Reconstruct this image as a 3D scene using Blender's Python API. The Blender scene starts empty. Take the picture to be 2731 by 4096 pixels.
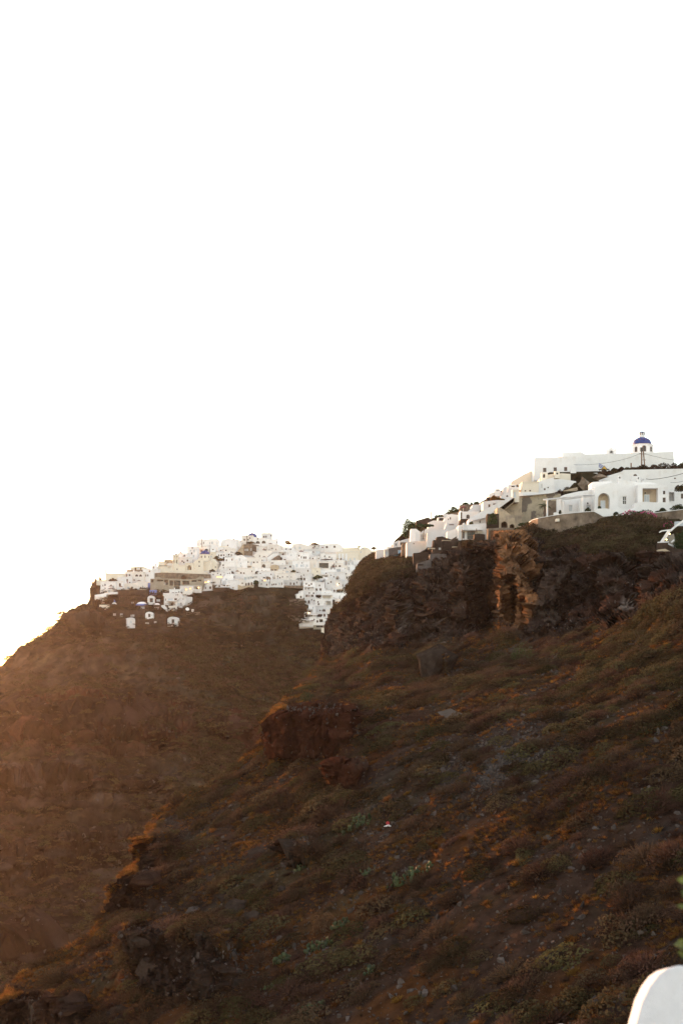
import bpy, math, random
import numpy as np
from mathutils import Vector, Matrix
from mathutils.geometry import tessellate_polygon

SC = bpy.context.scene
COL = SC.collection
R = math.radians
HAZE_D, HAZE_G = 0.00005, 0.87
random.seed(7)

# ------------------------------------------------------------------ camera, sky, sun, exposure
# photo pixels: 2731 x 4096. The camera is level, with a vertical lens shift; horizon at photo row V0.
F, UC, VC, V0 = 5690.0, 1365.5, 2048.0, 2680.0
cam_d = bpy.data.cameras.new('camera')
cam = bpy.data.objects.new('camera', cam_d)
COL.objects.link(cam)
cam.location = (0, 0, 0)
cam.rotation_euler = (R(90), 0, 0)
cam_d.sensor_fit = 'VERTICAL'
cam_d.sensor_height = 36.0
cam_d.lens = 36.0 * F / 4096.0
cam_d.shift_y = (V0 - VC) / 4096.0
cam_d.clip_start = 0.1
cam_d.clip_end = 30000
cam_d.dof.use_dof = True
cam_d.dof.focus_distance = 260
cam_d.dof.aperture_fstop = 3.5
SC.camera = cam

SUN_AZ, SUN_EL = R(34), R(3.5)          # left of the view, low
world = bpy.data.worlds.new('World')
SC.world = world
world.use_nodes = True
wn = world.node_tree
sky = wn.nodes.new('ShaderNodeTexSky')
sky.sky_type = 'NISHITA'
sky.sun_disc = False
sky.sun_elevation = SUN_EL
sky.sun_rotation = -SUN_AZ
sky.altitude = 200
sky.air_density = 0.8
sky.dust_density = 0.6
sky.ozone_density = 0.9
# a thin, even veil of pale high haze lies over the whole sky
veil = wn.nodes.new('ShaderNodeMix')
veil.data_type = 'RGBA'
veil.blend_type = 'ADD'
veil.inputs['Factor'].default_value = 1.0
wn.links.new(sky.outputs[0], veil.inputs['A'])
veil.inputs['B'].default_value = (1.34, 1.22, 1.14, 1)
wn.links.new(veil.outputs['Result'], wn.nodes['Background'].inputs[0])
wn.nodes['Background'].inputs[1].default_value = 0.12

sd = bpy.data.lights.new('sun', 'SUN')
sd.energy = 2.8
sd.angle = R(0.5)
sd.color = (1.0, 0.50, 0.25)
sun = bpy.data.objects.new('sun', sd)
COL.objects.link(sun)
Ls = Vector((-math.sin(SUN_AZ) * math.cos(SUN_EL), math.cos(SUN_AZ) * math.cos(SUN_EL), math.sin(SUN_EL)))
sun.rotation_euler = Ls.to_track_quat('Z', 'Y').to_euler()
sun.location = Ls * 900

SC.view_settings.view_transform = 'Standard'
SC.view_settings.look = 'None'
SC.view_settings.exposure = 2.2
SC.view_settings.gamma = 1.0
SC.view_settings.use_curve_mapping = False
SC.render.engine = 'CYCLES'
SC.cycles.use_denoising = True
SC.cycles.denoiser = 'OPENIMAGEDENOISE'
SC.cycles.denoising_input_passes = 'RGB_ALBEDO_NORMAL'
SC.cycles.denoising_prefilter = 'NONE'
SC.cycles.max_bounces = 6
SC.cycles.diffuse_bounces = 3
SC.cycles.volume_bounces = 0
SC.cycles.transparent_max_bounces = 6
SC.cycles.volume_step_rate = 20
SC.cycles.sample_clamp_indirect = 6

# ------------------------------------------------------------------ numeric helpers
def PX(u, v, Y):
    return np.array([Y * (u - UC) / F, Y, Y * (V0 - v) / F])

def _h(ix, iy, iz, seed):
    h = (ix.astype(np.int64) * 374761393 + iy.astype(np.int64) * 668265263 + iz.astype(np.int64) * 2147483647 + seed * 1274126177) & 0xffffffff
    h = ((h ^ (h >> 13)) * 1274126177) & 0xffffffff
    h = (h ^ (h >> 16)) & 0xffffffff
    h = (h * 2246822519) & 0xffffffff
    h = (h ^ (h >> 15)) & 0xffffffff
    return h.astype(np.float64) / 4294967295.0

def vnoise(P, seed=0):
    i = np.floor(P)
    f = P - i
    f = f * f * f * (f * (f * 6 - 15) + 10)
    ix, iy, iz = i[:, 0], i[:, 1], i[:, 2]
    out = 0
    for dx in (0, 1):
        wx = f[:, 0] if dx else 1 - f[:, 0]
        for dy in (0, 1):
            wy = f[:, 1] if dy else 1 - f[:, 1]
            for dz in (0, 1):
                wz = f[:, 2] if dz else 1 - f[:, 2]
                out = out + _h(ix + dx, iy + dy, iz + dz, seed) * wx * wy * wz
    return out * 2 - 1

def fbm(P, octs=4, seed=0, gain=0.5, ridged=False):
    a, s, out, Q = 1.0, 0.0, 0.0, P.copy()
    for o in range(octs):
        n = vnoise(Q, seed + o * 17)
        if ridged:
            n = 1 - 2 * np.abs(n)
        out = out + a * n
        s += a
        a *= gain
        Q = Q * 2.03 + 11.3
    return out / s

def worley(P, seed=0):
    i = np.floor(P)
    best = np.full(len(P), 9e9)
    cid = np.zeros(len(P))
    sec = np.full(len(P), 9e9)
    fac = np.zeros(len(P))
    for dx in (-1, 0, 1):
        for dy in (-1, 0, 1):
            for dz in (-1, 0, 1):
                c0, c1, c2 = i[:, 0] + dx, i[:, 1] + dy, i[:, 2] + dz
                q0 = c0 + _h(c0, c1, c2, seed)
                q1 = c1 + _h(c0, c1, c2, seed + 5)
                q2 = c2 + _h(c0, c1, c2, seed + 9)
                d = (q0 - P[:, 0]) ** 2 + (q1 - P[:, 1]) ** 2 + (q2 - P[:, 2]) ** 2
                m = d < best
                sec = np.where(m, best, np.minimum(sec, d))
                cid = np.where(m, _h(c0, c1, c2, seed + 31), cid)
                g0, g1, g2 = _h(c0, c1, c2, seed + 41) - .5, _h(c0, c1, c2, seed + 43) - .5, _h(c0, c1, c2, seed + 47) - .5
                fac = np.where(m, (P[:, 0] - q0) * g0 + (P[:, 1] - q1) * g1 + (P[:, 2] - q2) * g2, fac)
                best = np.where(m, d, best)
    return cid, np.sqrt(sec) - np.sqrt(best), fac

def inpoly(u, v, poly):
    res = np.zeros(len(u), bool)
    n = len(poly)
    for k in range(n):
        x1, y1 = poly[k]
        x2, y2 = poly[(k + 1) % n]
        if y1 == y2:
            continue
        c = ((y1 > v) != (y2 > v)) & (u < (x2 - x1) * (v - y1) / (y2 - y1) + x1)
        res ^= c
    return res

def smooth(x, a, b):
    t = np.clip((x - a) / (b - a), 0, 1)
    return t * t * (3 - 2 * t)

class TPS:                      # thin-plate spline on 1/Y over the view directions: planes stay planes
    def __init__(s, pts):
        p = np.array(pts, float)
        s.x = p[:, :2] / 1000.0
        w = 100.0 / p[:, 2]
        n = len(p)
        d = np.linalg.norm(s.x[:, None] - s.x[None], axis=2)
        K = s.k(d) + np.eye(n) * 2e-4
        A = np.zeros((n + 3, n + 3))
        A[:n, :n] = K
        A[:n, n] = A[n, :n] = 1
        A[:n, n + 1:] = s.x
        A[n + 1:, :n] = s.x.T
        s.c = np.linalg.solve(A, np.concatenate([w, [0, 0, 0]]))
        s.n = n
    @staticmethod
    def k(d):
        return np.where(d > 1e-9, d * d * np.log(np.maximum(d, 1e-9)), 0)
    def __call__(s, u, v):
        u = np.atleast_1d(np.asarray(u, float)) / 1000
        v = np.atleast_1d(np.asarray(v, float)) / 1000
        out = s.c[s.n] + s.c[s.n + 1] * u + s.c[s.n + 2] * v
        for i in range(s.n):
            out = out + s.c[i] * s.k(np.hypot(u - s.x[i, 0], v - s.x[i, 1]))
        return 100.0 / np.maximum(out, 0.05)

# ------------------------------------------------------------------ materials
def mat(name, col, rough=0.85, var=0.15, scale=3.0, bump=0.0, bscale=12.0, attr=False, rnd=0.0, transl=0.0, spec=0.3, huevar=0.0, metal=0.0, stain=None):
    m = bpy.data.materials.new(name)
    m.use_nodes = True
    nt = m.node_tree
    N, L = nt.nodes, nt.links
    b = N['Principled BSDF']
    b.inputs['Roughness'].default_value = rough
    b.inputs['Specular IOR Level'].default_value = spec
    b.inputs['Metallic'].default_value = metal
    tc = N.new('ShaderNodeTexCoord')
    nz = N.new('ShaderNodeTexNoise')
    nz.inputs['Scale'].default_value = scale
    nz.inputs['Detail'].default_value = 8
    nz.inputs['Roughness'].default_value = 0.65
    L.new(tc.outputs['Object'], nz.inputs['Vector'])
    if attr:
        src = N.new('ShaderNodeVertexColor')
        src.layer_name = 'Col'
        csock = src.outputs[0]
    else:
        src = N.new('ShaderNodeRGB')
        src.outputs[0].default_value = (*col, 1)
        csock = src.outputs[0]
    if stain:
        mx = N.new('ShaderNodeMix')
        mx.data_type = 'RGBA'
        nz2 = N.new('ShaderNodeTexNoise')
        nz2.inputs['Scale'].default_value = stain[1]
        nz2.inputs['Detail'].default_value = 6
        L.new(tc.outputs['Object'], nz2.inputs['Vector'])
        rp = N.new('ShaderNodeMapRange')
        rp.inputs['From Min'].default_value = stain[2]
        rp.inputs['From Max'].default_value = stain[2] + stain[3]
        L.new(nz2.outputs['Fac'], rp.inputs['Value'])
        L.new(rp.outputs[0], mx.inputs['Factor'])
        L.new(csock, mx.inputs['A'])
        mx.inputs['B'].default_value = (*stain[0], 1)
        csock = mx.outputs['Result']
    hsv = N.new('ShaderNodeHueSaturation')
    L.new(csock, hsv.inputs['Color'])
    mr = N.new('ShaderNodeMapRange')
    mr.inputs['From Min'].default_value = 0.3
    mr.inputs['From Max'].default_value = 0.7
    mr.inputs['To Min'].default_value = 1 - var
    mr.inputs['To Max'].default_value = 1 + var
    mr.clamp = False
    L.new(nz.outputs['Fac'], mr.inputs['Value'])
    vs = mr.outputs[0]
    if rnd > 0:
        oi = N.new('ShaderNodeObjectInfo')
        m2 = N.new('ShaderNodeMapRange')
        m2.inputs['To Min'].default_value = 1 - rnd
        m2.inputs['To Max'].default_value = 1 + rnd
        L.new(oi.outputs['Random'], m2.inputs['Value'])
        mm = N.new('ShaderNodeMath')
        mm.operation = 'MULTIPLY'
        L.new(vs, mm.inputs[0])
        L.new(m2.outputs[0], mm.inputs[1])
        vs = mm.outputs[0]
        if huevar:
            m3 = N.new('ShaderNodeMapRange')
            mf = N.new('ShaderNodeMath')
            mf.operation = 'MULTIPLY'
            mf.inputs[1].default_value = 7.31
            L.new(oi.outputs['Random'], mf.inputs[0])
            fr = N.new('ShaderNodeMath')
            fr.operation = 'FRACT'
            L.new(mf.outputs[0], fr.inputs[0])
            m3.inputs['To Min'].default_value = 0.5 - huevar
            m3.inputs['To Max'].default_value = 0.5 + huevar
            L.new(fr.outputs[0], m3.inputs['Value'])
            L.new(m3.outputs[0], hsv.inputs['Hue'])
    L.new(vs, hsv.inputs['Value'])
    L.new(hsv.outputs[0], b.inputs['Base Color'])
    if bump > 0:
        nb = N.new('ShaderNodeTexNoise')
        nb.inputs['Scale'].default_value = bscale
        nb.inputs['Detail'].default_value = 10
        nb.inputs['Roughness'].default_value = 0.7
        L.new(tc.outputs['Object'], nb.inputs['Vector'])
        bp = N.new('ShaderNodeBump')
        bp.inputs['Strength'].default_value = 1.0
        bp.inputs['Distance'].default_value = bump
        L.new(nb.outputs['Fac'], bp.inputs['Height'])
        L.new(bp.outputs[0], b.inputs['Normal'])
    if transl > 0:
        tr = N.new('ShaderNodeBsdfTranslucent')
        L.new(hsv.outputs[0], tr.inputs['Color'])
        ms = N.new('ShaderNodeMixShader')
        ms.inputs[0].default_value = transl
        L.new(b.outputs[0], ms.inputs[1])
        L.new(tr.outputs[0], ms.inputs[2])
        L.new(ms.outputs[0], N['Material Output'].inputs[0])
    return m

def emit_mat(name, col, s):
    m = bpy.data.materials.new(name)
    m.use_nodes = True
    N = m.node_tree.nodes
    b = N['Principled BSDF']
    b.inputs['Base Color'].default_value = (*col, 1)
    b.inputs['Emission Color'].default_value = (*col, 1)
    b.inputs['Emission Strength'].default_value = s
    return m

M = {}
M['white'] = mat('white_plaster', (0.80, 0.775, 0.75), 0.9, 0.07, 0.35, 0.01, 3.0, stain=((0.66, 0.60, 0.54), 0.5, 0.56, 0.25))
WHITES = ['white']
for _k, (_c) in enumerate([(0.82, 0.775, 0.73), (0.70, 0.66, 0.63), (0.76, 0.69, 0.62), (0.62, 0.60, 0.58), (0.84, 0.80, 0.77)]):
    _n = ['warm', 'greyish', 'ivory', 'dull', 'fresh'][_k] + '_white_plaster'
    M[_n] = mat(_n, _c, 0.9, 0.08, 0.35, 0.01, 3.0, stain=((0.60, 0.53, 0.47), 0.5, 0.54, 0.25))
    WHITES.append(_n)
M['slab'] = mat('brown_slab_rock', (0.036, 0.027, 0.022), 0.95, 0.5, 1.2, 0.08, 4, rnd=0.2, spec=0.0)
M['cap'] = mat('grey_white_cap_plaster', (0.60, 0.60, 0.62), 0.9, 0.10, 6.0, 0.012, 18.0, stain=((0.50, 0.49, 0.49), 5.0, 0.52, 0.3))
M['cream'] = mat('cream_plaster', (0.74, 0.66, 0.54), 0.9, 0.08, 0.4, 0.01, 3.0)
M['tan'] = mat('tan_plaster', (0.50, 0.39, 0.27), 0.9, 0.15, 0.6, 0.02, 3.0, stain=((0.33, 0.26, 0.2), 0.7, 0.5, 0.15), spec=0.05)
M['ruin'] = mat('weathered_ruin_plaster', (0.46, 0.38, 0.27), 0.95, 0.2, 0.8, 0.08, 3.0, stain=((0.20, 0.165, 0.135), 0.28, 0.5, 0.03), spec=0.05)
M['stone'] = mat('rubble_stone', (0.20, 0.15, 0.11), 0.95, 0.55, 0.7, 0.1, 2.5, spec=0.05)
M['dark_stone'] = mat('dark_lava_stone', (0.060, 0.040, 0.030), 0.95, 0.6, 0.6, 0.1, 2.5, spec=0.05)
M['grey_stone'] = mat('grey_lava_stone', (0.12, 0.10, 0.09), 0.95, 0.35, 1.5, 0.06, 4, spec=0.05)
M['concrete'] = mat('raw_concrete', (0.30, 0.26, 0.20), 0.9, 0.2, 0.6, 0.02, 3)
M['blue'] = mat('blue_dome_paint', (0.030, 0.050, 0.185), 0.6, 0.15, 1.0)
M['blue_wall'] = mat('blue_wall_paint', (0.16, 0.22, 0.50), 0.8, 0.15, 1.0)
M['blue_door'] = mat('pale_blue_door_paint', (0.30, 0.50, 0.66), 0.6, 0.1, 2.0)
M['red_trim'] = mat('dark_red_cornice', (0.25, 0.07, 0.05), 0.8, 0.1, 2.0)
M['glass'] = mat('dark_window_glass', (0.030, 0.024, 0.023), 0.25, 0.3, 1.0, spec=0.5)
M['void'] = mat('deep_shade_wood', (0.11, 0.07, 0.055), 0.7, 0.3, 1.0)
M['pale'] = mat('pale_shutter_paint', (0.50, 0.53, 0.55), 0.5, 0.1, 2.0, rnd=0.15)
M['frame'] = mat('brown_window_frame', (0.22, 0.12, 0.09), 0.6, 0.2, 4)
M['wframe'] = mat('white_window_frame', (0.72, 0.70, 0.68), 0.6, 0.1, 4)
M['wood'] = mat('weathered_wood', (0.20, 0.11, 0.06), 0.8, 0.3, 4)
M['deck'] = mat('orange_wood_deck', (0.55, 0.30, 0.14), 0.7, 0.2, 3)
M['canvas'] = mat('parasol_canvas', (0.22, 0.15, 0.12), 0.9, 0.1, 3, rnd=0.3)
M['maroon'] = mat('maroon_canvas', (0.20, 0.07, 0.06), 0.9, 0.1, 3)
M['metal'] = mat('dark_metal', (0.06, 0.055, 0.05), 0.5, 0.1, 3)
M['pane_lit'] = emit_mat('warm_lit_glass', (1.0, 0.62, 0.28), 0.35)
M['bulb'] = emit_mat('warm_bulb', (1.0, 0.60, 0.25), 3.0)
M['terrain_near'] = mat('near_slope_ground', (0, 0, 0), 0.95, 0.5, 0.9, 0.16, 2.2, attr=True, spec=0.0)
M['terrain_far'] = mat('far_slope_ground', (0, 0, 0), 0.95, 0.4, 0.22, 0.5, 0.6, attr=True, spec=0.0)
M['bush_green'] = mat('grey_green_scrub', (0.055, 0.041, 0.021), 0.9, 0.3, 2, rnd=0.45, transl=0.25, huevar=0.03, spec=0.0)
M['bush_dark'] = mat('dark_green_leaves', (0.040, 0.055, 0.022), 0.8, 0.3, 2, rnd=0.35, transl=0.2, huevar=0.02, spec=0.05)
M['bush_brown'] = mat('brown_dry_twigs', (0.064, 0.038, 0.025), 0.95, 0.3, 2, rnd=0.4, transl=0.25, huevar=0.02, spec=0.0)
M['bush_gold'] = mat('golden_dry_grass', (0.145, 0.066, 0.020), 0.9, 0.3, 2, rnd=0.45, transl=0.4, huevar=0.015, spec=0.0)
M['cactus'] = mat('prickly_pear_green', (0.032, 0.043, 0.012), 0.7, 0.25, 3, rnd=0.4, spec=0.4, huevar=0.03)
M['rock'] = mat('loose_lava_rock', (0.060, 0.048, 0.042), 0.95, 0.35, 1.5, 0.03, 8, rnd=0.5, spec=0.0)
M['pale_rock'] = mat('pale_grey_rock', (0.075, 0.060, 0.050), 0.95, 0.25, 1.5, 0.03, 8, rnd=0.3, spec=0.0)
M['pink'] = mat('bougainvillea_bloom', (0.50, 0.06, 0.17), 0.8, 0.3, 2, transl=0.3)
M['bark'] = mat('tree_bark', (0.10, 0.07, 0.05), 0.95, 0.3, 4)
M['fore_leaf'] = mat('foreground_leaf_green', (0.06, 0.085, 0.02), 0.6, 0.3, 6, transl=0.35, rnd=0.3)
M['sea'] = mat('calm_sea_water', (0.03, 0.05, 0.07), 0.15, 0.05, 0.01, 0.3, 0.2, spec=0.5)
M['white_cloth'] = mat('faded_white_cloth', (0.6, 0.56, 0.52), 0.9, 0.1, 5)
M['red_plastic'] = mat('red_plastic', (0.30, 0.02, 0.02), 0.5, 0.1, 5)
M['yellow'] = mat('ochre_gable_paint', (0.75, 0.45, 0.08), 0.8, 0.1, 2)
M['flag_blue'] = mat('flag_blue_cloth', (0.10, 0.16, 0.42), 0.8, 0.1, 2)
M['turq'] = mat('turquoise_tarp', (0.10, 0.40, 0.50), 0.5, 0.1, 2)

# ------------------------------------------------------------------ object helpers
def mesh(name, verts, faces, mats=(), midx=None, smooth_=False):
    me = bpy.data.meshes.new(name)
    me.from_pydata([tuple(map(float, v)) for v in verts], [], [tuple(map(int, f)) for f in faces])
    for m_ in mats:
        me.materials.append(M[m_])
    if midx is not None:
        me.polygons.foreach_set('material_index', midx)
    if smooth_:
        me.polygons.foreach_set('use_smooth', [True] * len(me.polygons))
    me.update()
    return me

def link(name, data, parent=None, loc=None, rot=None, scl=None):
    o = bpy.data.objects.new(name, data)
    COL.objects.link(o)
    if parent is not None:
        o.parent = parent
    if loc is not None:
        o.location = loc
    if rot is not None:
        o.rotation_euler = rot
    if scl is not None:
        o.scale = (scl, scl, scl) if isinstance(scl, (int, float)) else scl
    return o

LABELS = {}
def tag(o, label, cat, group=None, kind=None):
    if label:
        o['label'] = label
    if cat:
        o['category'] = cat
    if group:
        o['group'] = group
    if kind:
        o['kind'] = kind
    return o

def thing(name, label, cat, loc=(0, 0, 0), rz=0.0, group=None):
    o = link(name, None, None, loc, (0, 0, rz))
    o.empty_display_size = 0.5
    return tag(o, label, cat, group)

class MB:                       # collects shapes into one mesh
    def __init__(s):
        s.v, s.f, s.m = [], [], []
        s.mats = []
    def mi(s, m_):
        if m_ not in s.mats:
            s.mats.append(m_)
        return s.mats.index(m_)
    def add(s, vs, fs, m_='white'):
        b = len(s.v)
        s.v += [tuple(x) for x in vs]
        s.f += [tuple(b + i for i in f) for f in fs]
        s.m += [s.mi(m_)] * len(fs)
        return s
    def box(s, x0, y0, z0, x1, y1, z1, m_='white'):
        vs = [(x0, y0, z0), (x1, y0, z0), (x1, y1, z0), (x0, y1, z0), (x0, y0, z1), (x1, y0, z1), (x1, y1, z1), (x0, y1, z1)]
        return s.add(vs, [(0, 3, 2, 1), (4, 5, 6, 7), (0, 1, 5, 4), (1, 2, 6, 5), (2, 3, 7, 6), (3, 0, 4, 7)], m_)
    def tube(s, pts, rads, n=6, m_='white', cap=True):
        pts = [Vector(p) for p in pts]
        if not hasattr(rads, '__len__'):
            rads = [rads] * len(pts)
        vs = []
        for i, p in enumerate(pts):
            d = (pts[min(i + 1, len(pts) - 1)] - pts[max(i - 1, 0)]).normalized()
            q = d.to_track_quat('Z', 'Y')
            for k in range(n):
                a = 2 * math.pi * k / n
                vs.append(p + q @ Vector((math.cos(a) * rads[i], math.sin(a) * rads[i], 0)))
        fs = []
        for i in range(len(pts) - 1):
            for k in range(n):
                fs.append((i * n + k, i * n + (k + 1) % n, (i + 1) * n + (k + 1) % n, (i + 1) * n + k))
        if cap:
            fs.append(tuple(reversed(range(n))))
            fs.append(tuple((len(pts) - 1) * n + k for k in range(n)))
        return s.add(vs, fs, m_)
    def lathe(s, prof, n=16, m_='white', c=(0, 0, 0), ph=0.0):
        vs, fs = [], []
        for (r, z) in prof:
            for k in range(n):
                a = 2 * math.pi * (k + ph) / n
                vs.append((c[0] + r * math.cos(a), c[1] + r * math.sin(a), c[2] + z))
        for i in range(len(prof) - 1):
            for k in range(n):
                fs.append((i * n + k, i * n + (k + 1) % n, (i + 1) * n + (k + 1) % n, (i + 1) * n + k))
        fs.append(tuple(reversed(range(n))))
        fs.append(tuple((len(prof) - 1) * n + k for k in range(n)))
        return s.add(vs, fs, m_)
    def build(s, name, parent=None, loc=None, sm=False, rot=None):
        return link(name, mesh(name, s.v, s.f, s.mats, s.m, sm), parent, loc, rot)

def dome_prof(r, h, n=6, z0=0.0):
    return [(max(r * math.cos(i * math.pi / 2 / n), 0.02 * r), z0 + h * math.sin(i * math.pi / 2 / n)) for i in range(n + 1)]

# ------------------------------------------------------------------ terrain
def plane_pts():
    out = []
    for (u, v) in [(2731, 4250), (2200, 4250), (1500, 4250), (800, 4250), (100, 4250), (-150, 4250), (2731, 3700), (2200, 3700), (1700, 3700),
                   (1200, 3700), (700, 3750), (300, 3800), (2731, 3200), (2200, 3200), (1650, 3300), (1200, 3300), (800, 3300), (600, 3350),
                   (2500, 2850), (2100, 2900), (1700, 2950), (1400, 3000), (1120, 2950), (3200, 4250), (3200, 3200)]:
        k, m_ = (u - UC) / F, (V0 - v) / F
        out.append((u, v, 46.0 / (0.47 * k + 0.27 - m_)))
    return out

NEAR_PTS = plane_pts() + [
    (2731, 2600, 135), (2300, 2570, 176), (2100, 2640, 176), (1900, 2660, 180), (1700, 2690, 186), (1400, 2720, 200), (1255, 2720, 208),
    (2050, 2540, 192), (2300, 2500, 190), (2600, 2440, 166), (2731, 2420, 152),
    (2050, 2120, 224), (2300, 2200, 214), (2420, 2100, 238), (2650, 2090, 230), (2600, 2220, 205), (2731, 2180, 205),
    (1960, 2420, 206), (1850, 2590, 198), (1850, 2200, 245), (1650, 2570, 215), (1600, 2260, 280), (1480, 2500, 240), (1480, 2300, 290),
    (1430, 2600, 228), (1400, 2470, 300), (1340, 2500, 330), (1320, 2630, 280),
    (2731, 1880, 320), (2400, 1880, 318), (2200, 1900, 312), (2000, 1990, 335), (1850, 2060, 345), (1700, 2120, 350), (1560, 2230, 340),
    (2150, 2112, 252), (2280, 2116, 250), (1750, 2190, 290), (2150, 2080, 262), (2450, 2000, 280), (2700, 2000, 275), (3200, 2400, 130), (3200, 1900, 300)]
FAR_PTS = [
    (0, 2645, 600), (-500, 3000, 600), (260, 2450, 610), (360, 2330, 625), (600, 2290, 640), (800, 2190, 668), (1100, 2180, 680), (1400, 2220, 690), (1650, 2260, 700),
    (400, 2430, 605), (700, 2390, 612), (1000, 2380, 620), (1130, 2370, 626), (1300, 2530, 606), (1160, 2530, 606), (1400, 2400, 640),
    (600, 2550, 575), (1000, 2600, 575), (1300, 2640, 590), (100, 2750, 560), (600, 2750, 545), (1000, 2800, 545), (1200, 2800, 570),
    (0, 3000, 500), (400, 3000, 490), (800, 3000, 505), (1100, 2950, 530),
    (0, 3500, 420), (400, 3500, 430), (600, 3300, 455), (0, 4250, 340), (400, 4250, 350), (-500, 4250, 330), (-500, 3500, 410), (1200, 3600, 470),
    (1700, 3000, 600), (1700, 2600, 680)]

NEAR_TOP = [(-150, 4130), (0, 4010), (20, 3990), (60, 3925), (170, 3850), (370, 3720), (410, 3640), (440, 3560), (540, 3440), (570, 3365), (590, 3330), (620, 3270),
            (700, 3220), (840, 3140), (900, 3100), (980, 3020), (1050, 2950), (1065, 2900), (1080, 2860), (1150, 2780), (1250, 2700), (1287, 2645),
            (1295, 2560), (1305, 2480), (1350, 2430), (1420, 2412), (1430, 2350), (1445, 2310), (1465, 2260), (1495, 2230), (1540, 2218), (1580, 2160),
            (1620, 2125), (1700, 2085), (1800, 2045), (1900, 2020), (2000, 1965), (2080, 1905), (2150, 1890), (2400, 1885), (2470, 1870), (2550, 1866), (2640, 1866), (2731, 1862), (3300, 1850)]
FAR_TOP = [(-600, 3000), (-100, 2690), (0, 2648), (50, 2612), (100, 2590), (150, 2550), (172, 2552), (215, 2512), (258, 2460), (266, 2446), (300, 2432), (330, 2419), (352, 2416),
           (355, 2372), (362, 2366), (369, 2335), (390, 2322), (430, 2320), (500, 2300), (620, 2290), (680, 2265), (740, 2240), (790, 2215), (830, 2195),
           (1000, 2190), (1150, 2200), (1300, 2212), (1500, 2235), (1700, 2270)]

fn = TPS(NEAR_PTS)
ff = TPS(FAR_PTS)
PADS = []                       # near building plots cut into the hill: (u0, v0, u1, v1, Y)

CL_NEAR = [[(1960, 2130), (2040, 2085), (2110, 2120), (2180, 2150), (2230, 2200), (2300, 2150), (2350, 2210), (2440, 2190), (2560, 2200), (2680, 2190), (3230, 2180), (3230, 2300), (2731, 2370), (2600, 2440), (2500, 2480), (2350, 2500), (2200, 2540), (2080, 2560), (2020, 2530), (1960, 2420)],
           [(1700, 2190), (1960, 2160), (1980, 2300), (2000, 2420), (1990, 2480), (1880, 2540), (1840, 2550), (1700, 2560), (1640, 2570), (1600, 2600), (1430, 2600), (1400, 2560), (1430, 2370), (1520, 2350), (1600, 2310), (1680, 2270)],
           [(1280, 2650), (1290, 2480), (1340, 2425), (1430, 2405), (1440, 2600), (1300, 2660)],
           [(1130, 3370), (1160, 3350), (1210, 3380), (1240, 3460), (1140, 3480)],
           [(480, 3720), (560, 3690), (800, 3730), (950, 3900), (900, 4000), (700, 3980), (520, 3920), (490, 3830)],
           [(590, 3320), (640, 3340), (660, 3500), (560, 3560), (590, 3660), (430, 3660), (390, 3600), (440, 3490), (540, 3400)],
           [(-30, 3980), (60, 3960), (330, 4010), (320, 4150), (-30, 4150)]]
CL_RED = [[(1060, 2950), (1100, 2850), (1180, 2815), (1300, 2830), (1410, 2835), (1390, 2960), (1330, 3040), (1200, 3045), (1100, 3040)],
          [(1325, 3055), (1350, 3030), (1440, 3080), (1420, 3140), (1350, 3180)]]
PILLARS = []

# steep corners of the cliff: (edge column, width of the recess on its left, depth in metres, rows)
CORNERS = [(1985, 110, 26, 2200, 2540), (2052, 26, 9, 2310, 2520), (2098, 24, 8, 2390, 2530), (1700, 90, 20, 2200, 2530), (1565, 60, 12, 2330, 2580), (1445, 40, 14, 2330, 2600),
           (2150, 25, 5, 2260, 2380), (2405, 45, 7, 2280, 2480), (2570, 60, 12, 2230, 2430), (2650, 25, 6, 2240, 2400), (1820, 40, 7, 2260, 2480), (2290, 40, 5, 2300, 2500), (1365, 30, 8, 2450, 2640),
           (1125, 30, 8, 2880, 3030), (1190, 14, 3, 2870, 3030), (1345, 16, 8, 3060, 3170), (1290, 20, 4, 2870, 2960)]

# upright bluffs on the slope: (columns, rows); their face keeps the depth of its foot
FLATS = [(1075, 1400, 2842, 3040), (1325, 1435, 3045, 3172), (490, 910, 3712, 3990), (1140, 1240, 3365, 3485), (440, 600, 3480, 3650), (585, 665, 3335, 3495), (-60, 330, 3985, 4180), (1690, 1790, 2590, 2700)]

# rock ledges of the far slope: (columns, rows), upright faces
LEDGES = [(-700, 640, 2845, 2905), (-700, 760, 2925, 2985), (850, 1100, 2860, 2960), (-700, 700, 3110, 3175), (-700, 420, 3205, 3235), (-700, 480, 3345, 3395), (-700, 500, 3425, 3480), (-700, 320, 3590, 3620), (-700, 260, 3790, 3870), (280, 470, 2490, 2560)]

def build_grid(topcurve, fY, u0, u1, du, nr, vbot, nback, back):
    us = np.arange(u0, u1 + du, du, float)
    tc = np.array(topcurve, float)
    vt = np.interp(us, tc[:, 0], tc[:, 1])
    t = np.linspace(0, 1, nr)
    V = vt[None, :] + (vbot - vt[None, :]) * t[:, None]
    U = np.repeat(us[None, :], nr, 0)
    return us, vt, U, V

def aniso(p):                  # coordinates along and across the fall line of the near slope
    d = np.array([0.83, 0.46, 0.32])
    d = d / np.linalg.norm(d)
    e = np.array([0.48, -0.87, 0.0])
    e = e / np.linalg.norm(e)
    f = np.cross(d, e)
    return np.stack([p @ d, p @ e, p @ f], 1)

def lerp_col(c, col, w):
    return c * (1 - w[:, None]) + np.array(col)[None] * w[:, None]

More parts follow.
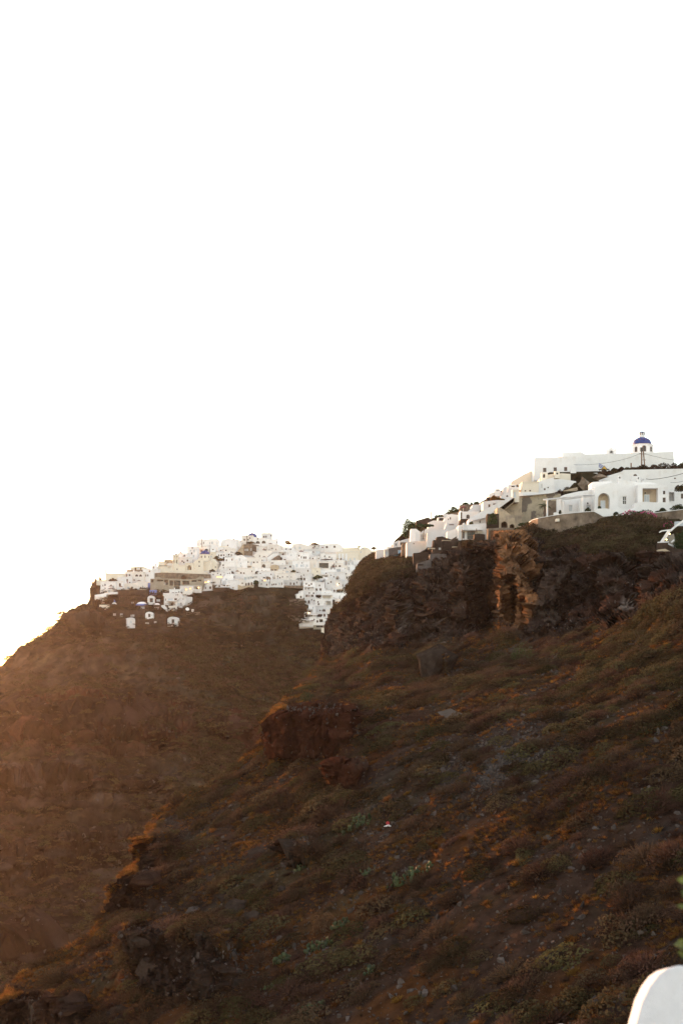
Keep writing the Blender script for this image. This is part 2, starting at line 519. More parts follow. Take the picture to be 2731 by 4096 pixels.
def make_terrain(kind):
    near = kind == 'near'
    if near:
        us, vt, U, V = build_grid(NEAR_TOP, fn, -150, 3200, 4.0, 430, 4260, 8, 60)
        Y = fn(U.ravel(), V.ravel()).reshape(U.shape)
    else:
        us, vt, U, V = build_grid(FAR_TOP, ff, -600, 1680, 4.5, 420, 4260, 8, 200)
        Y = ff(U.ravel(), V.ravel()).reshape(U.shape)
    for (a, b, c, d, y) in (PADS if near else []):
        m_ = (U > a) & (U < c) & (V > b) & (V < d)
        Y = np.where(m_, np.maximum(Y, y), Y)
    sh = U.shape
    if near:
        q2 = np.stack([U.ravel() / 80, V.ravel() / 110, np.zeros(U.size)], 1)
        ww = (fbm(q2, 4, 801, gain=0.4) * 30).reshape(sh)
        for (ue, wd, dep, va, vb) in CORNERS:
            x = U + ww
            Y = Y + dep * smooth(x, ue - wd - 60, ue - wd * 0.5) * (1 - smooth(x, ue - 5, ue + 9)) * smooth(V + ww, va - 25, va + 25) * (1 - smooth(V + ww * 1.5, vb - 45, vb + 15))
    if near:
        for (ua, ub, va, vb) in FLATS:
            Yf = fn(U[0], np.full(U.shape[1], float(vb)))[None, :]
            x = U + ww * 0.8
            w_ = smooth(x, ua - 14, ua + 14) * (1 - smooth(x, ub - 20, ub + 30)) * smooth(V + ww * 0.7, va - 10, va + 12) * (V < vb)
            Y = Y * (1 - w_) + np.minimum(Yf, Y) * w_
    if not near:
        q2 = np.stack([U.ravel() / 220, V.ravel() / 160, np.zeros(U.size)], 1)
        ww = (fbm(q2, 5, 811, gain=0.55) * 75).reshape(sh)
        LM = np.zeros(sh)
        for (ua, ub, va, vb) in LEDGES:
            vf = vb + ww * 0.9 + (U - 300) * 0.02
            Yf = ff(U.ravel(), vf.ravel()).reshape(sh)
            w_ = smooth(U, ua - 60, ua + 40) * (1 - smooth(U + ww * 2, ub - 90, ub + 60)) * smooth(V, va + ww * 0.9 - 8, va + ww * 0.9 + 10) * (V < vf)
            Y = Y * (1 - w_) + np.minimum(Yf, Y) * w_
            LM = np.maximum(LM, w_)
    P = np.stack([Y * (U - UC) / F, Y, Y * (V0 - V) / F], -1)
    dU = np.gradient(P, axis=1)
    dV = np.gradient(P, axis=0)
    Nn = np.cross(dU, dV)
    Nn /= np.linalg.norm(Nn, axis=2, keepdims=True) + 1e-12
    flip = np.sum(Nn * P, axis=2) > 0
    Nn[flip] *= -1
    # smoother normals
    for _ in range(3):
        Nn[1:-1, 1:-1] = (Nn[1:-1, 1:-1] * 2 + Nn[:-2, 1:-1] + Nn[2:, 1:-1] + Nn[1:-1, :-2] + Nn[1:-1, 2:]) / 6
    Nn /= np.linalg.norm(Nn, axis=2, keepdims=True) + 1e-12
    p = P.reshape(-1, 3)
    n = Nn.reshape(-1, 3)
    u, v = U.ravel(), V.ravel()
    # natural, wobbly zone borders
    wob = fbm(p / (9 if near else 25), 4, 3)
    wob2 = fbm(p / (7 if near else 20) + 50, 4, 5)
    uu, vv = u + wob * 34, v + wob2 * 34
    def zone(polys, blur=6):
        w = np.zeros(sh)
        for po in polys:
            w = np.maximum(w, inpoly(uu, vv, po).reshape(sh).astype(float))
        for _ in range(blur):
            w[1:-1, 1:-1] = (w[1:-1, 1:-1] * 2 + w[:-2, 1:-1] + w[2:, 1:-1] + w[1:-1, :-2] + w[1:-1, 2:]) / 6
        return w.ravel()
    disp = np.zeros(len(p))
    f1 = fbm(p / 3.0, 5, 11)
    f2 = fbm(p / 14.0, 4, 21)
    if near:
        cl = zone(CL_NEAR, 4)
        blk = fbm(p * np.array([1, 1, .4]) / 4.0, 4, 151, ridged=True)
        rd = zone(CL_RED, 4)
        rock = np.maximum(cl, rd)
        # buildings' ground stays calm
        calm = np.ones(len(p))
        for (a, b, c, d, y) in PADS:
            calm *= 1 - 0.92 * (smooth(u, a - 30, a) * (1 - smooth(u, c, c + 30)) * smooth(v, b - 30, b) * (1 - smooth(v, d, d + 20)))
        sl = 1 - rock
        rough = 0.55 + 0.45 * smooth(f2, -0.4, 0.4)
        disp += sl * (f2 * 0.9 + f1 * 0.26 * rough)
        fine = fbm(p / 0.8, 3, 41)
        disp += sl * fine * 0.13
        # slabby ledges across the slope
        AN = aniso(p)
        led = fbm(AN * np.array([0.10, 0.45, 0.45]), 4, 61)
        disp += sl * led * 0.35
        idx = np.where(rock > 0.02)[0]
        q = p[idx] * np.array([1, 1, 0.6]) + np.stack([f1[idx], wob2[idx] * .6, f1[idx]], 1) * 0.9
        c1, e1, k1 = worley(q * np.array([1, 1, 0.6]) / 4.6, 1)
        c2, e2, k2 = worley(q / 2.0 + 7, 2)
        c3, e3, k3 = worley(q / 1.0 + 3, 3)
        bl = (c1 - 0.45) * 2.2 + k1 * 2.2 + (c2 - 0.5) * 1.0 + k2 * 1.2 + (c3 - 0.5) * 0.35 + k3 * 0.6 + blk[idx] * 0.6
        strata = fbm(np.stack([p[idx, 0] * 0.06, p[idx, 1] * 0.06, p[idx, 2] * 1.1], 1), 3, 77) * np.where(rd[idx] > cl[idx], 0.35, 0.14)
        bl = bl + strata + fbm(p[idx] / 0.9, 3, 71, ridged=True) * 0.45 - 0.2
        bl = bl * np.where(rd[idx] > cl[idx], 0.65, 1.25)
        disp[idx] += rock[idx] * bl
        pil = np.zeros(len(p))
        for (a, b, ra, rb, am) in PILLARS:
            d2 = np.maximum(np.abs((uu * 0.35 + u * 0.65 - a) / ra), np.abs((vv * .5 + v * .5 - b) / rb)) + f1 * 0.18
            pil = np.maximum(pil, am * (1 - smooth(d2, 0.86, 1.0)))
        disp_h = pil
        # red bluffs stand out of the slope with an overhanging front
        disp += rd * 1.2
        disp *= calm
        # keep the silhouette and the front edge in place
        col = np.tile(np.array([[0.072, 0.043, 0.031]]), (len(p), 1))
        g1 = fbm(AN * np.array([0.05, 0.2, 0.2]) + 90, 5, 91)
        g2 = fbm(AN * np.array([0.25, 0.6, 0.6]) + 40, 4, 93)
        col = lerp_col(col, (0.125, 0.052, 0.020), smooth(g1 + g2 * 0.5, 0.0, 0.45) * 0.85)
        col = lerp_col(col, (0.075, 0.066, 0.036), smooth(fbm(AN * np.array([0.04, 0.16, 0.16]) + 10, 4, 95) + g2 * .4, 0.1, 0.5) * 0.6)
        col = lerp_col(col, (0.065, 0.056, 0.050), smooth(fbm(AN * np.array([0.05, 0.25, 0.25]) + 70, 4, 97), 0.15, 0.4) * 0.5)
        # red earth around the bluffs
        redz = np.exp(-(((u - 1330) / 330) ** 2 + ((v - 2860) / 190) ** 2))
        col = lerp_col(col, (0.085, 0.033, 0.020), np.clip(redz * 1.1, 0, 0.85))
        sc = np.exp(-(((u - 1960 + (v - 3080) * 1.1) / 170) ** 2 + ((v - 3080) / 130) ** 2))
        col = lerp_col(col, (0.11, 0.10, 0.095), np.clip(sc, 0, 0.8) * smooth(g2, -0.4, 0.2))
        lava = np.array([0.058, 0.040, 0.032])
        rc = np.tile(lava, (len(p), 1))
        cc = np.zeros(len(p)); cc[idx] = c2
        cc1 = np.zeros(len(p)); cc1[idx] = c1
        rc = lerp_col(rc, (0.085, 0.060, 0.046), smooth(cc, 0.55, 0.95) * 0.9)
        rc = lerp_col(rc, (0.13, 0.095, 0.075), smooth(cc * (1 - cc1), 0.45, 0.7) * 0.7)  # scattered paler facets, highlights painted into the rock colour
        rc = lerp_col(rc, (0.075, 0.036, 0.024), smooth(cc1, 0.7, 0.85) * 0.8)
        rc = lerp_col(rc, (0.035, 0.028, 0.026), smooth(g2, 0.1, 0.4) * 0.7)
        sunlit_tanz = zone([[(1970, 2140), (2060, 2080), (2130, 2140), (2150, 2300), (2135, 2470), (2080, 2530), (2030, 2520), (1985, 2450), (1960, 2430), (1985, 2270), (2010, 2220)]], 5)
        rc = lerp_col(rc, (0.46, 0.22, 0.10), sunlit_tanz * (0.45 + 0.5 * smooth(g1, -0.3, 0.3)))  # tan pillar rock, with its sunlit orange painted into the colour
        palez = zone([[(1590, 2430), (1640, 2410), (1650, 2500), (1600, 2520)], [(2490, 2400), (2560, 2390), (2550, 2440), (2490, 2430)]], 3)
        rc = lerp_col(rc, (0.36, 0.29, 0.24), palez * 0.8)
        rc = lerp_col(rc, (0.075, 0.027, 0.016), np.clip(rd, 0, 1) * 0.9)
        redm = np.exp(-(((u - 1900) / 160) ** 2 + ((v - 2330) / 120) ** 2))
        rc = lerp_col(rc, (0.095, 0.062, 0.046), redm * 0.6)
        col = col * (1 - rock[:, None]) + rc * rock[:, None]
        # mossy scrub caps on the ledges
        up = smooth(n[:, 2] + g2 * 0.5, 0.5, 0.9)
        topg = (1 - smooth(v, 2330, 2420)) * (1 - rock)
        col = lerp_col(col, (0.060, 0.052, 0.026), topg * 0.8)
    else:
        tow = zone([[(640, 2360), (500, 2350), (355, 2425), (330, 2430), (330, 2300), (800, 2150), (1750, 2200), (1750, 2420), (1450, 2400), (1420, 2540), (1180, 2540), (1140, 2380), (900, 2385), (820, 2400), (800, 2430)]], 3)
        edge = zone([[(330, 2300), (400, 2300), (430, 2420), (350, 2440)]], 3)
        tow = tow * (1 - edge)
        ln = inpoly(u + wob2 * 8, v + wob * 8, [(430, 2330), (640, 2290), (690, 2240), (800, 2170), (1750, 2200), (1750, 2400), (1330, 2400), (1290, 2350), (1150, 2346), (1020, 2334), (900, 2338), (850, 2346), (820, 2330), (640, 2335), (600, 2338), (430, 2345)]).astype(float)
        redb = smooth(vv, 2790, 2850) * (1 - smooth(vv, 2990, 3060)) * (1 - smooth(u + wob * 60, 700, 880))
        redb = np.maximum(redb, smooth(vv, 2850, 2880) * (1 - smooth(vv, 2960, 2990)) * smooth(u, 860, 920) * (1 - smooth(u, 1060, 1100)))
        gb = smooth(vv, 3060, 3110) * (1 - smooth(vv, 3190, 3250)) * (1 - smooth(u, 600, 760))
        gb = np.maximum(gb, smooth(vv, 3330, 3360) * (1 - smooth(vv, 3470, 3520)) * (1 - smooth(u, 480, 600)))
        gb = np.maximum(gb, smooth(vv, 3760, 3800) * (1 - smooth(vv, 3880, 3930)) * (1 - smooth(u, 200, 300)))
        cliff = zone([[(270, 2440), (350, 2425), (420, 2450), (560, 2520), (480, 2560), (330, 2520)], [(1290, 2700), (1300, 2560), (1400, 2500), (1500, 2500), (1500, 2750)],
                      [(770, 2380), (1140, 2390), (1180, 2560), (1000, 2600), (790, 2500)], [(330, 2300), (400, 2300), (430, 2420), (350, 2440)]], 4)
        band = np.clip(np.maximum(np.maximum(redb, gb), cliff * 0.8), 0, 1)
        cave = zone([[(395, 2330), (400, 2430), (430, 2545), (820, 2535), (850, 2440), (830, 2340), (640, 2330), (430, 2330)]], 4)
        calm = 1 - 0.95 * np.maximum(tow, cave)
        q = p * np.array([1, 1, 0.8]) + np.stack([wob, wob2, wob], 1) * 4
        c1, e1, k1 = worley(q / 11.0, 1)
        c2, e2, k2 = worley(q / 4.5 + 7, 2)
        strata = fbm(np.stack([p[:, 0] * 0.012, p[:, 1] * 0.012, p[:, 2] * 0.35], 1), 4, 77)
        s2 = fbm(np.stack([p[:, 0] * 0.04, p[:, 1] * 0.04, p[:, 2] * 0.9], 1), 3, 79)
        disp = (1 - band) * (f2 * 2.0 + f1 * 0.9) + band * ((c1 - 0.5) * 4 + k1 * 6 + (c2 - 0.5) * 2.0 + k2 * 4 + strata * 9 + s2 * 3.0)
        disp += fbm(p / 45.0, 3, 33) * 7.0 * (1 - tow)
        gul = fbm(np.stack([p[:, 0] / 16, p[:, 1] / 60, p[:, 2] / 60], 1), 3, 35, ridged=True)
        disp += (gul - 0.3) * 3.2 * (1 - band * .6)
        gl2 = fbm(np.stack([p[:, 0] / 7, p[:, 1] / 25, p[:, 2] / 14], 1), 3, 36, ridged=True)
        disp += gl2 * 1.1
        disp *= calm
        col = np.tile(np.array([[0.080, 0.052, 0.036]]), (len(p), 1))
        g1 = fbm(p / 20.0 + 90, 5, 91)
        g2 = fbm(p / 6.0 + 40, 4, 93)
        col = lerp_col(col, (0.10, 0.066, 0.036), smooth(g1 + g2 * 0.5, 0.0, 0.4) * 0.8)
        green = smooth(u + wob * 120 + (v - 2700) * -0.15, 430, 800)
        col = lerp_col(col, (0.050, 0.048, 0.030), green * (0.7 + 0.3 * smooth(g2, -.2, .3)))
        col = lerp_col(col, (0.12, 0.040, 0.024), redb * 0.9)
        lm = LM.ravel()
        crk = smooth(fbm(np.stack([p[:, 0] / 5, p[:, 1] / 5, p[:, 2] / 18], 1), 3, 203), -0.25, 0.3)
        col = lerp_col(col, (0.020, 0.011, 0.008), lm * (0.95 - 0.6 * crk))  # ledge faces painted dark, standing in for shade on them
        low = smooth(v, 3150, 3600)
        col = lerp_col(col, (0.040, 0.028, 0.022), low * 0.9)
        col = lerp_col(col, (0.10, 0.080, 0.070), gb * 0.8 * smooth(c2, 0.2, 0.9))
        col = lerp_col(col, (0.045, 0.026, 0.020), band * smooth(strata + s2 * .5, 0.0, 0.2) * 0.9)
        col = lerp_col(col, (0.085, 0.066, 0.052), cliff * 0.6 * smooth(c2, 0.3, 0.9))
        col = lerp_col(col, (0.085, 0.062, 0.046), cave)
        tow = np.maximum(tow, cave)
        lane = ln * (1 - edge)
        col = lerp_col(col, (0.62, 0.57, 0.52), np.clip(lane * 1.2 - 0.1, 0, 1) * 0.95)
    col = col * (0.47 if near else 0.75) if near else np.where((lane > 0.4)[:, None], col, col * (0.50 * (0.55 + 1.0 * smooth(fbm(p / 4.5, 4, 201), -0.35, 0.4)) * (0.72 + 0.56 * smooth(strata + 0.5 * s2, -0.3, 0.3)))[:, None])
    if near:
        hd = -p * np.array([1, 1, 0])
        hd /= np.linalg.norm(hd, axis=1, keepdims=True)
        nh = n * np.array([1, 1, 0.2])
        nd = nh * 0.5 + hd * 0.6
        nd[:, 2] += 0.08
        nd /= np.linalg.norm(nd, axis=1, keepdims=True)
        wv = np.clip(rock * 1.3, 0, 1)[:, None]
        nd = n * (1 - wv) + nd * wv
        p2 = p + nd * disp[:, None] + hd * (disp_h * calm)[:, None]
    else:
        p2 = p + n * disp[:, None]
    p2g = p2.reshape(sh + (3,)).copy()
    n_r, n_c = sh
    # the land behind the crest, and the foot below the frame
    top = p2g[0]
    rows_b = []
    nb = 6
    for k in range(nb, 0, -1):
        if near:
            off = np.array([0, 2.0 * k ** 2, -(0.9 * k ** 2)])
        else:
            off = np.array([0, 7.0 * k ** 2, -2.0 * k ** 2])
        rows_b.append(top + off[None] + (np.stack([wob[:n_c]] * 3, 1) * 0.2))
    bot = p2g[-1]
    rows_f = [bot + np.array([0, -12.0 * k if not near else -6.0 * k, -8.0 * k if not near else -4.0 * k])[None] for k in range(1, 5)]
    G = np.concatenate([np.stack(rows_b), p2g, np.stack(rows_f)], 0)
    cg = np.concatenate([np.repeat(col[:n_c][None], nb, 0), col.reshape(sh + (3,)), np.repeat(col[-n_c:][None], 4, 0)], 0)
    r_, c_ = G.shape[:2]
    me = bpy.data.meshes.new(kind)
    nv = r_ * c_
    me.vertices.add(nv)
    me.vertices.foreach_set('co', G.reshape(-1).astype(np.float32))
    a = (np.arange(r_ - 1)[:, None] * c_ + np.arange(c_ - 1)[None]).ravel()
    quads = np.stack([a, a + c_, a + c_ + 1, a + 1], 1)
    nf = len(quads)
    me.loops.add(nf * 4)
    me.polygons.add(nf)
    me.loops.foreach_set('vertex_index', quads.ravel().astype(np.int32))
    me.polygons.foreach_set('loop_start', (np.arange(nf) * 4).astype(np.int32))
    me.polygons.foreach_set('loop_total', np.full(nf, 4, np.int32))
    me.update(calc_edges=True)
    ca = me.color_attributes.new('Col', 'FLOAT_COLOR', 'POINT')
    cd = np.ones((nv, 4), np.float32)
    cd[:, :3] = cg.reshape(-1, 3)
    ca.data.foreach_set('color', cd.ravel())
    rk = (rock if near else band).reshape(sh)
    full = np.concatenate([np.zeros((nb, n_c)), rk, np.zeros((4, n_c))], 0)
    me.polygons.foreach_set('use_smooth', (full[:-1, :-1].ravel() < 0.35))
    me.materials.append(M['terrain_near' if near else 'terrain_far'])
    me.update()
    info = dict(us=us, vt=vt, nr=n_r, P=p2g, N=Nn, U=U, V=V)
    if near:
        info['rock'] = np.maximum(rock, 0).reshape(sh)
        info['calm'] = calm.reshape(sh)
    else:
        info['rock'] = np.maximum(band.reshape(sh), LM)
        info['calm'] = calm.reshape(sh)
        info['green'] = green.reshape(sh)
        info['lane'] = lane.reshape(sh)
    return me, info

def ground(info, u, v):
    us, vt = info['us'], info['vt']
    c = (u - us[0]) / (us[1] - us[0])
    c = min(max(c, 0), len(us) - 1.001)
    i = int(c)
    vtt = vt[i] + (vt[i + 1] - vt[i]) * (c - i)
    r = (v - vtt) / (4260 - vtt) * (info['nr'] - 1)
    r = min(max(r, 0), info['nr'] - 1.001)
    j = int(r)
    a, b = c - i, r - j
    P = info['P']
    q = P[j, i] * (1 - a) * (1 - b) + P[j, i + 1] * a * (1 - b) + P[j + 1, i] * (1 - a) * b + P[j + 1, i + 1] * a * b
    return Vector(q.tolist()), Vector(info['N'][j, i].tolist())

# ------------------------------------------------------------------ building kit
CR = {'A': (2050, 1700, 2.3025), 'B': (1500, 1850, 2.24), 'F1': (340, 2200, 4.9), 'F2': (600, 2120, 4.9), 'F3': (600, 2280, 4.9), 'F4': (380, 2350, 4.9),
      'F5': (900, 2100, 4.9), 'F6': (1180, 2120, 4.9), 'F7': (1150, 2300, 4.9), 'F8': (860, 2230, 4.9), 'T': (0, 0, 1.0)}

def cp(c, x, y):
    a = CR[c]
    return (a[0] + x / a[2], a[1] + y / a[2])

def poly_of(c, s):
    if isinstance(s[0], str) and s[0] == 'v':           # vault: box with a round top
        _, x0, y0, x1, y1, rise = s
        pts = [(x0, y1), (x0, y0 + rise)]
        for k in range(1, 8):
            a = math.pi * k / 8
            pts.append(((x0 + x1) / 2 - (x1 - x0) / 2 * math.cos(a), y0 + rise - rise * math.sin(a)))
        pts += [(x1, y0 + rise), (x1, y1)]
    elif len(s) == 4 and not hasattr(s[0], '__len__'):
        x0, y0, x1, y1 = s
        pts = [(x0, y1), (x0, y0), (x1, y0), (x1, y1)]
    else:
        pts = list(s)
    return [cp(c, *p) for p in pts]

class Plane:                    # an upright facade plane through (u, v) at depth Y, turned by psi
    def __init__(s, u, Y, psi):
        s.x0, s.y0, s.psi = Y * (u - UC) / F, Y, psi
        s.c, s.s_ = math.cos(psi), math.sin(psi)
    def uv(s, u, v):
        k = (u - UC) / F
        nx, ny = -s.s_, s.c
        Y = (nx * s.x0 + ny * s.y0) / (nx * k + ny)
        x = Y * k
        return ((x - s.x0) * s.c + (Y - s.y0) * s.s_, Y * (V0 - v) / F)

def area2(p):
    return sum(p[i][0] * p[(i + 1) % len(p)][1] - p[(i + 1) % len(p)][0] * p[i][1] for i in range(len(p)))

def wall_mesh(name, outline, holes, depth, m_, back_m=None, taper=0.0):
    """outline and holes as (s, z) in the facade plane; y = 0 is the front, +y goes back. holes: (pts, recess)."""
    if area2(outline) < 0:
        outline = outline[::-1]
    mb = MB()
    hs = [(h if area2(h) < 0 else h[::-1], r) for h, r in holes]
    loops = [[Vector((a, b, 0)) for a, b in outline]] + [[Vector((a, b, 0)) for a, b in h] for h, _ in hs]
    flat = [p for l in loops for p in l]
    tris = tessellate_polygon(loops)
    mb.add([(p.x, 0, p.y) for p in flat], tris, m_)
    n = len(outline)
    # sides and back
    vs = [(a, 0, b) for a, b in outline] + [(a, depth, b) for a, b in outline]
    mb.add(vs, [(i, (i + 1) % n, n + (i + 1) % n, n + i) for i in range(n)], m_)
    bt = tessellate_polygon([[Vector((a, b, 0)) for a, b in outline]])
    mb.add([(a, depth, b) for a, b in outline], bt, m_)
    for h, r in hs:
        k = len(h)
        vs = [(a, 0, b) for a, b in h] + [(a, r, b) for a, b in h]
        mb.add(vs, [(i, (i + 1) % k, k + (i + 1) % k, k + i) for i in range(k)], m_)
        mb.add([(a, r, b) for a, b in h], tessellate_polygon([[Vector((a, b, 0)) for a, b in h]]), back_m or m_)
    return mesh(name, mb.v, mb.f, mb.mats, mb.m)

def arch_pts(x0, y0, x1, y1):
    w = (x1 - x0) / 2
    rise = min(w, (y1 - y0) * 0.8)
    pts = [(x0, y1), (x0, y0 + rise)]
    for k in range(1, 8):
        a = math.pi * k / 8
        pts.append((x0 + w - w * math.cos(a), y0 + rise - rise * math.sin(a)))
    pts += [(x1, y0 + rise), (x1, y1)]
    return pts

def pane_piece(parent, pts, y, kind, big):
    """a window in an opening: frame bars (mesh) and, as its child, the pane"""
    xs = [p[0] for p in pts]
    zs = [p[1] for p in pts]
    x0, x1, z0, z1 = min(xs), max(xs), min(zs), max(zs)
    t = min(0.09 if big else 0.11, (x1 - x0) * 0.12)
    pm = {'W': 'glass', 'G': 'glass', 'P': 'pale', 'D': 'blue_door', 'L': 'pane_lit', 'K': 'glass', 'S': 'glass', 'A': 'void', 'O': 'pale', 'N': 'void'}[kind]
    fm = {'W': 'frame', 'G': 'frame', 'P': 'wframe', 'D': 'wframe', 'L': 'frame', 'K': 'frame', 'S': 'wframe', 'A': 'frame', 'O': 'wframe', 'N': 'frame'}[kind]
    f = MB()
    f.box(x0, y - 0.06, z0, x0 + t, y, z1, fm)
    f.box(x1 - t, y - 0.06, z0, x1, y, z1, fm)
    f.box(x0 + t, y - 0.06, z0, x1 - t, y, z0 + t, fm)
    if kind != 'G':
        f.box(x0 + t, y - 0.06, z1 - t, x1 - t, y, z1, fm)
    f.box((x0 + x1) / 2 - t / 3, y - 0.055, z0 + t, (x0 + x1) / 2 + t / 3, y - 0.002, z1 - t, fm)
    if big and kind in 'WS':
        f.box(x0 + t, y - 0.05, (z0 + z1) / 2 - t / 3, x1 - t, y - 0.004, (z0 + z1) / 2 + t / 3, fm)
    nm = 'door' if kind in 'DP' and (z1 - z0) > 1.35 * (x1 - x0) else 'window'
    w = f.build(nm, parent)
    tri = tessellate_polygon([[Vector((a, b, 0)) for a, b in pts]])
    g = mesh('pane' if nm == 'window' else 'panel', [(a, y - 0.02, b) for a, b in pts], tri, [pm])
    link('pane' if nm == 'window' else 'panel', g, w)
    return w

BOX_USED = []                   # photo-space rectangles already holding a facade (for the fillers)

def house(c, shape, ops, label, cat='house', m_='white', Y=None, psi=None, depth=None, name=None, dY=0.0, group=None, ext=1.0, back_m=None, far=True, extra=None):
    pts = poly_of(c, shape)
    us, vs = [p[0] for p in pts], [p[1] for p in pts]
    uc, vb = (min(us) + max(us)) / 2, max(vs)
    if Y is None:
        Y = float(FARQ(uc, vb - 1)) - 1.5 + dY
    if psi is None:
        psi = random.uniform(-0.42, 0.30) if far else 0.0
    if m_ == 'white' and c == 'B':
        m_ = random.choice(['warm_white_plaster', 'greyish_white_plaster', 'ivory_white_plaster', 'dull_white_plaster'])  # duller, tanner whites put the ridge houses' shading into the plaster colour
    if m_ == 'white' and far:
        m_ = random.choice(WHITES)
    if depth is None:
        depth = 7.0 if far else 6.0
    BOX_USED.append((min(us), min(vs), max(us), vb, Y))
    pl = Plane(uc, Y, psi)
    out = [pl.uv(*p) for p in pts]
    zb = min(z for _, z in out)
    out = [(s_, (z - ext) if z < zb + 0.25 * (Y / 600.0) else z) for s_, z in out]
    zb -= ext
    out = [(s_, z - zb) for s_, z in out]
    nm = name or {'house': 'white_house', 'church': 'church', 'wall': 'retaining_wall'}.get(cat, cat.replace(' ', '_'))
    t = thing(nm, label, cat, (pl.x0, pl.y0, zb), psi, group)
    holes, wins = [], []
    if far and m_ in WHITES and depth > 4 and isinstance(shape[0], (int, float)) and extra is None:
        a_ = CR[c][2]
        w_px, h_px = (shape[2] - shape[0]) / a_, (shape[3] - shape[1]) / a_
        for k_ in range(int(min(3, w_px / 14))):
            if len(ops) > 5 or h_px < 12:
                break
            ww_, wh_ = random.uniform(3.2, 5) * a_, random.uniform(5, 7.5) * a_
            x_ = random.uniform(shape[0] + 3 * a_, max(shape[0] + 3.1 * a_, shape[2] - ww_ - 3 * a_))
            y_ = random.uniform(shape[1] + 4 * a_, max(shape[1] + 4.1 * a_, shape[1] + 0.5 * (shape[3] - shape[1])))
            if y_ + wh_ > shape[3] - 2 * a_ or any(x_ < o[3] + 6 and x_ + ww_ > o[1] - 6 and y_ < o[4] + 6 and y_ + wh_ > o[2] - 6 for o in ops):
                continue
            ops = list(ops) + [(random.choice('WWWP'), x_, y_, x_ + ww_, y_ + wh_)]
    if far:
        ops = [(o[0], o[1] - (o[3] - o[1]) * .08, o[2] - (o[4] - o[2]) * .06, o[3] + (o[3] - o[1]) * .08, o[4]) if o[0] in 'WP' and (o[3] - o[1]) < 40 else o for o in ops]
    for o in ops:
        k = o[0]
        ap = arch_pts(*o[1:]) if k in 'AGN' else [(o[1], o[4]), (o[1], o[2]), (o[3], o[2]), (o[3], o[4])]
        hp = [pl.uv(*cp(c, *q)) for q in ap]
        hp = [(a, z - zb) for a, z in hp]
        rec = {'A': 1.2, 'N': 2.0, 'O': 1.6, 'K': 1.5}.get(k, 0.28 if far else 0.2)
        rec = min(rec, depth * 0.6)
        holes.append((hp, rec))
        if k in 'WPDLGSN':
            wins.append((hp, rec - 0.01, k))
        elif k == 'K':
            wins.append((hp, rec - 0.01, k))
        elif k in 'AO':             # a niche or loggia with a door at its back
            xs = [q[0] for q in hp]
            zs = [q[1] for q in hp]
            w_, h_ = max(xs) - min(xs), max(zs) - min(zs)
            xa = min(xs) + w_ * random.uniform(0.2, 0.45)
            dw, dh = min(w_ * 0.42, 1.0), min(h_ * 0.62, 2.1)
            dp = [(xa, min(zs) + 0.03), (xa, min(zs) + dh), (xa + dw, min(zs) + dh), (xa + dw, min(zs) + 0.03)]
            if extra != 'plain':
                wins.append((dp, rec - 0.02, 'A' if far else 'P'))
    link('wall', wall_mesh('wall', out, holes, depth, m_, back_m), t)
    for hp, y, k in wins:
        pane_piece(t, hp, y, k, not far)
    # flat roofs get a low parapet rim on their visible edges
    if isinstance(shape[0], (int, float)) and extra != 'norim' and (m_ in WHITES or m_ == 'cream') and (max(us) - min(us)) > 14:
        a = min(s_ for s_, _ in out)
        b = max(s_ for s_, _ in out)
        zt = max(z for _, z in out)
        r = MB()
        w_, h_ = (0.3, 0.22)
        r.box(a - 0.06, -0.14, zt - 0.02, b + 0.06, w_, zt + h_, m_)
        r.box(a - 0.02, w_, zt - 0.02, a + w_, depth, zt + h_, m_)
        r.box(b - w_, w_, zt - 0.02, b + 0.02, depth, zt + h_, m_)
        r.build('parapet', t)
    if far and m_ in WHITES and depth > 4 and extra is None and random.random() < 0.6:
        a = min(s_ for s_, _ in out)
        b = max(s_ for s_, _ in out)
        zt = max(z for _, z in out)
        if b - a > 2.5:
            if isinstance(shape[0], (int, float)):
                chimney(t, random.uniform(a + 0.8, b - 0.8), random.uniform(1, 3), zt, random.uniform(0.5, 1.1), random.uniform(0.35, 0.6), m_)
    return t

def chimney(parent, s_, y, z, h=1.1, w=0.35, m_='white'):
    m = MB()
    m.box(s_ - w / 2, y - w / 2, z - 0.2, s_ + w / 2, y + w / 2, z + h, m_)
    m.box(s_ - w * 0.72, y - w * 0.72, z + h, s_ + w * 0.72, y + w * 0.72, z + h + 0.12, m_)
    m.box(s_ - w * 0.3, y - w * 0.3, z + h + 0.12, s_ + w * 0.3, y + w * 0.3, z + h + 0.35, m_)
    return m.build('chimney', parent)

def parasol(c, x, y, wpx, label, col='canvas', Y=None, closed=False, H=2.3):
    u, v = cp(c, x, y)
    w = wpx / CR[c][2]
    if Y is None:
        Y = float(FARQ(u, v + 12)) - 5.0
    sc = Y / F
    t = thing('parasol', label, 'parasol', (Y * (u - UC) / F, Y, Y * (V0 - v) / F - H), random.uniform(0, 1), 'parasols on the terraces')
    if closed:
        MB().lathe([(0.06, H * 0.25), (0.20, H * 0.3), (0.16, H * 0.7), (0.03, H)], 8, col).build('canopy', t)
    else:
        r = w * sc / 2
        MB().lathe([(r, H * 0.80), (r * 0.98, H * 0.78), (r * 0.5, H * 0.9), (0.03, H)], 8, col).build('canopy', t)
    MB().tube([(0, 0, -0.5), (0, 0, H * 0.85)], 0.04, 6, 'wframe').build('pole', t)
    return t

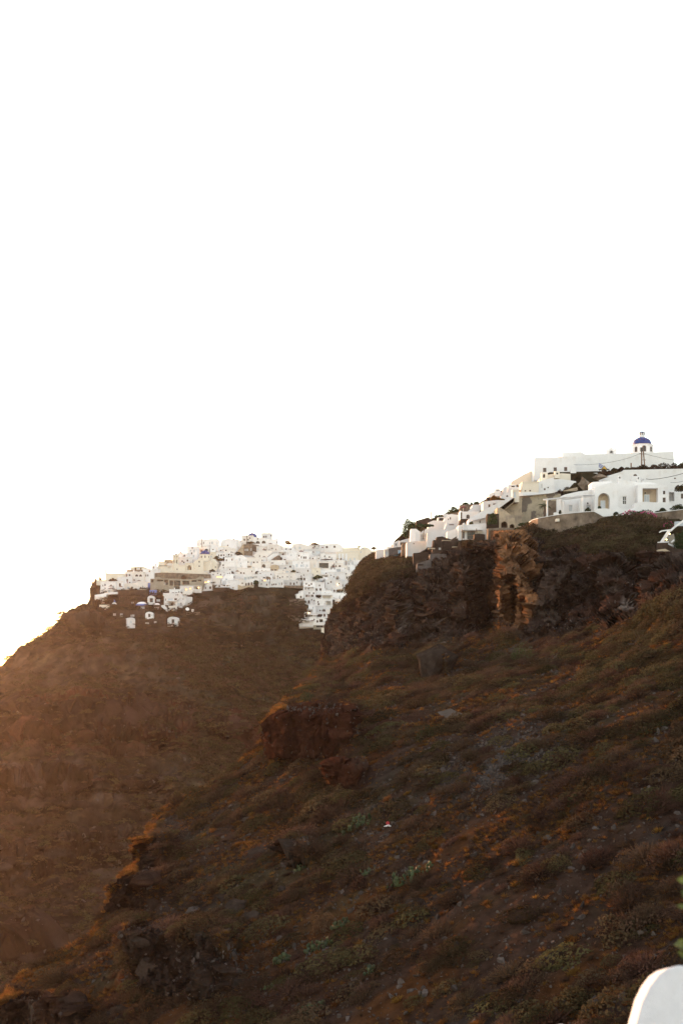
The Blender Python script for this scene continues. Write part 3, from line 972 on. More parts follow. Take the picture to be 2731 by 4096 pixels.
def clear_pole(c, x0, y0, x1, y1, label, Y=None, r=0.06, cat='pole', name='mast', m_='wood'):
    u, v = cp(c, x0, y0)
    u2, v2 = cp(c, x1, y1)
    if Y is None:
        Y = float(FARQ(u2, v2)) - 2
    a, b = PX(u, v, Y), PX(u2, v2, Y)
    o = MB().tube([Vector(b) - Vector((0, 0, 1.0)) - Vector(b), Vector(a) - Vector(b)], r, 6, m_).build(name, None, Vector(b))
    return tag(o, label, cat)

# ---- leafy things
def leafball(n, leaf, seed, squash=0.8, lump=0.35, fill=0.55, up=0.0, stem=False):
    rs = np.random.RandomState(seed)
    d = rs.normal(size=(n, 3))
    d /= np.linalg.norm(d, axis=1, keepdims=True)
    d[:, 2] = np.abs(d[:, 2]) * (1 if stem is False else 1) - 0.12
    lumps = rs.normal(size=(9, 3))
    lumps /= np.linalg.norm(lumps, axis=1, keepdims=True)
    la = np.max((d @ lumps.T), axis=1)
    rad = (fill + (1 - fill) * rs.rand(n) ** 0.5) * (1 - lump + lump * smooth(la, 0.45, 1.0) * 1.6)
    p = d * rad[:, None]
    p[:, 2] *= squash
    nn = d + rs.normal(size=(n, 3)) * 0.7
    nn /= np.linalg.norm(nn, axis=1, keepdims=True)
    t1 = np.cross(nn, rs.normal(size=(n, 3)))
    t1 /= np.linalg.norm(t1, axis=1, keepdims=True)
    t2 = np.cross(nn, t1)
    s = leaf * (0.6 + 0.8 * rs.rand(n))[:, None]
    v = np.stack([p - t1 * s, p + t2 * s * 0.55, p + t1 * s, p - t2 * s * 0.55], 1).reshape(-1, 3)
    f = np.arange(n * 4).reshape(n, 4)
    return v, f

def spikes(n, seed, h=1.0, spread=0.9, w=0.02, droop=0.15):
    rs = np.random.RandomState(seed)
    a = rs.rand(n) * 2 * np.pi
    ra = rs.rand(n) ** 0.6
    base = np.stack([np.cos(a) * ra * 0.3, np.sin(a) * ra * 0.3, np.zeros(n) - 0.05], 1)
    L = h * (0.6 + 0.4 * rs.rand(n))
    tip = base + np.stack([np.cos(a) * ra * spread * L, np.sin(a) * ra * spread * L, L * (1 - 0.45 * ra ** 2) * (1 - droop * rs.rand(n))], 1)
    tip += rs.normal(size=(n, 3)) * 0.06
    mid = (base + tip) / 2 + rs.normal(size=(n, 3)) * 0.05
    side = np.stack([-np.sin(a + rs.normal(size=n) * .5), np.cos(a), np.zeros(n)], 1) * w
    v = np.stack([base - side, base + side, mid + side, tip, mid - side], 1).reshape(-1, 3)
    k = np.arange(n) * 5
    f = [tuple(q) for q in np.stack([k, k + 1, k + 2, k + 3, k + 4], 1)]
    return v, f

def rockmesh(seed, flat=0.7):
    rs = np.random.RandomState(seed)
    import bmesh
    bm = bmesh.new()
    for p in rs.normal(size=(13, 3)):
        p = p / np.linalg.norm(p) * (0.75 + 0.35 * rs.rand())
        bm.verts.new((p[0], p[1] * 0.8, p[2] * flat))
    bmesh.ops.convex_hull(bm, input=bm.verts)
    me = bpy.data.meshes.new('rock')
    bm.to_mesh(me)
    bm.free()
    return me

def tree(u, v, Y, hpx, wpx, label, trunk_frac=0.4, lean=0.0, matn='bush_dark', n=900, seed=1, name='tree', leaf=0.13, squash=0.7):
    sc = Y / F
    H, W = hpx * sc, wpx * sc
    t = thing(name, label, 'tree', tuple(PX(u, v, Y)))
    rs = random.Random(seed)
    tb = MB()
    top = Vector((lean * H * 0.4, 0, H * max(trunk_frac, 0.35)))
    tb.tube([(0, 0, -0.6), (lean * H * 0.15, 0, H * trunk_frac * 0.5), top], [0.055 * H * 0.6, 0.04 * H * 0.6, 0.03 * H * 0.6], 7, 'bark')
    cl = []
    for k in range(6):
        a = k * 1.05 + rs.random()
        e = Vector((lean * H * 0.4 + math.cos(a) * W * 0.30, math.sin(a) * W * 0.25, H * (trunk_frac + (1 - trunk_frac) * rs.uniform(0.35, 0.75))))
        tb.tube([top - Vector((0, 0, 0.1 * H)), (top + e) / 2 + Vector((0, 0, 0.05)), e], [0.018 * H, 0.012 * H, 0.006 * H], 5, 'bark')
        cl.append(e)
    tb.build('trunk', t)
    V, Fc = [], []
    b = 0
    cl.append(Vector((lean * H * 0.4, 0, H * 0.82)))
    for i, e in enumerate(cl):
        r = W * rs.uniform(0.22, 0.33)
        v_, f_ = leafball(n // 7, leaf / max(r, 0.1), seed * 31 + i, squash)
        V.append(v_ * r + np.array(e)[None] - np.array([0, 0, r * 0.2])[None])
        Fc.append(f_ + b)
        b += len(v_)
    me = mesh('crown', np.concatenate(V), np.concatenate(Fc), [matn])
    link('crown', me, t)
    return t

def palm(u, v, Y, hpx, rpx, label, n=13, seed=3):
    sc = Y / F
    H, Rr = hpx * sc, rpx * sc
    t = thing('palm_tree', label, 'palm tree', tuple(PX(u, v, Y)))
    MB().tube([(0, 0, -0.5), (0.03 * H, 0, H * 0.5), (0, 0, H)], [0.12, 0.17, 0.12] if H < 4 else [0.2, 0.17, 0.15], 8, 'bark').build('trunk', t)
    rs = random.Random(seed)
    for k in range(n):
        a = 2 * math.pi * k / n + rs.uniform(-.2, .2)
        el = rs.uniform(0.1, 0.9)
        m = MB()
        pts = []
        for i in range(7):
            s_ = i / 6
            x = Rr * s_ * (1 - 0.12 * s_)
            z = Rr * (el * s_ - (0.55 + el * 0.4) * s_ * s_)
            pts.append(Vector((math.cos(a) * x, math.sin(a) * x, H + z)))
        sd_ = Vector((-math.sin(a), math.cos(a), 0))
        for i in range(6):
            for q in (-1, 1):
                for j in (0, 0.33, 0.66):
                    b0 = pts[i].lerp(pts[i + 1], j)
                    ln = Rr * 0.30 * math.sin(math.pi * min(0.95, (i + j) / 6 + 0.12))
                    tip = b0 + sd_ * q * ln + (pts[i + 1] - pts[i]) * 0.7 - Vector((0, 0, ln * 0.35))
                    m.add([b0, b0 + (pts[i + 1] - pts[i]) * 0.22, tip], [(0, 1, 2)], 'bush_dark')
        m.build('frond', t)
    return t

def scatter(name, P, rot, scl, idx, variants, label, cat):
    """one mass of instances: points carry rotation, scale and variant"""
    col = bpy.data.collections.new(name + '_sources')
    for v in variants:
        col.objects.link(v)
    me = bpy.data.meshes.new(name)
    me.vertices.add(len(P))
    me.vertices.foreach_set('co', np.asarray(P, np.float32).ravel())
    a = me.attributes.new('rot', 'FLOAT_VECTOR', 'POINT')
    a.data.foreach_set('vector', np.asarray(rot, np.float32).ravel())
    a = me.attributes.new('scl', 'FLOAT_VECTOR', 'POINT')
    a.data.foreach_set('vector', np.asarray(scl, np.float32).ravel())
    a = me.attributes.new('idx', 'INT', 'POINT')
    a.data.foreach_set('value', np.asarray(idx, np.int32))
    o = link(name, me)
    ng = bpy.data.node_groups.new(name, 'GeometryNodeTree')
    ng.interface.new_socket('Geometry', in_out='INPUT', socket_type='NodeSocketGeometry')
    ng.interface.new_socket('Geometry', in_out='OUTPUT', socket_type='NodeSocketGeometry')
    N, L = ng.nodes, ng.links
    gi, go = N.new('NodeGroupInput'), N.new('NodeGroupOutput')
    ci = N.new('GeometryNodeCollectionInfo')
    ci.inputs['Collection'].default_value = col
    ci.inputs['Separate Children'].default_value = True
    ci.inputs['Reset Children'].default_value = True
    ip = N.new('GeometryNodeInstanceOnPoints')
    ip.inputs['Pick Instance'].default_value = True
    def na(nm, ty):
        x = N.new('GeometryNodeInputNamedAttribute')
        x.data_type = ty
        x.inputs['Name'].default_value = nm
        return x.outputs['Attribute']
    L.new(gi.outputs[0], ip.inputs['Points'])
    L.new(ci.outputs[0], ip.inputs['Instance'])
    L.new(na('idx', 'INT'), ip.inputs['Instance Index'])
    L.new(na('rot', 'FLOAT_VECTOR'), ip.inputs['Rotation'])
    L.new(na('scl', 'FLOAT_VECTOR'), ip.inputs['Scale'])
    L.new(ip.outputs[0], go.inputs[0])
    md = o.modifiers.new('scatter', 'NODES')
    md.node_group = ng
    tag(o, label, cat, None, 'stuff')
    return o

def zone_words(u, v):
    a = 'left' if u < 1150 else ('middle' if u < 1900 else 'right')
    b = ['cliff foot', 'upper part', 'centre part', 'lower part', 'bottom part'][min(4, max(0, int((v - 2450) / 330)))]
    if v < 2450:
        b = 'bushy bank above the cliff'
        return '%s half of the %s' % ('left' if u < 2100 else 'right', b)
    return '%s %s of the near slope' % (a, b)

# ------------------------------------------------------------------ near hill plots (photo rect, ground no closer than Y)
PADS += [(2130, 1800, 2700, 1885, 330), (2050, 1880, 2320, 1962, 312), (2060, 1940, 2250, 2110, 300), (2160, 1965, 2420, 2075, 286), (2400, 1868, 3000, 1975, 300),
         (2350, 1905, 3000, 2075, 288), (1990, 1955, 2100, 2115, 300), (1820, 1985, 2060, 2120, 318), (1700, 2020, 1960, 2160, 322),
         (1580, 2080, 1830, 2190, 330), (1500, 2175, 1640, 2216, 338), (2595, 2070, 3000, 2205, 226), (2120, 2030, 2370, 2106, 254), (1560, 2130, 1720, 2200, 322)]

mt, NI = make_terrain('near')
near_o = link('near_hillside', mt)
tag(near_o, None, None, None, 'structure')
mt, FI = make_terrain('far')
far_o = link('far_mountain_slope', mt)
tag(far_o, None, None, None, 'structure')
sea = MB().add([(-9000, -500, -260), (9000, -500, -260), (9000, 12000, -260), (-9000, 12000, -260)], [(0, 1, 2, 3)], 'sea').build('sea')
tag(sea, None, None, None, 'structure')

class _Q:
    def __call__(s, u, v):
        g, n = ground(FI, u, v)
        return g.y
FARQ = _Q()

# ------------------------------------------------------------------ far village, cliff-end houses (crop F1)
def FH(c, shape, ops, label, **k):
    return house(c, shape, ops, label, **k)

h = FH('F1', (412, 468, 775, 625), [('K', 525, 545, 563, 582)], 'long low cream house with a tall thin chimney, farthest left on the skyline', m_='cream', depth=9, psi=0.05)
clear_pole('F1', 417, 380, 417, 480, 'tall thin chimney pipe rising from the leftmost skyline house', r=0.35, cat='chimney', name='chimney_pipe', m_='cream')
FH('F1', (228, 600, 480, 645), [], 'low cream parapet wall running to the edge of the far cliff', m_='cream', cat='wall', depth=3)
FH('F1', (308, 628, 602, 782), [('W', 385, 665, 408, 705), ('W', 500, 680, 528, 702), ('W', 385, 738, 408, 758)], 'white box house with three small windows beside the brown cliff nose')
FH('F1', [(635, 630), (635, 550), (648, 532), (675, 525), (930, 520), (930, 660), (635, 660)], [('W', 820, 570, 845, 622), ('W', 770, 627, 795, 650), ('W', 870, 627, 895, 648)], 'white house with a rounded left corner above the terrace of the cliff-end houses')
FH('F1', (778, 437, 1002, 545), [('W', 862, 478, 890, 508), ('W', 812, 478, 832, 510)], 'white upper house with two windows, left of the twin arches')
FH('F1', (1000, 450, 1110, 545), [], 'white block between the twin arches and the narrow upper house')
FH('F1', (925, 440, 1135, 600), [('G', 985, 477, 1045, 520), ('G', 1062, 477, 1120, 522), ('W', 950, 582, 980, 640)], 'white house with twin arched windows in the cliff-end cluster')
FH('F1', (1135, 378, 1345, 600), [('W', 1175, 482, 1205, 520), ('W', 1225, 482, 1245, 518)], 'tall white house with two square windows, right end of the cliff-end cluster')
FH('F1', [(895, 400), (897, 335), (1130, 318), (1220, 355), (1215, 400)], [('K', 975, 345, 1008, 392), ('P', 1030, 345, 1065, 392), ('K', 1085, 345, 1110, 392)], 'glazed pavilion with a sloping roof on the left skyline', m_='cream', dY=4)
FH('F1', (820, 390, 1140, 445), [], 'low brown stone terrace under the glazed skyline pavilion', cat='wall', m_='stone', dY=2)
FH('F1', (600, 620, 745, 782), [('G', 668, 648, 708, 712), ('W', 615, 655, 632, 716)], 'white house with one tall arched window and a slit beside it')
FH('F1', [(745, 775), (745, 665), (780, 655), (985, 645), (1040, 690), (1080, 775)], [('P', 825, 718, 875, 755), ('G', 898, 716, 950, 755)], 'broad white house whose right edge slopes down like a stair')
FH('F1', [(985, 775), (985, 645), (1030, 628), (1235, 625), (1235, 775)], [('W', 1088, 725, 1112, 758), ('P', 1158, 722, 1190, 765)], 'white house with a pale door just left of the blue painted house')
FH('F1', (1228, 650, 1396, 782), [('K', 1272, 692, 1385, 766)], 'house painted blue with a wide dark loggia', m_='blue_wall', depth=5)
FH('F1', (1396, 648, 1562, 782), [('N', 1415, 668, 1550, 768)], 'white house with one wide arch right of the blue painted house', depth=5)
FH('F1', (1248, 785, 1412, 852), [('W', 1300, 810, 1320, 848), ('W', 1345, 810, 1365, 848)], 'small blue painted house below the blue loggia', m_='blue_wall', depth=4, extra='norim')
FH('F1', [(195, 925), (195, 880), (275, 868), (380, 850), (385, 840), (625, 818), (625, 862), (425, 875), (415, 925)], [], 'stepped white terrace parapet at the left end of the far village', cat='wall', depth=5, dY=-1)
FH('F1', (205, 925, 365, 995), [('K', 290, 935, 350, 990)], 'white underbuilding with a dark opening below the stepped terrace', depth=4)
FH('F1', (300, 775, 550, 850), [('P', 330, 790, 365, 846), ('P', 450, 785, 500, 840)], 'white shaded bar under a flat pergola at the left end of the village', depth=4, extra='norim')
for (x, y, w, cl_, lb, cc) in [(508, 690, 95, False, 'brown parasol in front of the leftmost white box house', 'canvas'), (710, 700, 88, False, 'brown parasol below the tall arched window', 'canvas'),
                               (1062, 585, 100, False, 'broad brown parasol at the right of the cliff-end cluster', 'canvas'), (515, 735, 150, False, 'widest flat parasol over the leftmost bar', 'canvas'),
                               (822, 455, 30, True, 'closed red parasol beside the left upper house', 'maroon'), (558, 685, 24, True, 'closed dark parasol beside the leftmost box house', 'metal'),
                               (1138, 695, 24, True, 'closed dark parasol left of the blue painted house', 'metal'), (838, 600, 26, True, 'closed red parasol under the rounded house', 'maroon'), (860, 388, 60, False, 'red parasol left of the glazed skyline pavilion', 'maroon')]:
    parasol('F1', x, y, w, lb, cc, closed=cl_)

# the church quarter (crop F2)
FH('F2', [(75, 190 + 650), (75, 800), (1135, 862 - 40), (1135, 880), (600, 862)], [], 'long pale railing wall of the church forecourt', cat='wall', m_='cream', depth=2, psi=0.0, dY=-1, extra='norim')
t = FH('F2', (440, 690, 556, 805), [('W', 526, 755, 541, 786)], 'tall cream bell tower with two open belfry tiers and a small blue dome', cat='bell tower', m_='cream', depth=6, psi=-0.1, name='bell_tower', extra='norim')
def tower_tiers(t, c, Y, tiers, m_='cream'):
    sc = Y / F
    loc = Vector(t.location)
    for (x0, y0, x1, y1, ops) in tiers:
        u0, v0 = cp(c, x0, y0)
        u1, v1 = cp(c, x1, y1)
        w = (u1 - u0) * sc
        hh = (v1 - v0) * sc
        zb = Y * (V0 - v1) / F - loc.z
        xc = Y * ((u0 + u1) / 2 - UC) / F - loc.x
        holes = []
        for (a, b, c_, d) in ops:
            pa = arch_pts(a, b, c_, d)
            holes.append(([((p[0] - (x0 + x1) / 2) / (x1 - x0) * w + xc, (y1 - p[1]) / (y1 - y0) * hh + zb) for p in pa], w * 0.55))
        out = [(xc - w / 2, zb), (xc - w / 2, zb + hh), (xc + w / 2, zb + hh), (xc + w / 2, zb)]
        g = wall_mesh('belfry_tier', out, holes, w * 0.9, m_)
        link('belfry_tier', g, t, (0, 0.2, 0))
        MB().box(xc - w / 2 - 0.15, 0.05, zb + hh, xc + w / 2 + 0.15, w * 0.9 + 0.35, zb + hh + 0.2, m_).build('cornice', t)
Yb = BOX_USED[-1][4]
tower_tiers(t, 'F2', Yb, [(446, 552, 550, 690, [(460, 576, 484, 655), (512, 580, 538, 655)]), (450, 486, 546, 550, [(470, 505, 488, 540), (520, 505, 538, 540)])])
uv = cp('F2', 497, 484)
MB().lathe(dome_prof(28 / 4.9 * Yb / F, 36 / 4.9 * Yb / F), 14, 'blue').build('dome', t, Vector((Yb * (uv[0] - UC) / F, Yb + 2, Yb * (V0 - uv[1]) / F)) - t.location, True)
church = FH('F2', [(850, 805), (850, 640), (958, 555), (966, 550), (1052, 612), (1052, 805)], [('W', 957, 605, 977, 638), ('W', 957, 695, 977, 725), ('W', 835 + 25, 745, 852 + 25, 760)], 'gabled cream church with a big blue dome on a windowed drum', cat='church', m_='cream', depth=16, psi=-0.05, extra='norim', name='church')
Yc = BOX_USED[-1][4]
def church_add(t, c, Yd, cx, y0, y1, half, dome_top, dome_half, n=12, m_='cream', wins=(), dm='blue', lantern=None, Ybase=None):
    """drum (with arched windows), dome and ribs at depth Yd"""
    sc = Yd / F / CR[c][2]
    u, v = cp(c, cx, y1)
    org = Vector(PX(u, v, Yd)) - Vector(t.location)
    rot = -t.rotation_euler.z
    if rot:
        org = Matrix.Rotation(rot, 4, 'Z') @ org
    r = half * sc
    hh = (y1 - y0) * sc
    d = MB()
    d.lathe([(r, -1.5), (r, hh), (r * 1.05, hh + 0.001), (r * 1.05, hh + 0.2), (r * .9, hh + 0.22)], n, m_, ph=0.5)
    dr = d.build('drum', t, org)
    for (x, ya, yb, w) in wins:
        s = (x - cx) / half
        a = math.asin(max(-0.95, min(0.95, s)))
        aa = round((a / (2 * math.pi / n))) * (2 * math.pi / n) if n <= 8 else a
        rr = r * math.cos(math.pi / n)
        pts = arch_pts(-w / 2 * sc, -(y1 - ya) * sc, w / 2 * sc, -(y1 - yb) * sc)
        pts = [(p[0], -p[1]) for p in pts]
        m = MB()
        nn = len(pts)
        m.add([(p[0] * 1.35, -0.06, p[1] if p[1] < pts[0][1] + 0.01 else p[1] + 0.08) for p in pts] + [(p[0] * 1.35, 0.3, p[1]) for p in pts], [(i, (i + 1) % nn, nn + (i + 1) % nn, nn + i) for i in range(nn)] + [tuple(range(nn))], 'frame')
        m.add([(p[0], -0.075, p[1]) for p in pts], tessellate_polygon([[Vector((p[0], p[1], 0)) for p in pts]]), 'glass')
        w_ = m.build('window', dr, (math.sin(aa) * rr, -math.cos(aa) * rr, 0), rot=(0, 0, aa))
    zt = hh + 0.2
    MB().lathe(dome_prof(dome_half * sc, (y0 - dome_top) * sc, 9), 24, dm).build('dome', t, org + Vector((0, 0, zt)), True)
    MB().lathe([(dome_half * sc * 1.06, 0), (dome_half * sc * 1.06, 0.12), (dome_half * sc, 0.13)], 24, 'red_trim').build('cornice', t, org + Vector((0, 0, zt)))
    return org, sc, zt
church_add(church, 'F2', Yc + 7, 1082, 490, 600, 110, 408, 93, wins=[(1022, 515, 555, 17), (1100, 510, 553, 18), (1165, 518, 556, 14)])
FH('F2', (1052, 745 - 120, 1190, 805), [], 'plain cream side wall of the domed church', cat='church annex', m_='cream', depth=9, dY=1)
FH('F2', [(1190, 805), (1190, 600), (1200, 560), (1240, 558), (1303, 642), (1303, 805)], [('W', 1295 - 20, 710, 1303 - 12, 745)], 'cream gabled chapel end on the right of the domed church', cat='church annex', m_='cream', depth=10, dY=2)
FH('F2', (690, 660, 850, 805), [('A', 727, 690, 815, 783)], 'cream arched porch between the bell tower and the domed church', cat='porch', m_='cream', depth=5, back_m='tan')
FH('F2', (556, 700, 692, 805), [], 'cream wall block just right of the bell tower foot', cat='wall', m_='cream', depth=4)
FH('F2', (75, 725, 440, 805), [('W', 365, 715 + 10, 400, 760)], 'long low cream building left of the bell tower', m_='cream')
FH('F2', (165, 632, 282, 695), [], 'small cream house on the skyline left of the tan house', m_='cream')
FH('F2', (165, 692, 330, 728), [], 'low brown balcony wall under the small cream skyline house', cat='wall', m_='concrete', dY=-1)
FH('F2', (282, 580, 405, 690), [('W', 308, 610, 322, 650), ('W', 350, 610, 364, 650)], 'tan plastered house on the skyline left of the bell tower', m_='tan')
FH('F2', ('v', 330, 650, 440, 760, 20), [('O', 345, 700, 425, 750)], 'white vaulted house with a loggia below the tan house', dY=-1)
t = FH('F2', [(45, 790), (45, 700), (68, 685), (92, 690), (92, 660), (102, 640), (112, 660), (112, 700), (140, 705), (140, 790)], [('N', 52, 712, 82, 752)], 'small white bell gable at the left end of the church quarter', cat='bell gable', depth=3, name='bell_gable')
FH('F2', (550, 462, 728, 560), [('P', 600, 535, 630, 555)], 'white house directly right of the bell tower top')
FH('F2', (560, 545, 830, 705), [('W', 655, 620, 678, 650), ('P', 590, 628, 615, 660), ('P', 790, 620, 812, 660)], 'white house with one reddish window between bell tower and church')
FH('F2', (728, 332, 925, 560), [('P', 785, 390, 815, 420), ('P', 845, 387, 885, 442), ('P', 845, 490, 870, 535)], 'tall white house with three pale windows above the church porch')
FH('F2', (925, 325, 1160, 470), [('O', 945, 367, 1055, 430), ('G', 1070, 367, 1145, 408)], 'white house with a wide loggia and an arch behind the blue church dome', dY=3)
FH('F2', (925, 300, 1300, 372), [('K', 1150, 290 + 14, 1190, 330)], 'long white terrace block under the skyline barrel house')
FH('F2', [(925, 305), (925, 215), (940, 190), (975, 175), (1020, 180), (1155, 185), (1160, 173), (1320, 172), (1335, 180), (1375, 215), (1375, 305)],
   [('P', 938, 257, 958, 298), ('P', 990, 257, 1015, 292), ('W', 1048, 232, 1060, 278), ('P', 1168, 240, 1188, 276), ('P', 1208, 232, 1236, 280), ('P', 1312, 245, 1322, 280)], 'long white house with a rounded left roof on the skyline above the church')
clear_pole('F2', 1018, 122, 1022, 300, 'tall mast in front of the rounded skyline house', r=0.16)
FH('F2', [(1380, 310), (1395, 240), (1430, 180), (1445, 190), (1540, 160), (1550, 180), (1700, 185), (1700, 310)], [('W', 1512, 290, 1535, 312)], 'white skyline house with stepped gables right of the rounded one')
FH('F2', (1255, 318, 1800, 350), [], 'cream retaining wall below the stepped skyline gables', cat='wall', m_='cream', depth=2, extra='norim')
FH('F2', (1310, 352, 1700, 470), [('W', 1375, 390, 1400, 413), ('W', 1425, 388, 1453, 413), ('W', 1480, 385, 1505, 413)], 'white upper storey house with a row of three windows, right of the blue dome', dY=2)
FH('F2', (1305, 455, 1700, 550), [('W', 1340, 480, 1362, 512), ('W', 1385, 480, 1415, 513), ('W', 1440, 478, 1462, 507), ('W', 1535, 470, 1562, 500)], 'white lower storey house with a row of four windows, right of the blue dome', dY=-1)
FH('F2', (1180, 440, 1312, 560), [('W', 1212, 468, 1226, 482), ('P', 1190, 505, 1215, 540)], 'cream block close behind the right side of the blue dome', m_='cream')
FH('F2', (1180, 360, 1290, 450), [('W', 1222, 375, 1250, 392)], 'white block with a small dark window above the cream block')
for (x, y, w, cl_, lb, cc) in [(685, 380, 80, False, 'topmost of three maroon parasols on the skyline left of the church', 'maroon'), (605, 425, 70, False, 'middle maroon parasol of three left of the church', 'maroon'),
                               (662, 497, 80, False, 'lowest of three maroon parasols left of the church', 'maroon'), (832, 300, 26, True, 'closed red parasol on the skyline beside the rounded house', 'maroon')]:
    parasol('F2', x, y, w, lb, cc, closed=cl_)

# stone wall, concrete frame, deck, white blocks (crop F3)
FH('F3', [(60, 195), (75, 62), (250, 50), (620, 62), (1180, 85), (1180, 200)], [('N', 620, 100, 712, 195)], 'big brown rubble stone wall with one tall arch under the church', cat='wall', m_='stone', depth=3, psi=0.0, name='retaining_wall')
FH('F3', [(8, 400), (12, 170), (100, 172), (105, 135), (180, 133), (250, 165), (365, 168), (600, 180), (700, 180), (900, 178), (970, 128), (1035, 128), (1035, 400)],
   [('K', 140, 186, 262, 222), ('K', 280, 186, 360, 290), ('K', 388, 205, 458, 306), ('K', 475, 205, 600, 312), ('K', 640, 215, 775, 285), ('K', 815, 196, 915, 232), ('K', 940, 186, 1010, 222), ('K', 475, 322, 590, 385), ('K', 22, 182, 72, 245)],
   'unfinished raw concrete frame building with dark bays below the stone wall', m_='concrete', psi=0.0, name='concrete_building', cat='building', depth=6)
FH('F3', [(1035, 160), (1035, 130), (1195, 165), (1195, 190)], [], 'low curved concrete ramp right of the unfinished frame', cat='wall', m_='concrete', depth=3)
FH('F3', (575, 288, 1005, 322), [], 'orange wooden deck parapet of the terrace restaurant', cat='deck', m_='deck', depth=7, psi=0.0, name='wooden_deck', dY=-2)
FH('F3', (590, 318, 1008, 402), [('L', 685, 357, 735, 400), ('L', 770, 340, 815, 386), ('O', 860, 318, 990, 376)], 'white restaurant house with lit windows below the orange deck', psi=0.0, depth=6, dY=-2)
FH('F3', [(640, 505), (640, 405), (845, 392), (845, 420), (820, 470), (760, 492), (700, 505)], [], 'bulging white retaining bastion below the terrace restaurant', cat='wall', depth=6, dY=-1, psi=0.0)
for k, x in enumerate([790, 870, 950]):
    clear_pole('F3', x, 215, x, 290, ['left', 'middle', 'right'][k] + ' wooden pergola post on the orange restaurant deck', r=0.08, m_='deck', cat='pergola post', name='pergola_post')
t = FH('F3', (380, 388, 600, 505), [('W', 432, 438, 480, 460), ('W', 492, 438, 544, 460)], 'top storey of the white house tower on the dark slope, with ribbon windows', depth=6)
chimney(t, -1.8, 1, 14 * 0.1, 1.0, 0.3)
FH('F3', [(275, 710), (278, 520), (258, 500), (258, 450), (600, 448), (622, 520), (540, 600), (530, 710)], [('P', 355, 550, 455, 600), ('W', 480, 553, 532, 595), ('W', 300, 562, 316, 600), ('O', 370, 622, 500, 700), ('W', 508, 475, 523, 500), ('W', 540, 475, 556, 498)],
   'middle storeys of the white house tower on the dark slope, with a balcony', depth=7, psi=0.0)
MB_ = house('F3', (330, 600, 530, 612), [], 'thin white balcony slab on the white house tower', cat='balcony', Y=BOX_USED[-1][4] - 0.9, psi=0.0, depth=0.9, ext=0, extra='norim')
FH('F3', (365, 712, 526, 785), [('P', 408, 737, 432, 768), ('W', 475, 738, 495, 765)], 'lowest storey of the white house tower on the dark slope', depth=5)
FH('F3', [(525, 725), (525, 640), (620, 522), (710, 518), (706, 640), (690, 640), (690, 680), (600, 722)], [('W', 640, 560, 656, 578), ('W', 602, 642, 620, 680), ('P', 538, 645, 592, 695)], 'sloping white right wing of the house tower', depth=6)
FH('F3', [(225, 720), (225, 690), (285, 685), (350, 760), (350, 800), (300, 780)], [], 'white outside stair left of the house tower foot', cat='stairs', depth=2, name='outside_stair')
FH('F3', (818, 768, 862, 822), [('P', 832, 785, 850, 815)], 'small white utility box alone on the dark slope', cat='utility box', name='utility_box', depth=2, extra='norim')
o = FH('F3', (720, 822, 985, 850), [], 'tan stone ledge carrying the utility box', cat='wall', m_='stone', depth=3)
uv = cp('F3', 735, 780)
Yd = float(FARQ(uv[0], uv[1] + 6)) - 3
dsh = thing('satellite_dish', 'white satellite dish left of the utility box on the dark slope', 'satellite dish', tuple(PX(uv[0], uv[1] + 5, Yd)))
MB().lathe([(0.05, 0), (0.35, 0.05), (0.65, 0.18), (0.8, 0.3), (0.78, 0.34), (0.3, 0.1)], 14, 'white').build('dish', dsh, (0, 0, 0.7), rot=(R(60), R(20), 0))
MB().tube([(0, 0, -0.6), (0, 0, 0.7)], 0.06, 6, 'metal').build('post', dsh)
FH('F3', (1200, 48, 1450, 165), [('L', 1290, 120, 1425, 158), ('W', 1320, 56, 1335, 78)], 'white house with a warm lit porch right of the stone wall')
FH('F3', (1390, 10, 1600, 120), [('W', 1430, 35, 1441, 60), ('W', 1450, 35, 1462, 60)], 'white house with two slit windows above the lit porch')
FH('F3', (1035, 180, 1205, 262), [('L', 1060, 222, 1140, 258)], 'white house with a wide lit window right of the orange deck')
FH('F3', [(1020, 385), (1100, 300), (1170, 235), (1210, 205), (1235, 205), (1235, 385)], [('W', 1085, 320, 1105, 372), ('W', 1165, 322, 1205, 370)], 'white house with a roof sloping down left, behind the palm')
FH('F3', [(1395, 228), (1405, 200), (1500, 75), (1640, 75), (1640, 228)], [('P', 1480, 165, 1520, 200)], 'white house with a long slanting left edge right of the palm', dY=-1)
FH('F3', [(1265, 378), (1270, 345), (1340, 278), (1480, 320), (1478, 378)], [('K', 1340, 300, 1380, 330)], 'white gabled shelter on the dark stone base near the palm', dY=-1)
FH('F3', (1265, 342, 1568, 380), [], 'dark stone base under the gabled shelter', cat='wall', m_='dark_stone', depth=3, dY=-2)
FH('F3', (1500, 210, 1700, 345), [('W', 1500, 290, 1530, 320), ('W', 1538, 290, 1560, 320)], 'white house with two dark doors right of the gabled shelter')

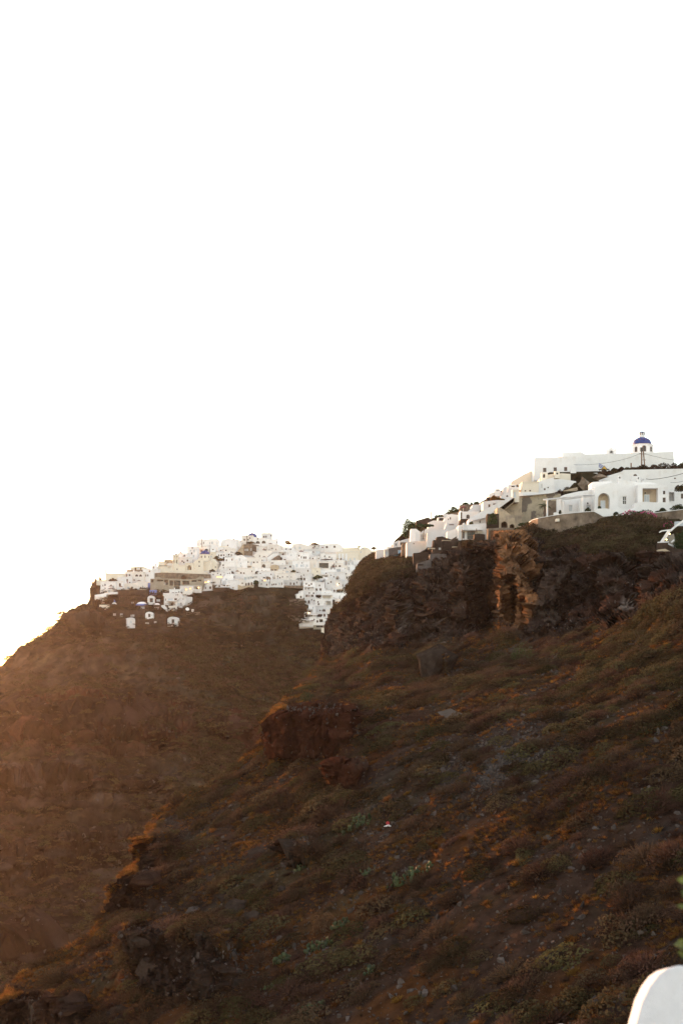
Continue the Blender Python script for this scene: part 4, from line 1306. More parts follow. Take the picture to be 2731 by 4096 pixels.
# cave dwellings on the dark terraces (crop F4)
FH('F4', (90, 338, 290, 402), [], 'plain pale wall block alone at the left of the dark terraces', cat='wall', m_='cream', depth=2, psi=0.15, extra='norim')
FH('F4', (430, 45, 1050, 165), [], 'topmost dark stone terrace face below the cliff-end houses', cat='wall', m_='dark_stone', depth=3, psi=0.0, ext=2)
FH('F4', (470, 170, 1000, 245), [('K', 478, 178, 560, 238), ('K', 592, 178, 672, 238), ('K', 700, 182, 800, 236)], 'dark stone terrace with three wide shaded bays', cat='wall', m_='dark_stone', depth=3, psi=0.0, ext=2)
FH('F4', (440, 270, 830, 345), [('P', 715, 285, 735, 321), ('P', 742, 285, 765, 321), ('W', 505, 295, 525, 330)], 'dark stone cave house with a bright pair of windows left of the blue rimmed dome', m_='dark_stone', depth=3, psi=0.0, ext=2, name='cave_house')
FH('F4', (850, 355, 1045, 435), [('P', 900, 375, 922, 420), ('P', 927, 375, 948, 420), ('P', 954, 375, 975, 418)], 'dark stone cave house with three pale windows under the blue rimmed dome', m_='dark_stone', depth=4, psi=0.0, ext=2, name='cave_house')
FH('F4', (1145, 340, 1300, 440), [('P', 1170, 383, 1190, 430), ('P', 1202, 383, 1222, 430), ('P', 1230, 383, 1250, 430)], 'dark stone cave house with three pale windows under the small white dome', m_='dark_stone', depth=4, psi=0.0, ext=2, name='cave_house')
FH('F4', (340, 445, 590, 590), [('P', 362, 510, 380, 552), ('P', 388, 510, 410, 555), ('P', 497, 512, 518, 575), ('P', 523, 512, 545, 575)], 'leftmost dark stone cave house with two pairs of pale windows', m_='dark_stone', depth=3, psi=0.0, ext=2, name='cave_house')
FH('F4', (590, 450, 985, 590), [('P', 702, 532, 722, 570), ('P', 728, 532, 750, 570), ('P', 756, 532, 775, 570), ('W', 855, 535, 870, 572), ('W', 874, 535, 890, 572), ('W', 945, 535, 960, 578), ('W', 964, 535, 980, 578)], 'long dark stone cave house with seven small windows left of the arched hut', m_='dark_stone', depth=3, psi=0.0, ext=2, name='cave_house')
FH('F4', (1190, 520, 1400, 600), [('W', 1285, 540, 1303, 577), ('W', 1310, 540, 1330, 577)], 'dark stone cave house with two dim windows above the right hut', m_='dark_stone', depth=3, psi=0.0, ext=2, name='cave_house')
FH('F4', (830, 620, 1400, 735), [('P', 990, 686, 1010, 716), ('P', 1015, 686, 1036, 716), ('P', 1042, 686, 1062, 716), ('P', 1162, 662, 1182, 697), ('P', 1188, 662, 1208, 697)], 'lowest dark stone terrace between the two vaulted huts', m_='dark_stone', depth=3, psi=0.0, ext=2, name='cave_house')
FH('F4', (210, 620, 640, 735), [('G', 303, 650, 354, 696)], 'lowest dark stone terrace left of the left vaulted hut, with one arched pale window', m_='dark_stone', depth=3, psi=0.0, ext=2, name='cave_house')
FH('F4', (1180, 225, 1290, 290), [('P', 1207, 230, 1280, 275)], 'small stone cave house with a white barred window below the top hut', m_='dark_stone', depth=3, psi=0.0, ext=2, name='cave_house')
FH('F4', ('v', 637, 587, 792, 750, 45), [('P', 692, 648, 730, 706)], 'white barrel vaulted hut with one central window, lower left of the dark terraces', psi=0.35, depth=5, dY=-1.5, name='vaulted_hut', cat='hut')
FH('F3', ('v', 345, 915, 541, 1056, 55), [('W', 426, 965, 480, 1040)], 'white barrel vaulted hut with a wide door, lower right of the dark terraces', psi=-0.1, depth=5, dY=-1.5, name='vaulted_hut', cat='hut')
FH('F4', ('v', 990, 475, 1142, 588, 50), [('W', 1045, 515, 1090, 582)], 'white vaulted hut half hidden by a plant, middle of the dark terraces', psi=0.0, depth=4, dY=-2.5, name='vaulted_hut', cat='hut')
FH('F4', ('v', 1032, 157, 1168, 290, 50), [('K', 1073, 208, 1140, 290)], 'topmost white vaulted hut on the dark terraces with a dark doorway', psi=0.0, depth=4, dY=-2.5, name='vaulted_hut', cat='hut')
def low_dome(c, cx, ytop, ybot, half, label, rim=None):
    u, v = cp(c, cx, ybot)
    Y = float(FARQ(u, v)) - 1.5
    sc = Y / F / CR[c][2]
    t = thing('roof_dome', label, 'dome', tuple(PX(u, v, Y)))
    MB().lathe(dome_prof(half * sc, (ybot - ytop) * sc, 7), 20, 'white').build('shell', t, None, True)
    if rim:
        MB().lathe([(half * sc * 1.12, -0.5), (half * sc * 1.15, 0.0), (half * sc * 1.02, 0.25), (half * sc * .9, 0.25)], 20, rim).build('rim', t)
low_dome('F4', 925, 280, 335, 105, 'white roof dome with a bright blue rim on the dark terraces', 'blue_wall')
low_dome('F4', 1217, 305, 345, 63, 'small plain white roof dome right of the blue rimmed one')
low_dome('F4', 385, 290, 330, 48, 'small greenish white roof dome at the left of the dark terraces')
def sail(c, pts, label):
    q = [cp(c, *p) for p in pts]
    Y = float(FARQ(*q[-1])) - 4
    P_ = [Vector(PX(a, b, Y + 0.6 * i)) for i, (a, b) in enumerate(q)]
    o_ = P_[0].copy()
    m = MB().add([p - o_ for p in P_] + [p - o_ + Vector((0, 0.08, 0)) for p in P_], [(0, 1, 2), (5, 4, 3), (0, 1, 4, 3), (1, 2, 5, 4), (2, 0, 3, 5)], 'blue_wall')
    tag(m.build('sail_awning', None, o_), label, 'awning')
sail('F4', [(375, 228), (372, 285), (415, 280)], 'small triangular blue awning above the greenish dome')
sail('F4', [(988, 62), (930, 105), (980, 110)], 'triangular blue awning left of the blue painted lower house')

# middle village (crop F5)
FH('F5', [(-5, 425), (-5, 285), (70, 258), (75, 285), (190, 280), (215, 302), (315, 335), (315, 425)], [('P', 90, 330, 112, 366), ('W', 45, 392, 66, 412)], 'low white skyline house left of the second blue dome')
ch2 = FH('F5', (322, 215, 548, 388), [('W', 368, 275, 396, 306), ('W', 445, 273, 466, 303)], 'white church with a low blue dome on the skyline, middle of the far village', cat='church', name='church', depth=9, psi=-0.05)
Y2 = BOX_USED[-1][4]
u_, v_ = cp('F5', 535, 236)
s2 = (Y2 + 6) / F / 4.9
MB().lathe([(98 * s2, -2.0)] + dome_prof(98 * s2, 76 * s2, 9), 24, 'blue').build('dome', ch2, Matrix.Rotation(0.05, 4, 'Z') @ (Vector(PX(u_, v_, Y2 + 6)) - ch2.location), True)
MB().lathe([(0.12, 0), (0.25, 0.2), (0.2, 0.5), (0.05, 0.7), (0.04, 1.2)], 8, 'red_trim').build('finial', ch2, Matrix.Rotation(0.05, 4, 'Z') @ (Vector(PX(cp('F5', 530, 165)[0], cp('F5', 530, 165)[1], Y2 + 6)) - ch2.location))
FH('F5', [(548, 418), (548, 235), (700, 245), (828, 275), (828, 418)], [('G', 603, 314, 685, 368), ('G', 722, 307, 798, 362), ('W', 635, 252, 649, 288)], 'white house with two half round arched windows right of the second blue dome', depth=8)
FH('F5', (718, 168, 930, 300), [('W', 750, 215, 778, 250), ('W', 795, 212, 818, 248)], 'tall white block with a pair of windows on the skyline', dY=5)
FH('F5', [(828, 415), (828, 272), (930, 285), (1015, 270), (1030, 258), (1045, 285), (1045, 415)], [('W', 1012, 325, 1024, 360)], 'white house end whose right corner curls up on the skyline')
FH('F5', (352, 378, 540, 580), [('P', 388, 468, 410, 506), ('P', 427, 468, 454, 506), ('P', 503, 460, 522, 508)], 'dark brown stone house with three pale windows below the second blue dome', m_='stone', depth=5, name='stone_house')
FH('F5', [(538, 500), (538, 385), (600, 385), (615, 430), (615, 490)], [], 'brown stone wall sloping right of the dark stone house', cat='wall', m_='stone', depth=4)
FH('F5', [(215, 560), (350, 380), (352, 570)], [], 'brown stair wall rising to the dark stone house', cat='wall', m_='tan', depth=3, extra='norim')
FH('F5', (-5, 430, 262, 470), [], 'cream terrace strip below the low skyline house', cat='wall', m_='cream', depth=3, extra='norim')
FH('F5', (-5, 470, 215, 622), [('W', 8, 483, 34, 511), ('W', 62, 570, 95, 596)], 'white house left of the dark stone house stair')
FH('F5', (618, 428, 830, 520), [('P', 638, 455, 660, 490), ('W', 750, 478, 766, 503), ('W', 780, 478, 803, 504)], 'white house with three small windows right of the dark stone house')
FH('F5', (828, 395, 1038, 570), [('W', 990, 465, 1004, 494), ('W', 848, 478, 860, 496), ('W', 878, 478, 890, 496)], 'white house below the curled skyline corner')
FH('F5', [(570, 600), (660, 515), (735, 505), (905, 500), (948, 510), (905, 565), (830, 625), (830, 655), (640, 655)], [('W', 672, 595, 690, 625)], 'white terraced house framed by zigzag stairs')
FH('F5', [(820, 690), (820, 645), (955, 555), (1036, 560), (1036, 590), (900, 685)], [], 'white stair parapet descending left in the middle of the village', cat='stairs', depth=2, name='stair_parapet')
FH('F5', [(900, 710), (900, 685), (1036, 592), (1036, 712)], [], 'triangular brown stone infill under the stair parapet', cat='wall', m_='stone', depth=3)
FH('F5', (1036, 508, 1332, 705), [('O', 1050, 528, 1200, 590), ('G', 1060, 628, 1123, 686), ('W', 1153, 670, 1190, 705)], 'white two storey house with a loggia over a round arch')
FH('F5', [(1322, 500), (1324, 375), (1480, 358), (1620, 400), (1730, 420), (1730, 500)], [('W', 1353, 438, 1378, 476), ('P', 1448, 430, 1486, 468)], 'wide low white house with two windows on the skyline right of the feathery tree')
FH('F5', (1326, 540, 1650, 705), [('P', 1388, 618, 1422, 665), ('W', 1490, 612, 1506, 655), ('W', 1535, 618, 1562, 662), ('W', 1575, 618, 1595, 662)], 'wide white house with four windows under the skyline house')
FH('F5', (1040, 440, 1325, 520), [('W', 1188, 460, 1210, 485)], 'low white block with one bluish window below the feathery tree')
FH('F5', [(180, 870), (180, 612), (330, 585), (435, 650), (435, 870)], [('P', 275, 655, 303, 700), ('P', 300, 735, 318, 762), ('P', 300, 790, 318, 822)], 'tall white house with three pale windows one above the other')
FH('F5', (400, 648, 710, 868), [('P', 505, 720, 535, 786), ('W', 553, 718, 581, 747), ('W', 627, 715, 646, 743), ('O', 405, 805, 514, 864), ('P', 545, 820, 576, 855)], 'large white house with a balcony over a shaded bay')
house('F5', (398, 786, 532, 797), [], 'thin balcony slab on the large white house', cat='balcony', Y=BOX_USED[-1][4] - 1.0, psi=0.0, depth=1.0, ext=0, extra='norim')
FH('F5', (690, 730, 890, 850), [('G', 722, 768, 793, 836)], 'white house with one big round arch left of the tan house')
FH('F5', [(878, 908), (882, 820), (905, 790), (950, 778), (1005, 780), (1040, 795), (1042, 905)], [('W', 900, 868, 945, 895), ('W', 965, 868, 1010, 895)], 'tan gable ended house in the middle of the white village', m_='tan')
FH('F5', (888, 700, 1180, 800), [('W', 900, 735, 952, 752)], 'long low white house above the tan house')
FH('F5', (1040, 790, 1330, 905), [('G', 1258, 775 + 20, 1300, 835)], 'long white block right of the tan house')
FH('F5', (1180, 700, 1325, 800), [], 'plain white block between the round arch house and wide window house')
FH('F5', (1322, 708, 1660, 872), [('P', 1390, 765, 1427, 822), ('P', 1478, 777, 1512, 822), ('P', 1525, 775, 1547, 822), ('P', 1588, 775, 1625, 822)], 'wide white house with four pale windows below the four window house')
FH('F5', (20, 830, 205, 968), [('N', 40, 900, 180, 968)], 'white house with a wide low arch, left part of the middle village')
FH('F5', (205, 850, 590, 965), [('W', 300, 925, 330, 955), ('W', 360, 930, 385, 958)], 'long low white house behind the brown parasol')
FH('F5', (560, 858, 890, 965), [('N', 585, 898, 702, 964)], 'white house with a wide dark arch below the round arch house')
FH('F5', (710, 905, 1185, 1015), [('A', 945, 925, 973, 998)], 'long white house with a tall narrow arched door')
FH('F5', (1040, 880, 1395, 945), [('P', 1180, 895, 1250, 935)], 'low white terrace house left of the round bush')
FH('F5', (-5, 640, 200, 830), [('W', 50, 820, 70, 835)], 'broad plain white house above the wide low arch')
FH('F5', (1390, 860, 1660, 960), [('W', 1405, 922, 1440, 946), ('W', 1455, 925, 1480, 946)], 'white terrace house right of the round bush')
for (x, y, w, cl_, lb, cc) in [(892, 350, 95, False, 'tan parasol on the terrace of the curled corner house', 'canvas'), (762, 458, 62, False, 'dark parasol left of two below the skyline church', 'maroon'), (917, 445, 60, False, 'dark parasol right of two below the skyline church', 'canvas'),
                               (768, 607, 78, False, 'brown parasol inside the zigzag stairs', 'canvas'), (1488, 498, 100, False, 'maroon parasol on the roof of the four window house', 'maroon'), (243, 887, 95, False, 'dark brown parasol beside the wide low arch', 'wood'),
                               (175, 258, 56, False, 'pale parasol on the skyline left of the second blue dome', 'tan'), (1145, 885, 110, False, 'flat pale parasol left of the round bush', 'canvas')]:
    parasol('F5', x, y, w, lb, cc, closed=cl_)
clear_pole('F5', 432, 180, 432, 385, 'tall pole in front of the skyline church', r=0.14)

# lower village row above the cliff (crop F8)
FH('F8', [(80, 240), (82, 205), (122, 140), (122, 82), (372, 82), (372, 30), (390, 30), (390, 240)], [('W', 145, 138, 176, 161), ('W', 158, 188, 181, 213)], 'white house with a small spire and two dark windows right of the church quarter')
MB_o = clear_pole('F8', 218, 20, 218, 90, 'small white spire on the house right of the church quarter', r=0.35, cat='spire', name='spire', m_='white')
FH('F8', [(140, 425), (165, 400), (250, 320), (270, 315), (575, 330), (575, 425)], [('W', 368, 368, 386, 398), ('P', 475, 385, 490, 435 - 12)], 'long white house with a slanting left roof edge above the cliff row')
FH('F8', [(130, 520), (165, 455), (385, 428), (392, 520)], [], 'white slanted terrace wall left above the cliff row', cat='wall', depth=5)
FH('F8', [(200, 578), (212, 520), (262, 515), (272, 495), (305, 495), (315, 520), (392, 515), (392, 578)], [('W', 230, 540, 256, 568), ('W', 275, 540, 300, 568), ('W', 318, 535, 342, 562)], 'small white house with three doors at the left of the cliff row')
FH('F8', (392, 430, 565, 565), [('G', 405, 505, 440, 552), ('P', 457, 500, 480, 542)], 'white house with a small arched door left of the triple arches')
FH('F8', [(500, 562), (565, 470), (565, 345), (850, 328), (850, 470), (755, 470), (755, 562)], [('P', 570, 388, 625, 438), ('P', 640, 382, 680, 432), ('P', 688, 372, 727, 420), ('G', 593, 500, 628, 560), ('G', 640, 490, 684, 556), ('G', 700, 483, 736, 550), ('W', 740, 378, 751, 415), ('W', 765, 370, 776, 412), ('W', 803, 368, 816, 405)], 'white house with three arches below and three glazed bays above')
FH('F8', (850, 365, 1100, 482), [('W', 918, 435, 936, 470), ('L', 950, 430, 1002, 468), ('G', 1065, 415, 1085, 470), ('G', 935, 380, 990, 411)], 'white vaulted house with lit windows above the cliff row')
FH('F8', [(1000, 420), (1000, 372), (1050, 375), (1085, 392), (1098, 420)], [], 'dark grey curved vault roof on the lit white house', cat='roof', m_='grey_stone', depth=3, Y=BOX_USED[-1][4] - 0.4, psi=0, ext=0, name='vault_roof')
FH('F8', (845, 475, 1060, 560), [('W', 1005, 515, 1026, 552)], 'plain white wall house with one door below the lit vaulted house')
FH('F8', [(1055, 560), (1095, 440), (1130, 420), (1350, 430), (1350, 560)], [('W', 1112, 518, 1136, 550), ('W', 1148, 512, 1171, 542), ('W', 1188, 512, 1209, 542), ('P', 1252, 495, 1279, 542), ('W', 1303, 492, 1316, 537)], 'white house with five doors on the cliff row')
FH('F8', (1348, 452, 1640, 552), [('P', 1370, 488, 1401, 542), ('W', 1467, 490, 1489, 537), ('W', 1535, 495, 1559, 540)], 'white house with three doors at the right of the cliff row')
FH('F8', (1180, 315, 1445, 455), [('W', 1310, 368, 1332, 393), ('W', 1408, 368, 1428, 391), ('P', 1220, 390, 1238, 440)], 'white house with two little square windows above the five door house')
FH('F8', ('v', 1440, 298, 1600, 460, 60), [('W', 1480, 370, 1500, 395)], 'white house with a rounded dome like roof above the cliff row')
FH('F8', (850, 285, 1180, 375), [('W', 880, 305, 900, 325)], 'low white house behind the lit vaulted house')
FH('F8', [(335, 590), (430, 540), (470, 535), (520, 560), (760, 540), (760, 560), (640, 585), (440, 605)], [], 'sunlit tan stone terrace edge left of the triple arches', cat='wall', m_='tan', depth=4, extra='norim')
FH('F8', (1060, 548, 1700, 562), [], 'thin dark stone kerb wall along the cliff row', cat='wall', m_='stone', depth=2, extra='norim')

# right part of the far village (crop F6)
FH('F6', (270, 288, 575, 405), [('P', 430, 350, 450, 368)], 'long low white house between the two skyline box houses')
FH('F6', [(570, 405), (570, 272), (830, 260), (880, 282), (930, 325), (932, 405)], [('W', 603, 313, 643, 356), ('W', 753, 307, 793, 348)], 'white skyline house with two square dark windows and a sloping right roof', dY=2)
FH('F6', (932, 358, 1260, 445), [], 'low pale skyline house left of the barrel vaulted church', m_='cream')
FH('F6', ('v', 1250, 332, 1475, 475, 95), [('P', 1312, 350, 1345, 385)], 'barrel vaulted cream church on the right of the far skyline', cat='church', name='church', m_='cream', depth=14, psi=-0.15)
FH('F6', (1065, 385, 1350, 462), [('P', 1075, 420, 1130, 456), ('P', 1140, 420, 1180, 456), ('P', 1200, 420, 1235, 456), ('P', 1275, 418, 1300, 452)], 'cream gallery with a row of pale windows below the barrel church', m_='cream', dY=-1)
t = FH('F6', (812, 437, 1240, 615), [('W', 882, 550, 925, 602), ('P', 945, 560, 975, 598), ('P', 1150, 550, 1182, 602), ('P', 1068, 555, 1095, 625)], 'long cream neoclassical building with white pilasters', m_='cream', psi=0.0, cat='building', name='cream_building')
Yp = BOX_USED[-1][4]
for x in (868, 935, 1002):
    a = Plane(cp('F6', (812 + 1240) / 2, 0)[0], Yp, 0)
    s_, z_ = a.uv(*cp('F6', x, 462))
    s0, z0 = a.uv(*cp('F6', x, 612))
    MB().box(s_ - 0.5, -0.25, z0 - t.location.z, s_ + 0.5, -0.002, z_ - t.location.z, 'white').build('pilaster', t)
FH('F6', (1238, 470, 1700, 635), [('P', 1310, 578, 1325, 625), ('W', 1300, 585, 1312, 622), ('W', 1465, 575, 1500, 605)], 'cream neoclassical building beside the near cliff edge', m_='cream', psi=0.0, cat='building', name='cream_building')
FH('F6', (498, 463, 815, 595), [('P', 580, 545, 610, 590), ('P', 700, 540, 733, 590)], 'big blank white block above the wide brown parasol')
FH('F6', (0, 590, 415, 745), [('P', 17, 667, 56, 723), ('P', 105, 675, 141, 722), ('P', 158, 675, 176, 722), ('P', 370, 680, 396, 722)], 'long white house with four pale windows left of the dark awning')
FH('F6', [(405, 760), (405, 650), (440, 612), (760, 612), (760, 660), (690, 720), (690, 760)], [('K', 420, 645, 655, 748)], 'white house with a wide dark recessed terrace under an awning')
FH('F6', (775, 655, 945, 755), [('W', 855, 690, 896, 726)], 'white house with one broad window right of the dark awning terrace')
FH('F6', (785, 742, 925, 835), [('P', 815, 765, 893, 829)], 'white storey with a wide glazed bay right of the middle')
FH('F6', (760, 600, 960, 665), [('W', 800, 610, 815, 640)], 'low white terrace house below the cream pilastered building')
FH('F6', (660, 828, 985, 1010), [('A', 795, 903, 868, 982), ('W', 695, 878, 713, 897)], 'white house with a tall round arched niche')
FH('F6', [(980, 1070), (975, 890), (1000, 865), (1040, 852), (1290, 848), (1300, 1070)], [('W', 1005, 912, 1030, 957), ('W', 1047, 908, 1071, 952), ('W', 1108, 908, 1131, 947), ('W', 1147, 900, 1176, 964), ('W', 1192, 900, 1214, 937)], 'white house with five windows in a row and a rounded left roof')
FH('F6', (490, 783, 790, 885), [('W', 595, 838, 623, 866)], 'white house above the dark bushy wedge')
FH('F6', (508, 868, 665, 940), [('O', 520, 878, 650, 932)], 'white balcony house right of the dark bushy wedge')
FH('F6', ('v', 268, 835, 420, 965, 60), [('W', 325, 865, 358, 901), ('W', 278, 920, 311, 956), ('W', 318, 920, 344, 956)], 'cream gabled house with three windows left of the bushy wedge', m_='cream')
FH('F6', (0, 850, 268, 1060), [('G', 103, 890, 138, 915), ('W', 103, 928, 146, 990), ('W', 163, 940, 198, 986), ('W', 113, 1015, 136, 1046)], 'white house with a fanlight over a window behind the big palm')
FH('F6', (1065, 788, 1285, 865), [('W', 1110, 842, 1145, 855)], 'low white terrace block with a dark cornice line')
FH('F6', (1010, 690, 1110, 800), [('W', 1020, 720, 1030, 790), ('W', 1050, 730, 1060, 790)], 'narrow white house left of the terrace block')
FH('F6', (1225, 640, 1440, 800), [('W', 1222 + 8, 672, 1245, 722), ('W', 1258, 680, 1302, 722), ('W', 1333, 680, 1348, 722), ('W', 1365, 690, 1382, 700)], 'white house with dark narrow doors beside the near cliff')
FH('F6', (1280, 795, 1420, 1000), [('W', 1300, 812, 1312, 850)], 'tall white house squeezed against the near cliff edge')
FH('F6', (915, 800, 1030, 900), [('K', 925, 845, 1015, 890)], 'white house with a shaded bay behind the five window house')
FH('F6', (310, 755, 500, 860), [('W', 430, 800, 445, 830), ('W', 395, 775, 405, 790)], 'cream speckled house with potted plants on its terrace', m_='cream')
FH('F6', (180, 390, 500, 470), [('P', 410, 410, 495, 465)], 'white terrace house with a wide pale bay below the low skyline house')
FH('F6', (0, 425, 330, 470), [], 'low white parapet above the wide four window house', cat='wall', depth=4)
FH('F6', (1110, 600, 1240, 700), [('W', 1130, 640, 1142, 655)], 'white block with rooftop clutter below the cream buildings')
for (x, y, w, cl_, lb, cc) in [(622, 562, 265, False, 'widest flat brown parasol in the right part of the village', 'canvas'), (835, 545, 70, False, 'tan parasol before the cream pilastered building', 'tan'), (540, 328, 55, False, 'maroon parasol left of the two window skyline house', 'maroon'),
                               (355, 335, 60, False, 'maroon parasol between the skyline box houses', 'maroon'), (120, 400, 105, False, 'maroon parasol with pale edge below the wide skyline house', 'maroon'), (760, 705, 60, False, 'rust parasol right of the dark awning terrace', 'maroon')]:
    parasol('F6', x, y, w, lb, cc, closed=cl_)
for (x, y0, y1, lb) in [(1450, 270, 450, 'thin mast right of the barrel vaulted church'), (882, 560, 640, 'leftmost of three poles before the pilastered building'), (938, 570, 650, 'middle of three poles before the pilastered building'), (1000, 595, 660, 'rightmost of three poles before the pilastered building'), (465, 225, 300, 'short mast on the skyline beside the flowering bush')]:
    clear_pole('F6', x, y0, x, y1, lb, r=0.10)

# lower cascade of hotels (crop F7)
FH('F7', (305, 135, 540, 295), [('W', 405, 188, 439, 216), ('O', 338, 235, 520, 285)], 'white house at the top of the stepped cascade with a long balcony')
FH('F7', (532, 150, 728, 325), [('W', 545, 265, 584, 316), ('W', 628, 262, 663, 306)], 'white house with two windows, top right of the cascade')
FH('F7', (310, 292, 545, 450), [('W', 355, 385, 396, 446), ('W', 405, 385, 456, 441), ('W', 466, 385, 508, 431)], 'white cascade house with three tall dark windows')
FH('F7', (545, 322, 885, 440), [('K', 552, 392, 664, 436)], 'white cascade house with a low dark slot window')
FH('F7', [(180, 470), (182, 372), (225, 360), (250, 370), (285, 302), (312, 302), (312, 470)], [('G', 245, 405, 279, 452)], 'white house with one arched window at the left tip of the cascade')
FH('F7', (42, 463, 335, 600), [], 'brown stone wall carrying the left tip of the cascade', cat='wall', m_='stone', depth=5)
FH('F7', (15, 598, 382, 790), [], 'dark lava stone wall below the brown stone wall', cat='wall', m_='dark_stone', depth=6)
FH('F7', (10, 790, 260, 900), [], 'brown ruin wall at the foot of the dark lava stone wall', cat='wall', m_='stone', depth=4)
FH('F7', (335, 440, 548, 568), [('W', 400, 500, 434, 560), ('G', 507, 487, 533, 516)], 'white cascade house with a door and a little arched window')
FH('F7', (545, 470, 670, 705), [('W', 592, 552, 621, 592)], 'tall blank white cascade house with a single window')
FH('F7', (660, 362, 880, 600), [('O', 675, 402, 842, 462), ('O', 675, 500, 845, 590)], 'white cascade hotel with two stacked balconies', psi=0.0, extra='plain')
def rail(c, x0, y0, x1, y1, label, Y, m_='white', dy=-1.0):
    u0, v0 = cp(c, x0, y0)
    u1, v1 = cp(c, x1, y1)
    a, b = Vector(PX(u0, v0, Y)), Vector(PX(u1, v0, Y))
    hh = (v1 - v0) * Y / F
    t = thing('balcony_railing', label, 'railing', tuple(b * 0 + Vector((a.x, Y, a.z - hh))))
    L_ = b.x - a.x
    MB().box(0, -0.08, hh - 0.12, L_, 0.08, hh, m_).build('handrail', t)
    MB().box(0, -0.9, -0.25, L_, 0.9, 0.0, m_).build('slab', t)
    n = max(2, int(L_ / 1.5))
    for k in range(n + 1):
        x = min(max(L_ * k / n, 0.06), L_ - 0.06)
        MB().box(x - 0.06, -0.06, 0.0, x + 0.06, 0.06, hh - 0.12, m_).build('post', t)
    return t
yq = BOX_USED[-1][4] - 1.2
rail('F7', 665, 350, 875, 385, 'white railing on the roof of the stacked balcony hotel', yq)
rail('F7', 668, 462, 842, 500, 'white railing between the stacked balconies', yq)
FH('F7', [(880, 480), (880, 350), (1260, 358), (1335, 385), (1335, 480)], [('W', 1100, 410, 1122, 438)], 'long white terrace house right of the stacked balconies')
FH('F7', (930, 478, 1062, 580), [('L', 985, 525, 1010, 560), ('W', 910 + 25, 560 - 30, 932 + 25, 578)], 'white pavilion with a lamp under a thin brown canopy')
FH('F7', (1060, 470, 1265, 560), [], 'plain pale block between the pavilion and the rock edge')
FH('F7', (1255, 425, 1378, 545), [('W', 1275, 455, 1300, 525)], 'white framed shelter against the near cliff', m_='cream')
FH('F7', (410, 590, 552, 672), [], 'blank white parapet block in the lower cascade')
FH('F7', (350, 668, 550, 745), [('O', 365, 680, 492, 728)], 'white lower cascade house with an open bay and lamp')
FH('F7', (550, 612, 762, 750), [('G', 620, 678, 646, 710), ('N', 672, 665, 740, 715)], 'white lower cascade house with two small arches')
FH('F7', (330, 738, 565, 835), [('O', 345, 775, 455, 828), ('W', 465, 785, 480, 812)], 'white lower cascade house with a railed bay on the left', psi=0.0, extra='plain')
yr = BOX_USED[-1][4] - 1.2
rail('F7', 328, 732, 600, 768, 'white railing across the lower cascade', yr)
FH('F7', (560, 740, 772, 858), [('K', 565, 765, 680, 822), ('W', 700, 760, 741, 816)], 'white lower cascade house with a wide dark bay')
FH('F7', (420, 830, 565, 975), [('K', 435, 890, 500, 940)], 'white lower cascade house under a brown parasol')
FH('F7', [(255, 895), (255, 845), (415, 838), (415, 895)], [('K', 275, 850, 400, 868)], 'white terrace block at the lower left of the cascade')
FH('F7', (230, 892, 505, 1005), [('O', 245, 910, 300, 955), ('O', 320, 900, 430, 955)], 'lowest white cascade house with open bays', psi=0.0, extra='plain')
ys = BOX_USED[-1][4] - 1.2
rail('F7', 226, 955, 500, 1000, 'lowest white railing at the foot of the cascade', ys)
FH('F7', (560, 850, 742, 975), [('W', 568, 890, 601, 932), ('K', 620, 865, 691, 925)], 'white lower cascade house with a cream awning over its door')
FH('F7', (760, 690, 900, 905), [], 'tall blank white house beside the dark rock face')
FH('F7', (735, 900, 808, 1045), [], 'narrow blank white tower at the bottom of the cascade')
FH('F7', (660, 1045, 792, 1095), [], 'small sunlit platform at the very bottom of the cascade', cat='platform', m_='cream', psi=0.0, depth=4, name='platform')
FH('F7', (760, 618, 990, 690), [('W', 860, 662, 890, 688)], 'brown stone terrace with plants below the pavilion', cat='wall', m_='stone', depth=4)
FH('F7', [(1060, 345), (1060, 100), (1435, 95), (1435, 345)], [('N', 1220, 135, 1326, 236), ('W', 1075, 185, 1089, 227), ('P', 1112, 180, 1133, 222), ('W', 1145, 175, 1169, 240), ('W', 1345, 180, 1376, 222)], 'white house with one large round arch near the rock edge')
FH('F7', (740, 100, 1062, 290), [('W', 838, 122, 862, 152), ('W', 748, 270, 782, 288), ('W', 905, 245, 945, 275)], 'white house below the tall arched niche')
FH('F7', (885, 255, 1110, 350), [('K', 950, 290, 1080, 345), ('W', 900, 290, 930, 330)], 'white terrace bar with a dark shaded bay')
FH('F7', (505, 985, 720, 1030), [('K', 560, 975 + 12, 700, 1026)], 'dark undercroft below the lowest cascade house', m_='concrete', depth=4)
FH('F7', (410, 60, 600, 140), [('W', 450, 80, 470, 120)], 'white house left of the dark bushy wedge top')
for (x, y, w, cl_, lb, cc) in [(485, 878, 118, False, 'brown parasol over the lower cascade house', 'canvas'), (1020, 398, 22, True, 'closed black parasol on the long terrace house', 'metal'), (965, 515, 190, False, 'thin flat brown canopy over the lamp lit pavilion', 'wood'), (875, 740, 24, True, 'closed grey parasol beside the rock face', 'metal'), (1040, 268, 180, False, 'wide tan canopy over the terrace bar', 'tan')]:
    parasol('F7', x, y, w, lb, cc, closed=cl_)
clear_pole('F7', 1305, 90, 1305, 270, 'utility pole in front of the large round arch', r=0.14)
clear_pole('F7', 1086, 245, 1086, 345, 'short wooden pole beside the terrace bar', r=0.14)
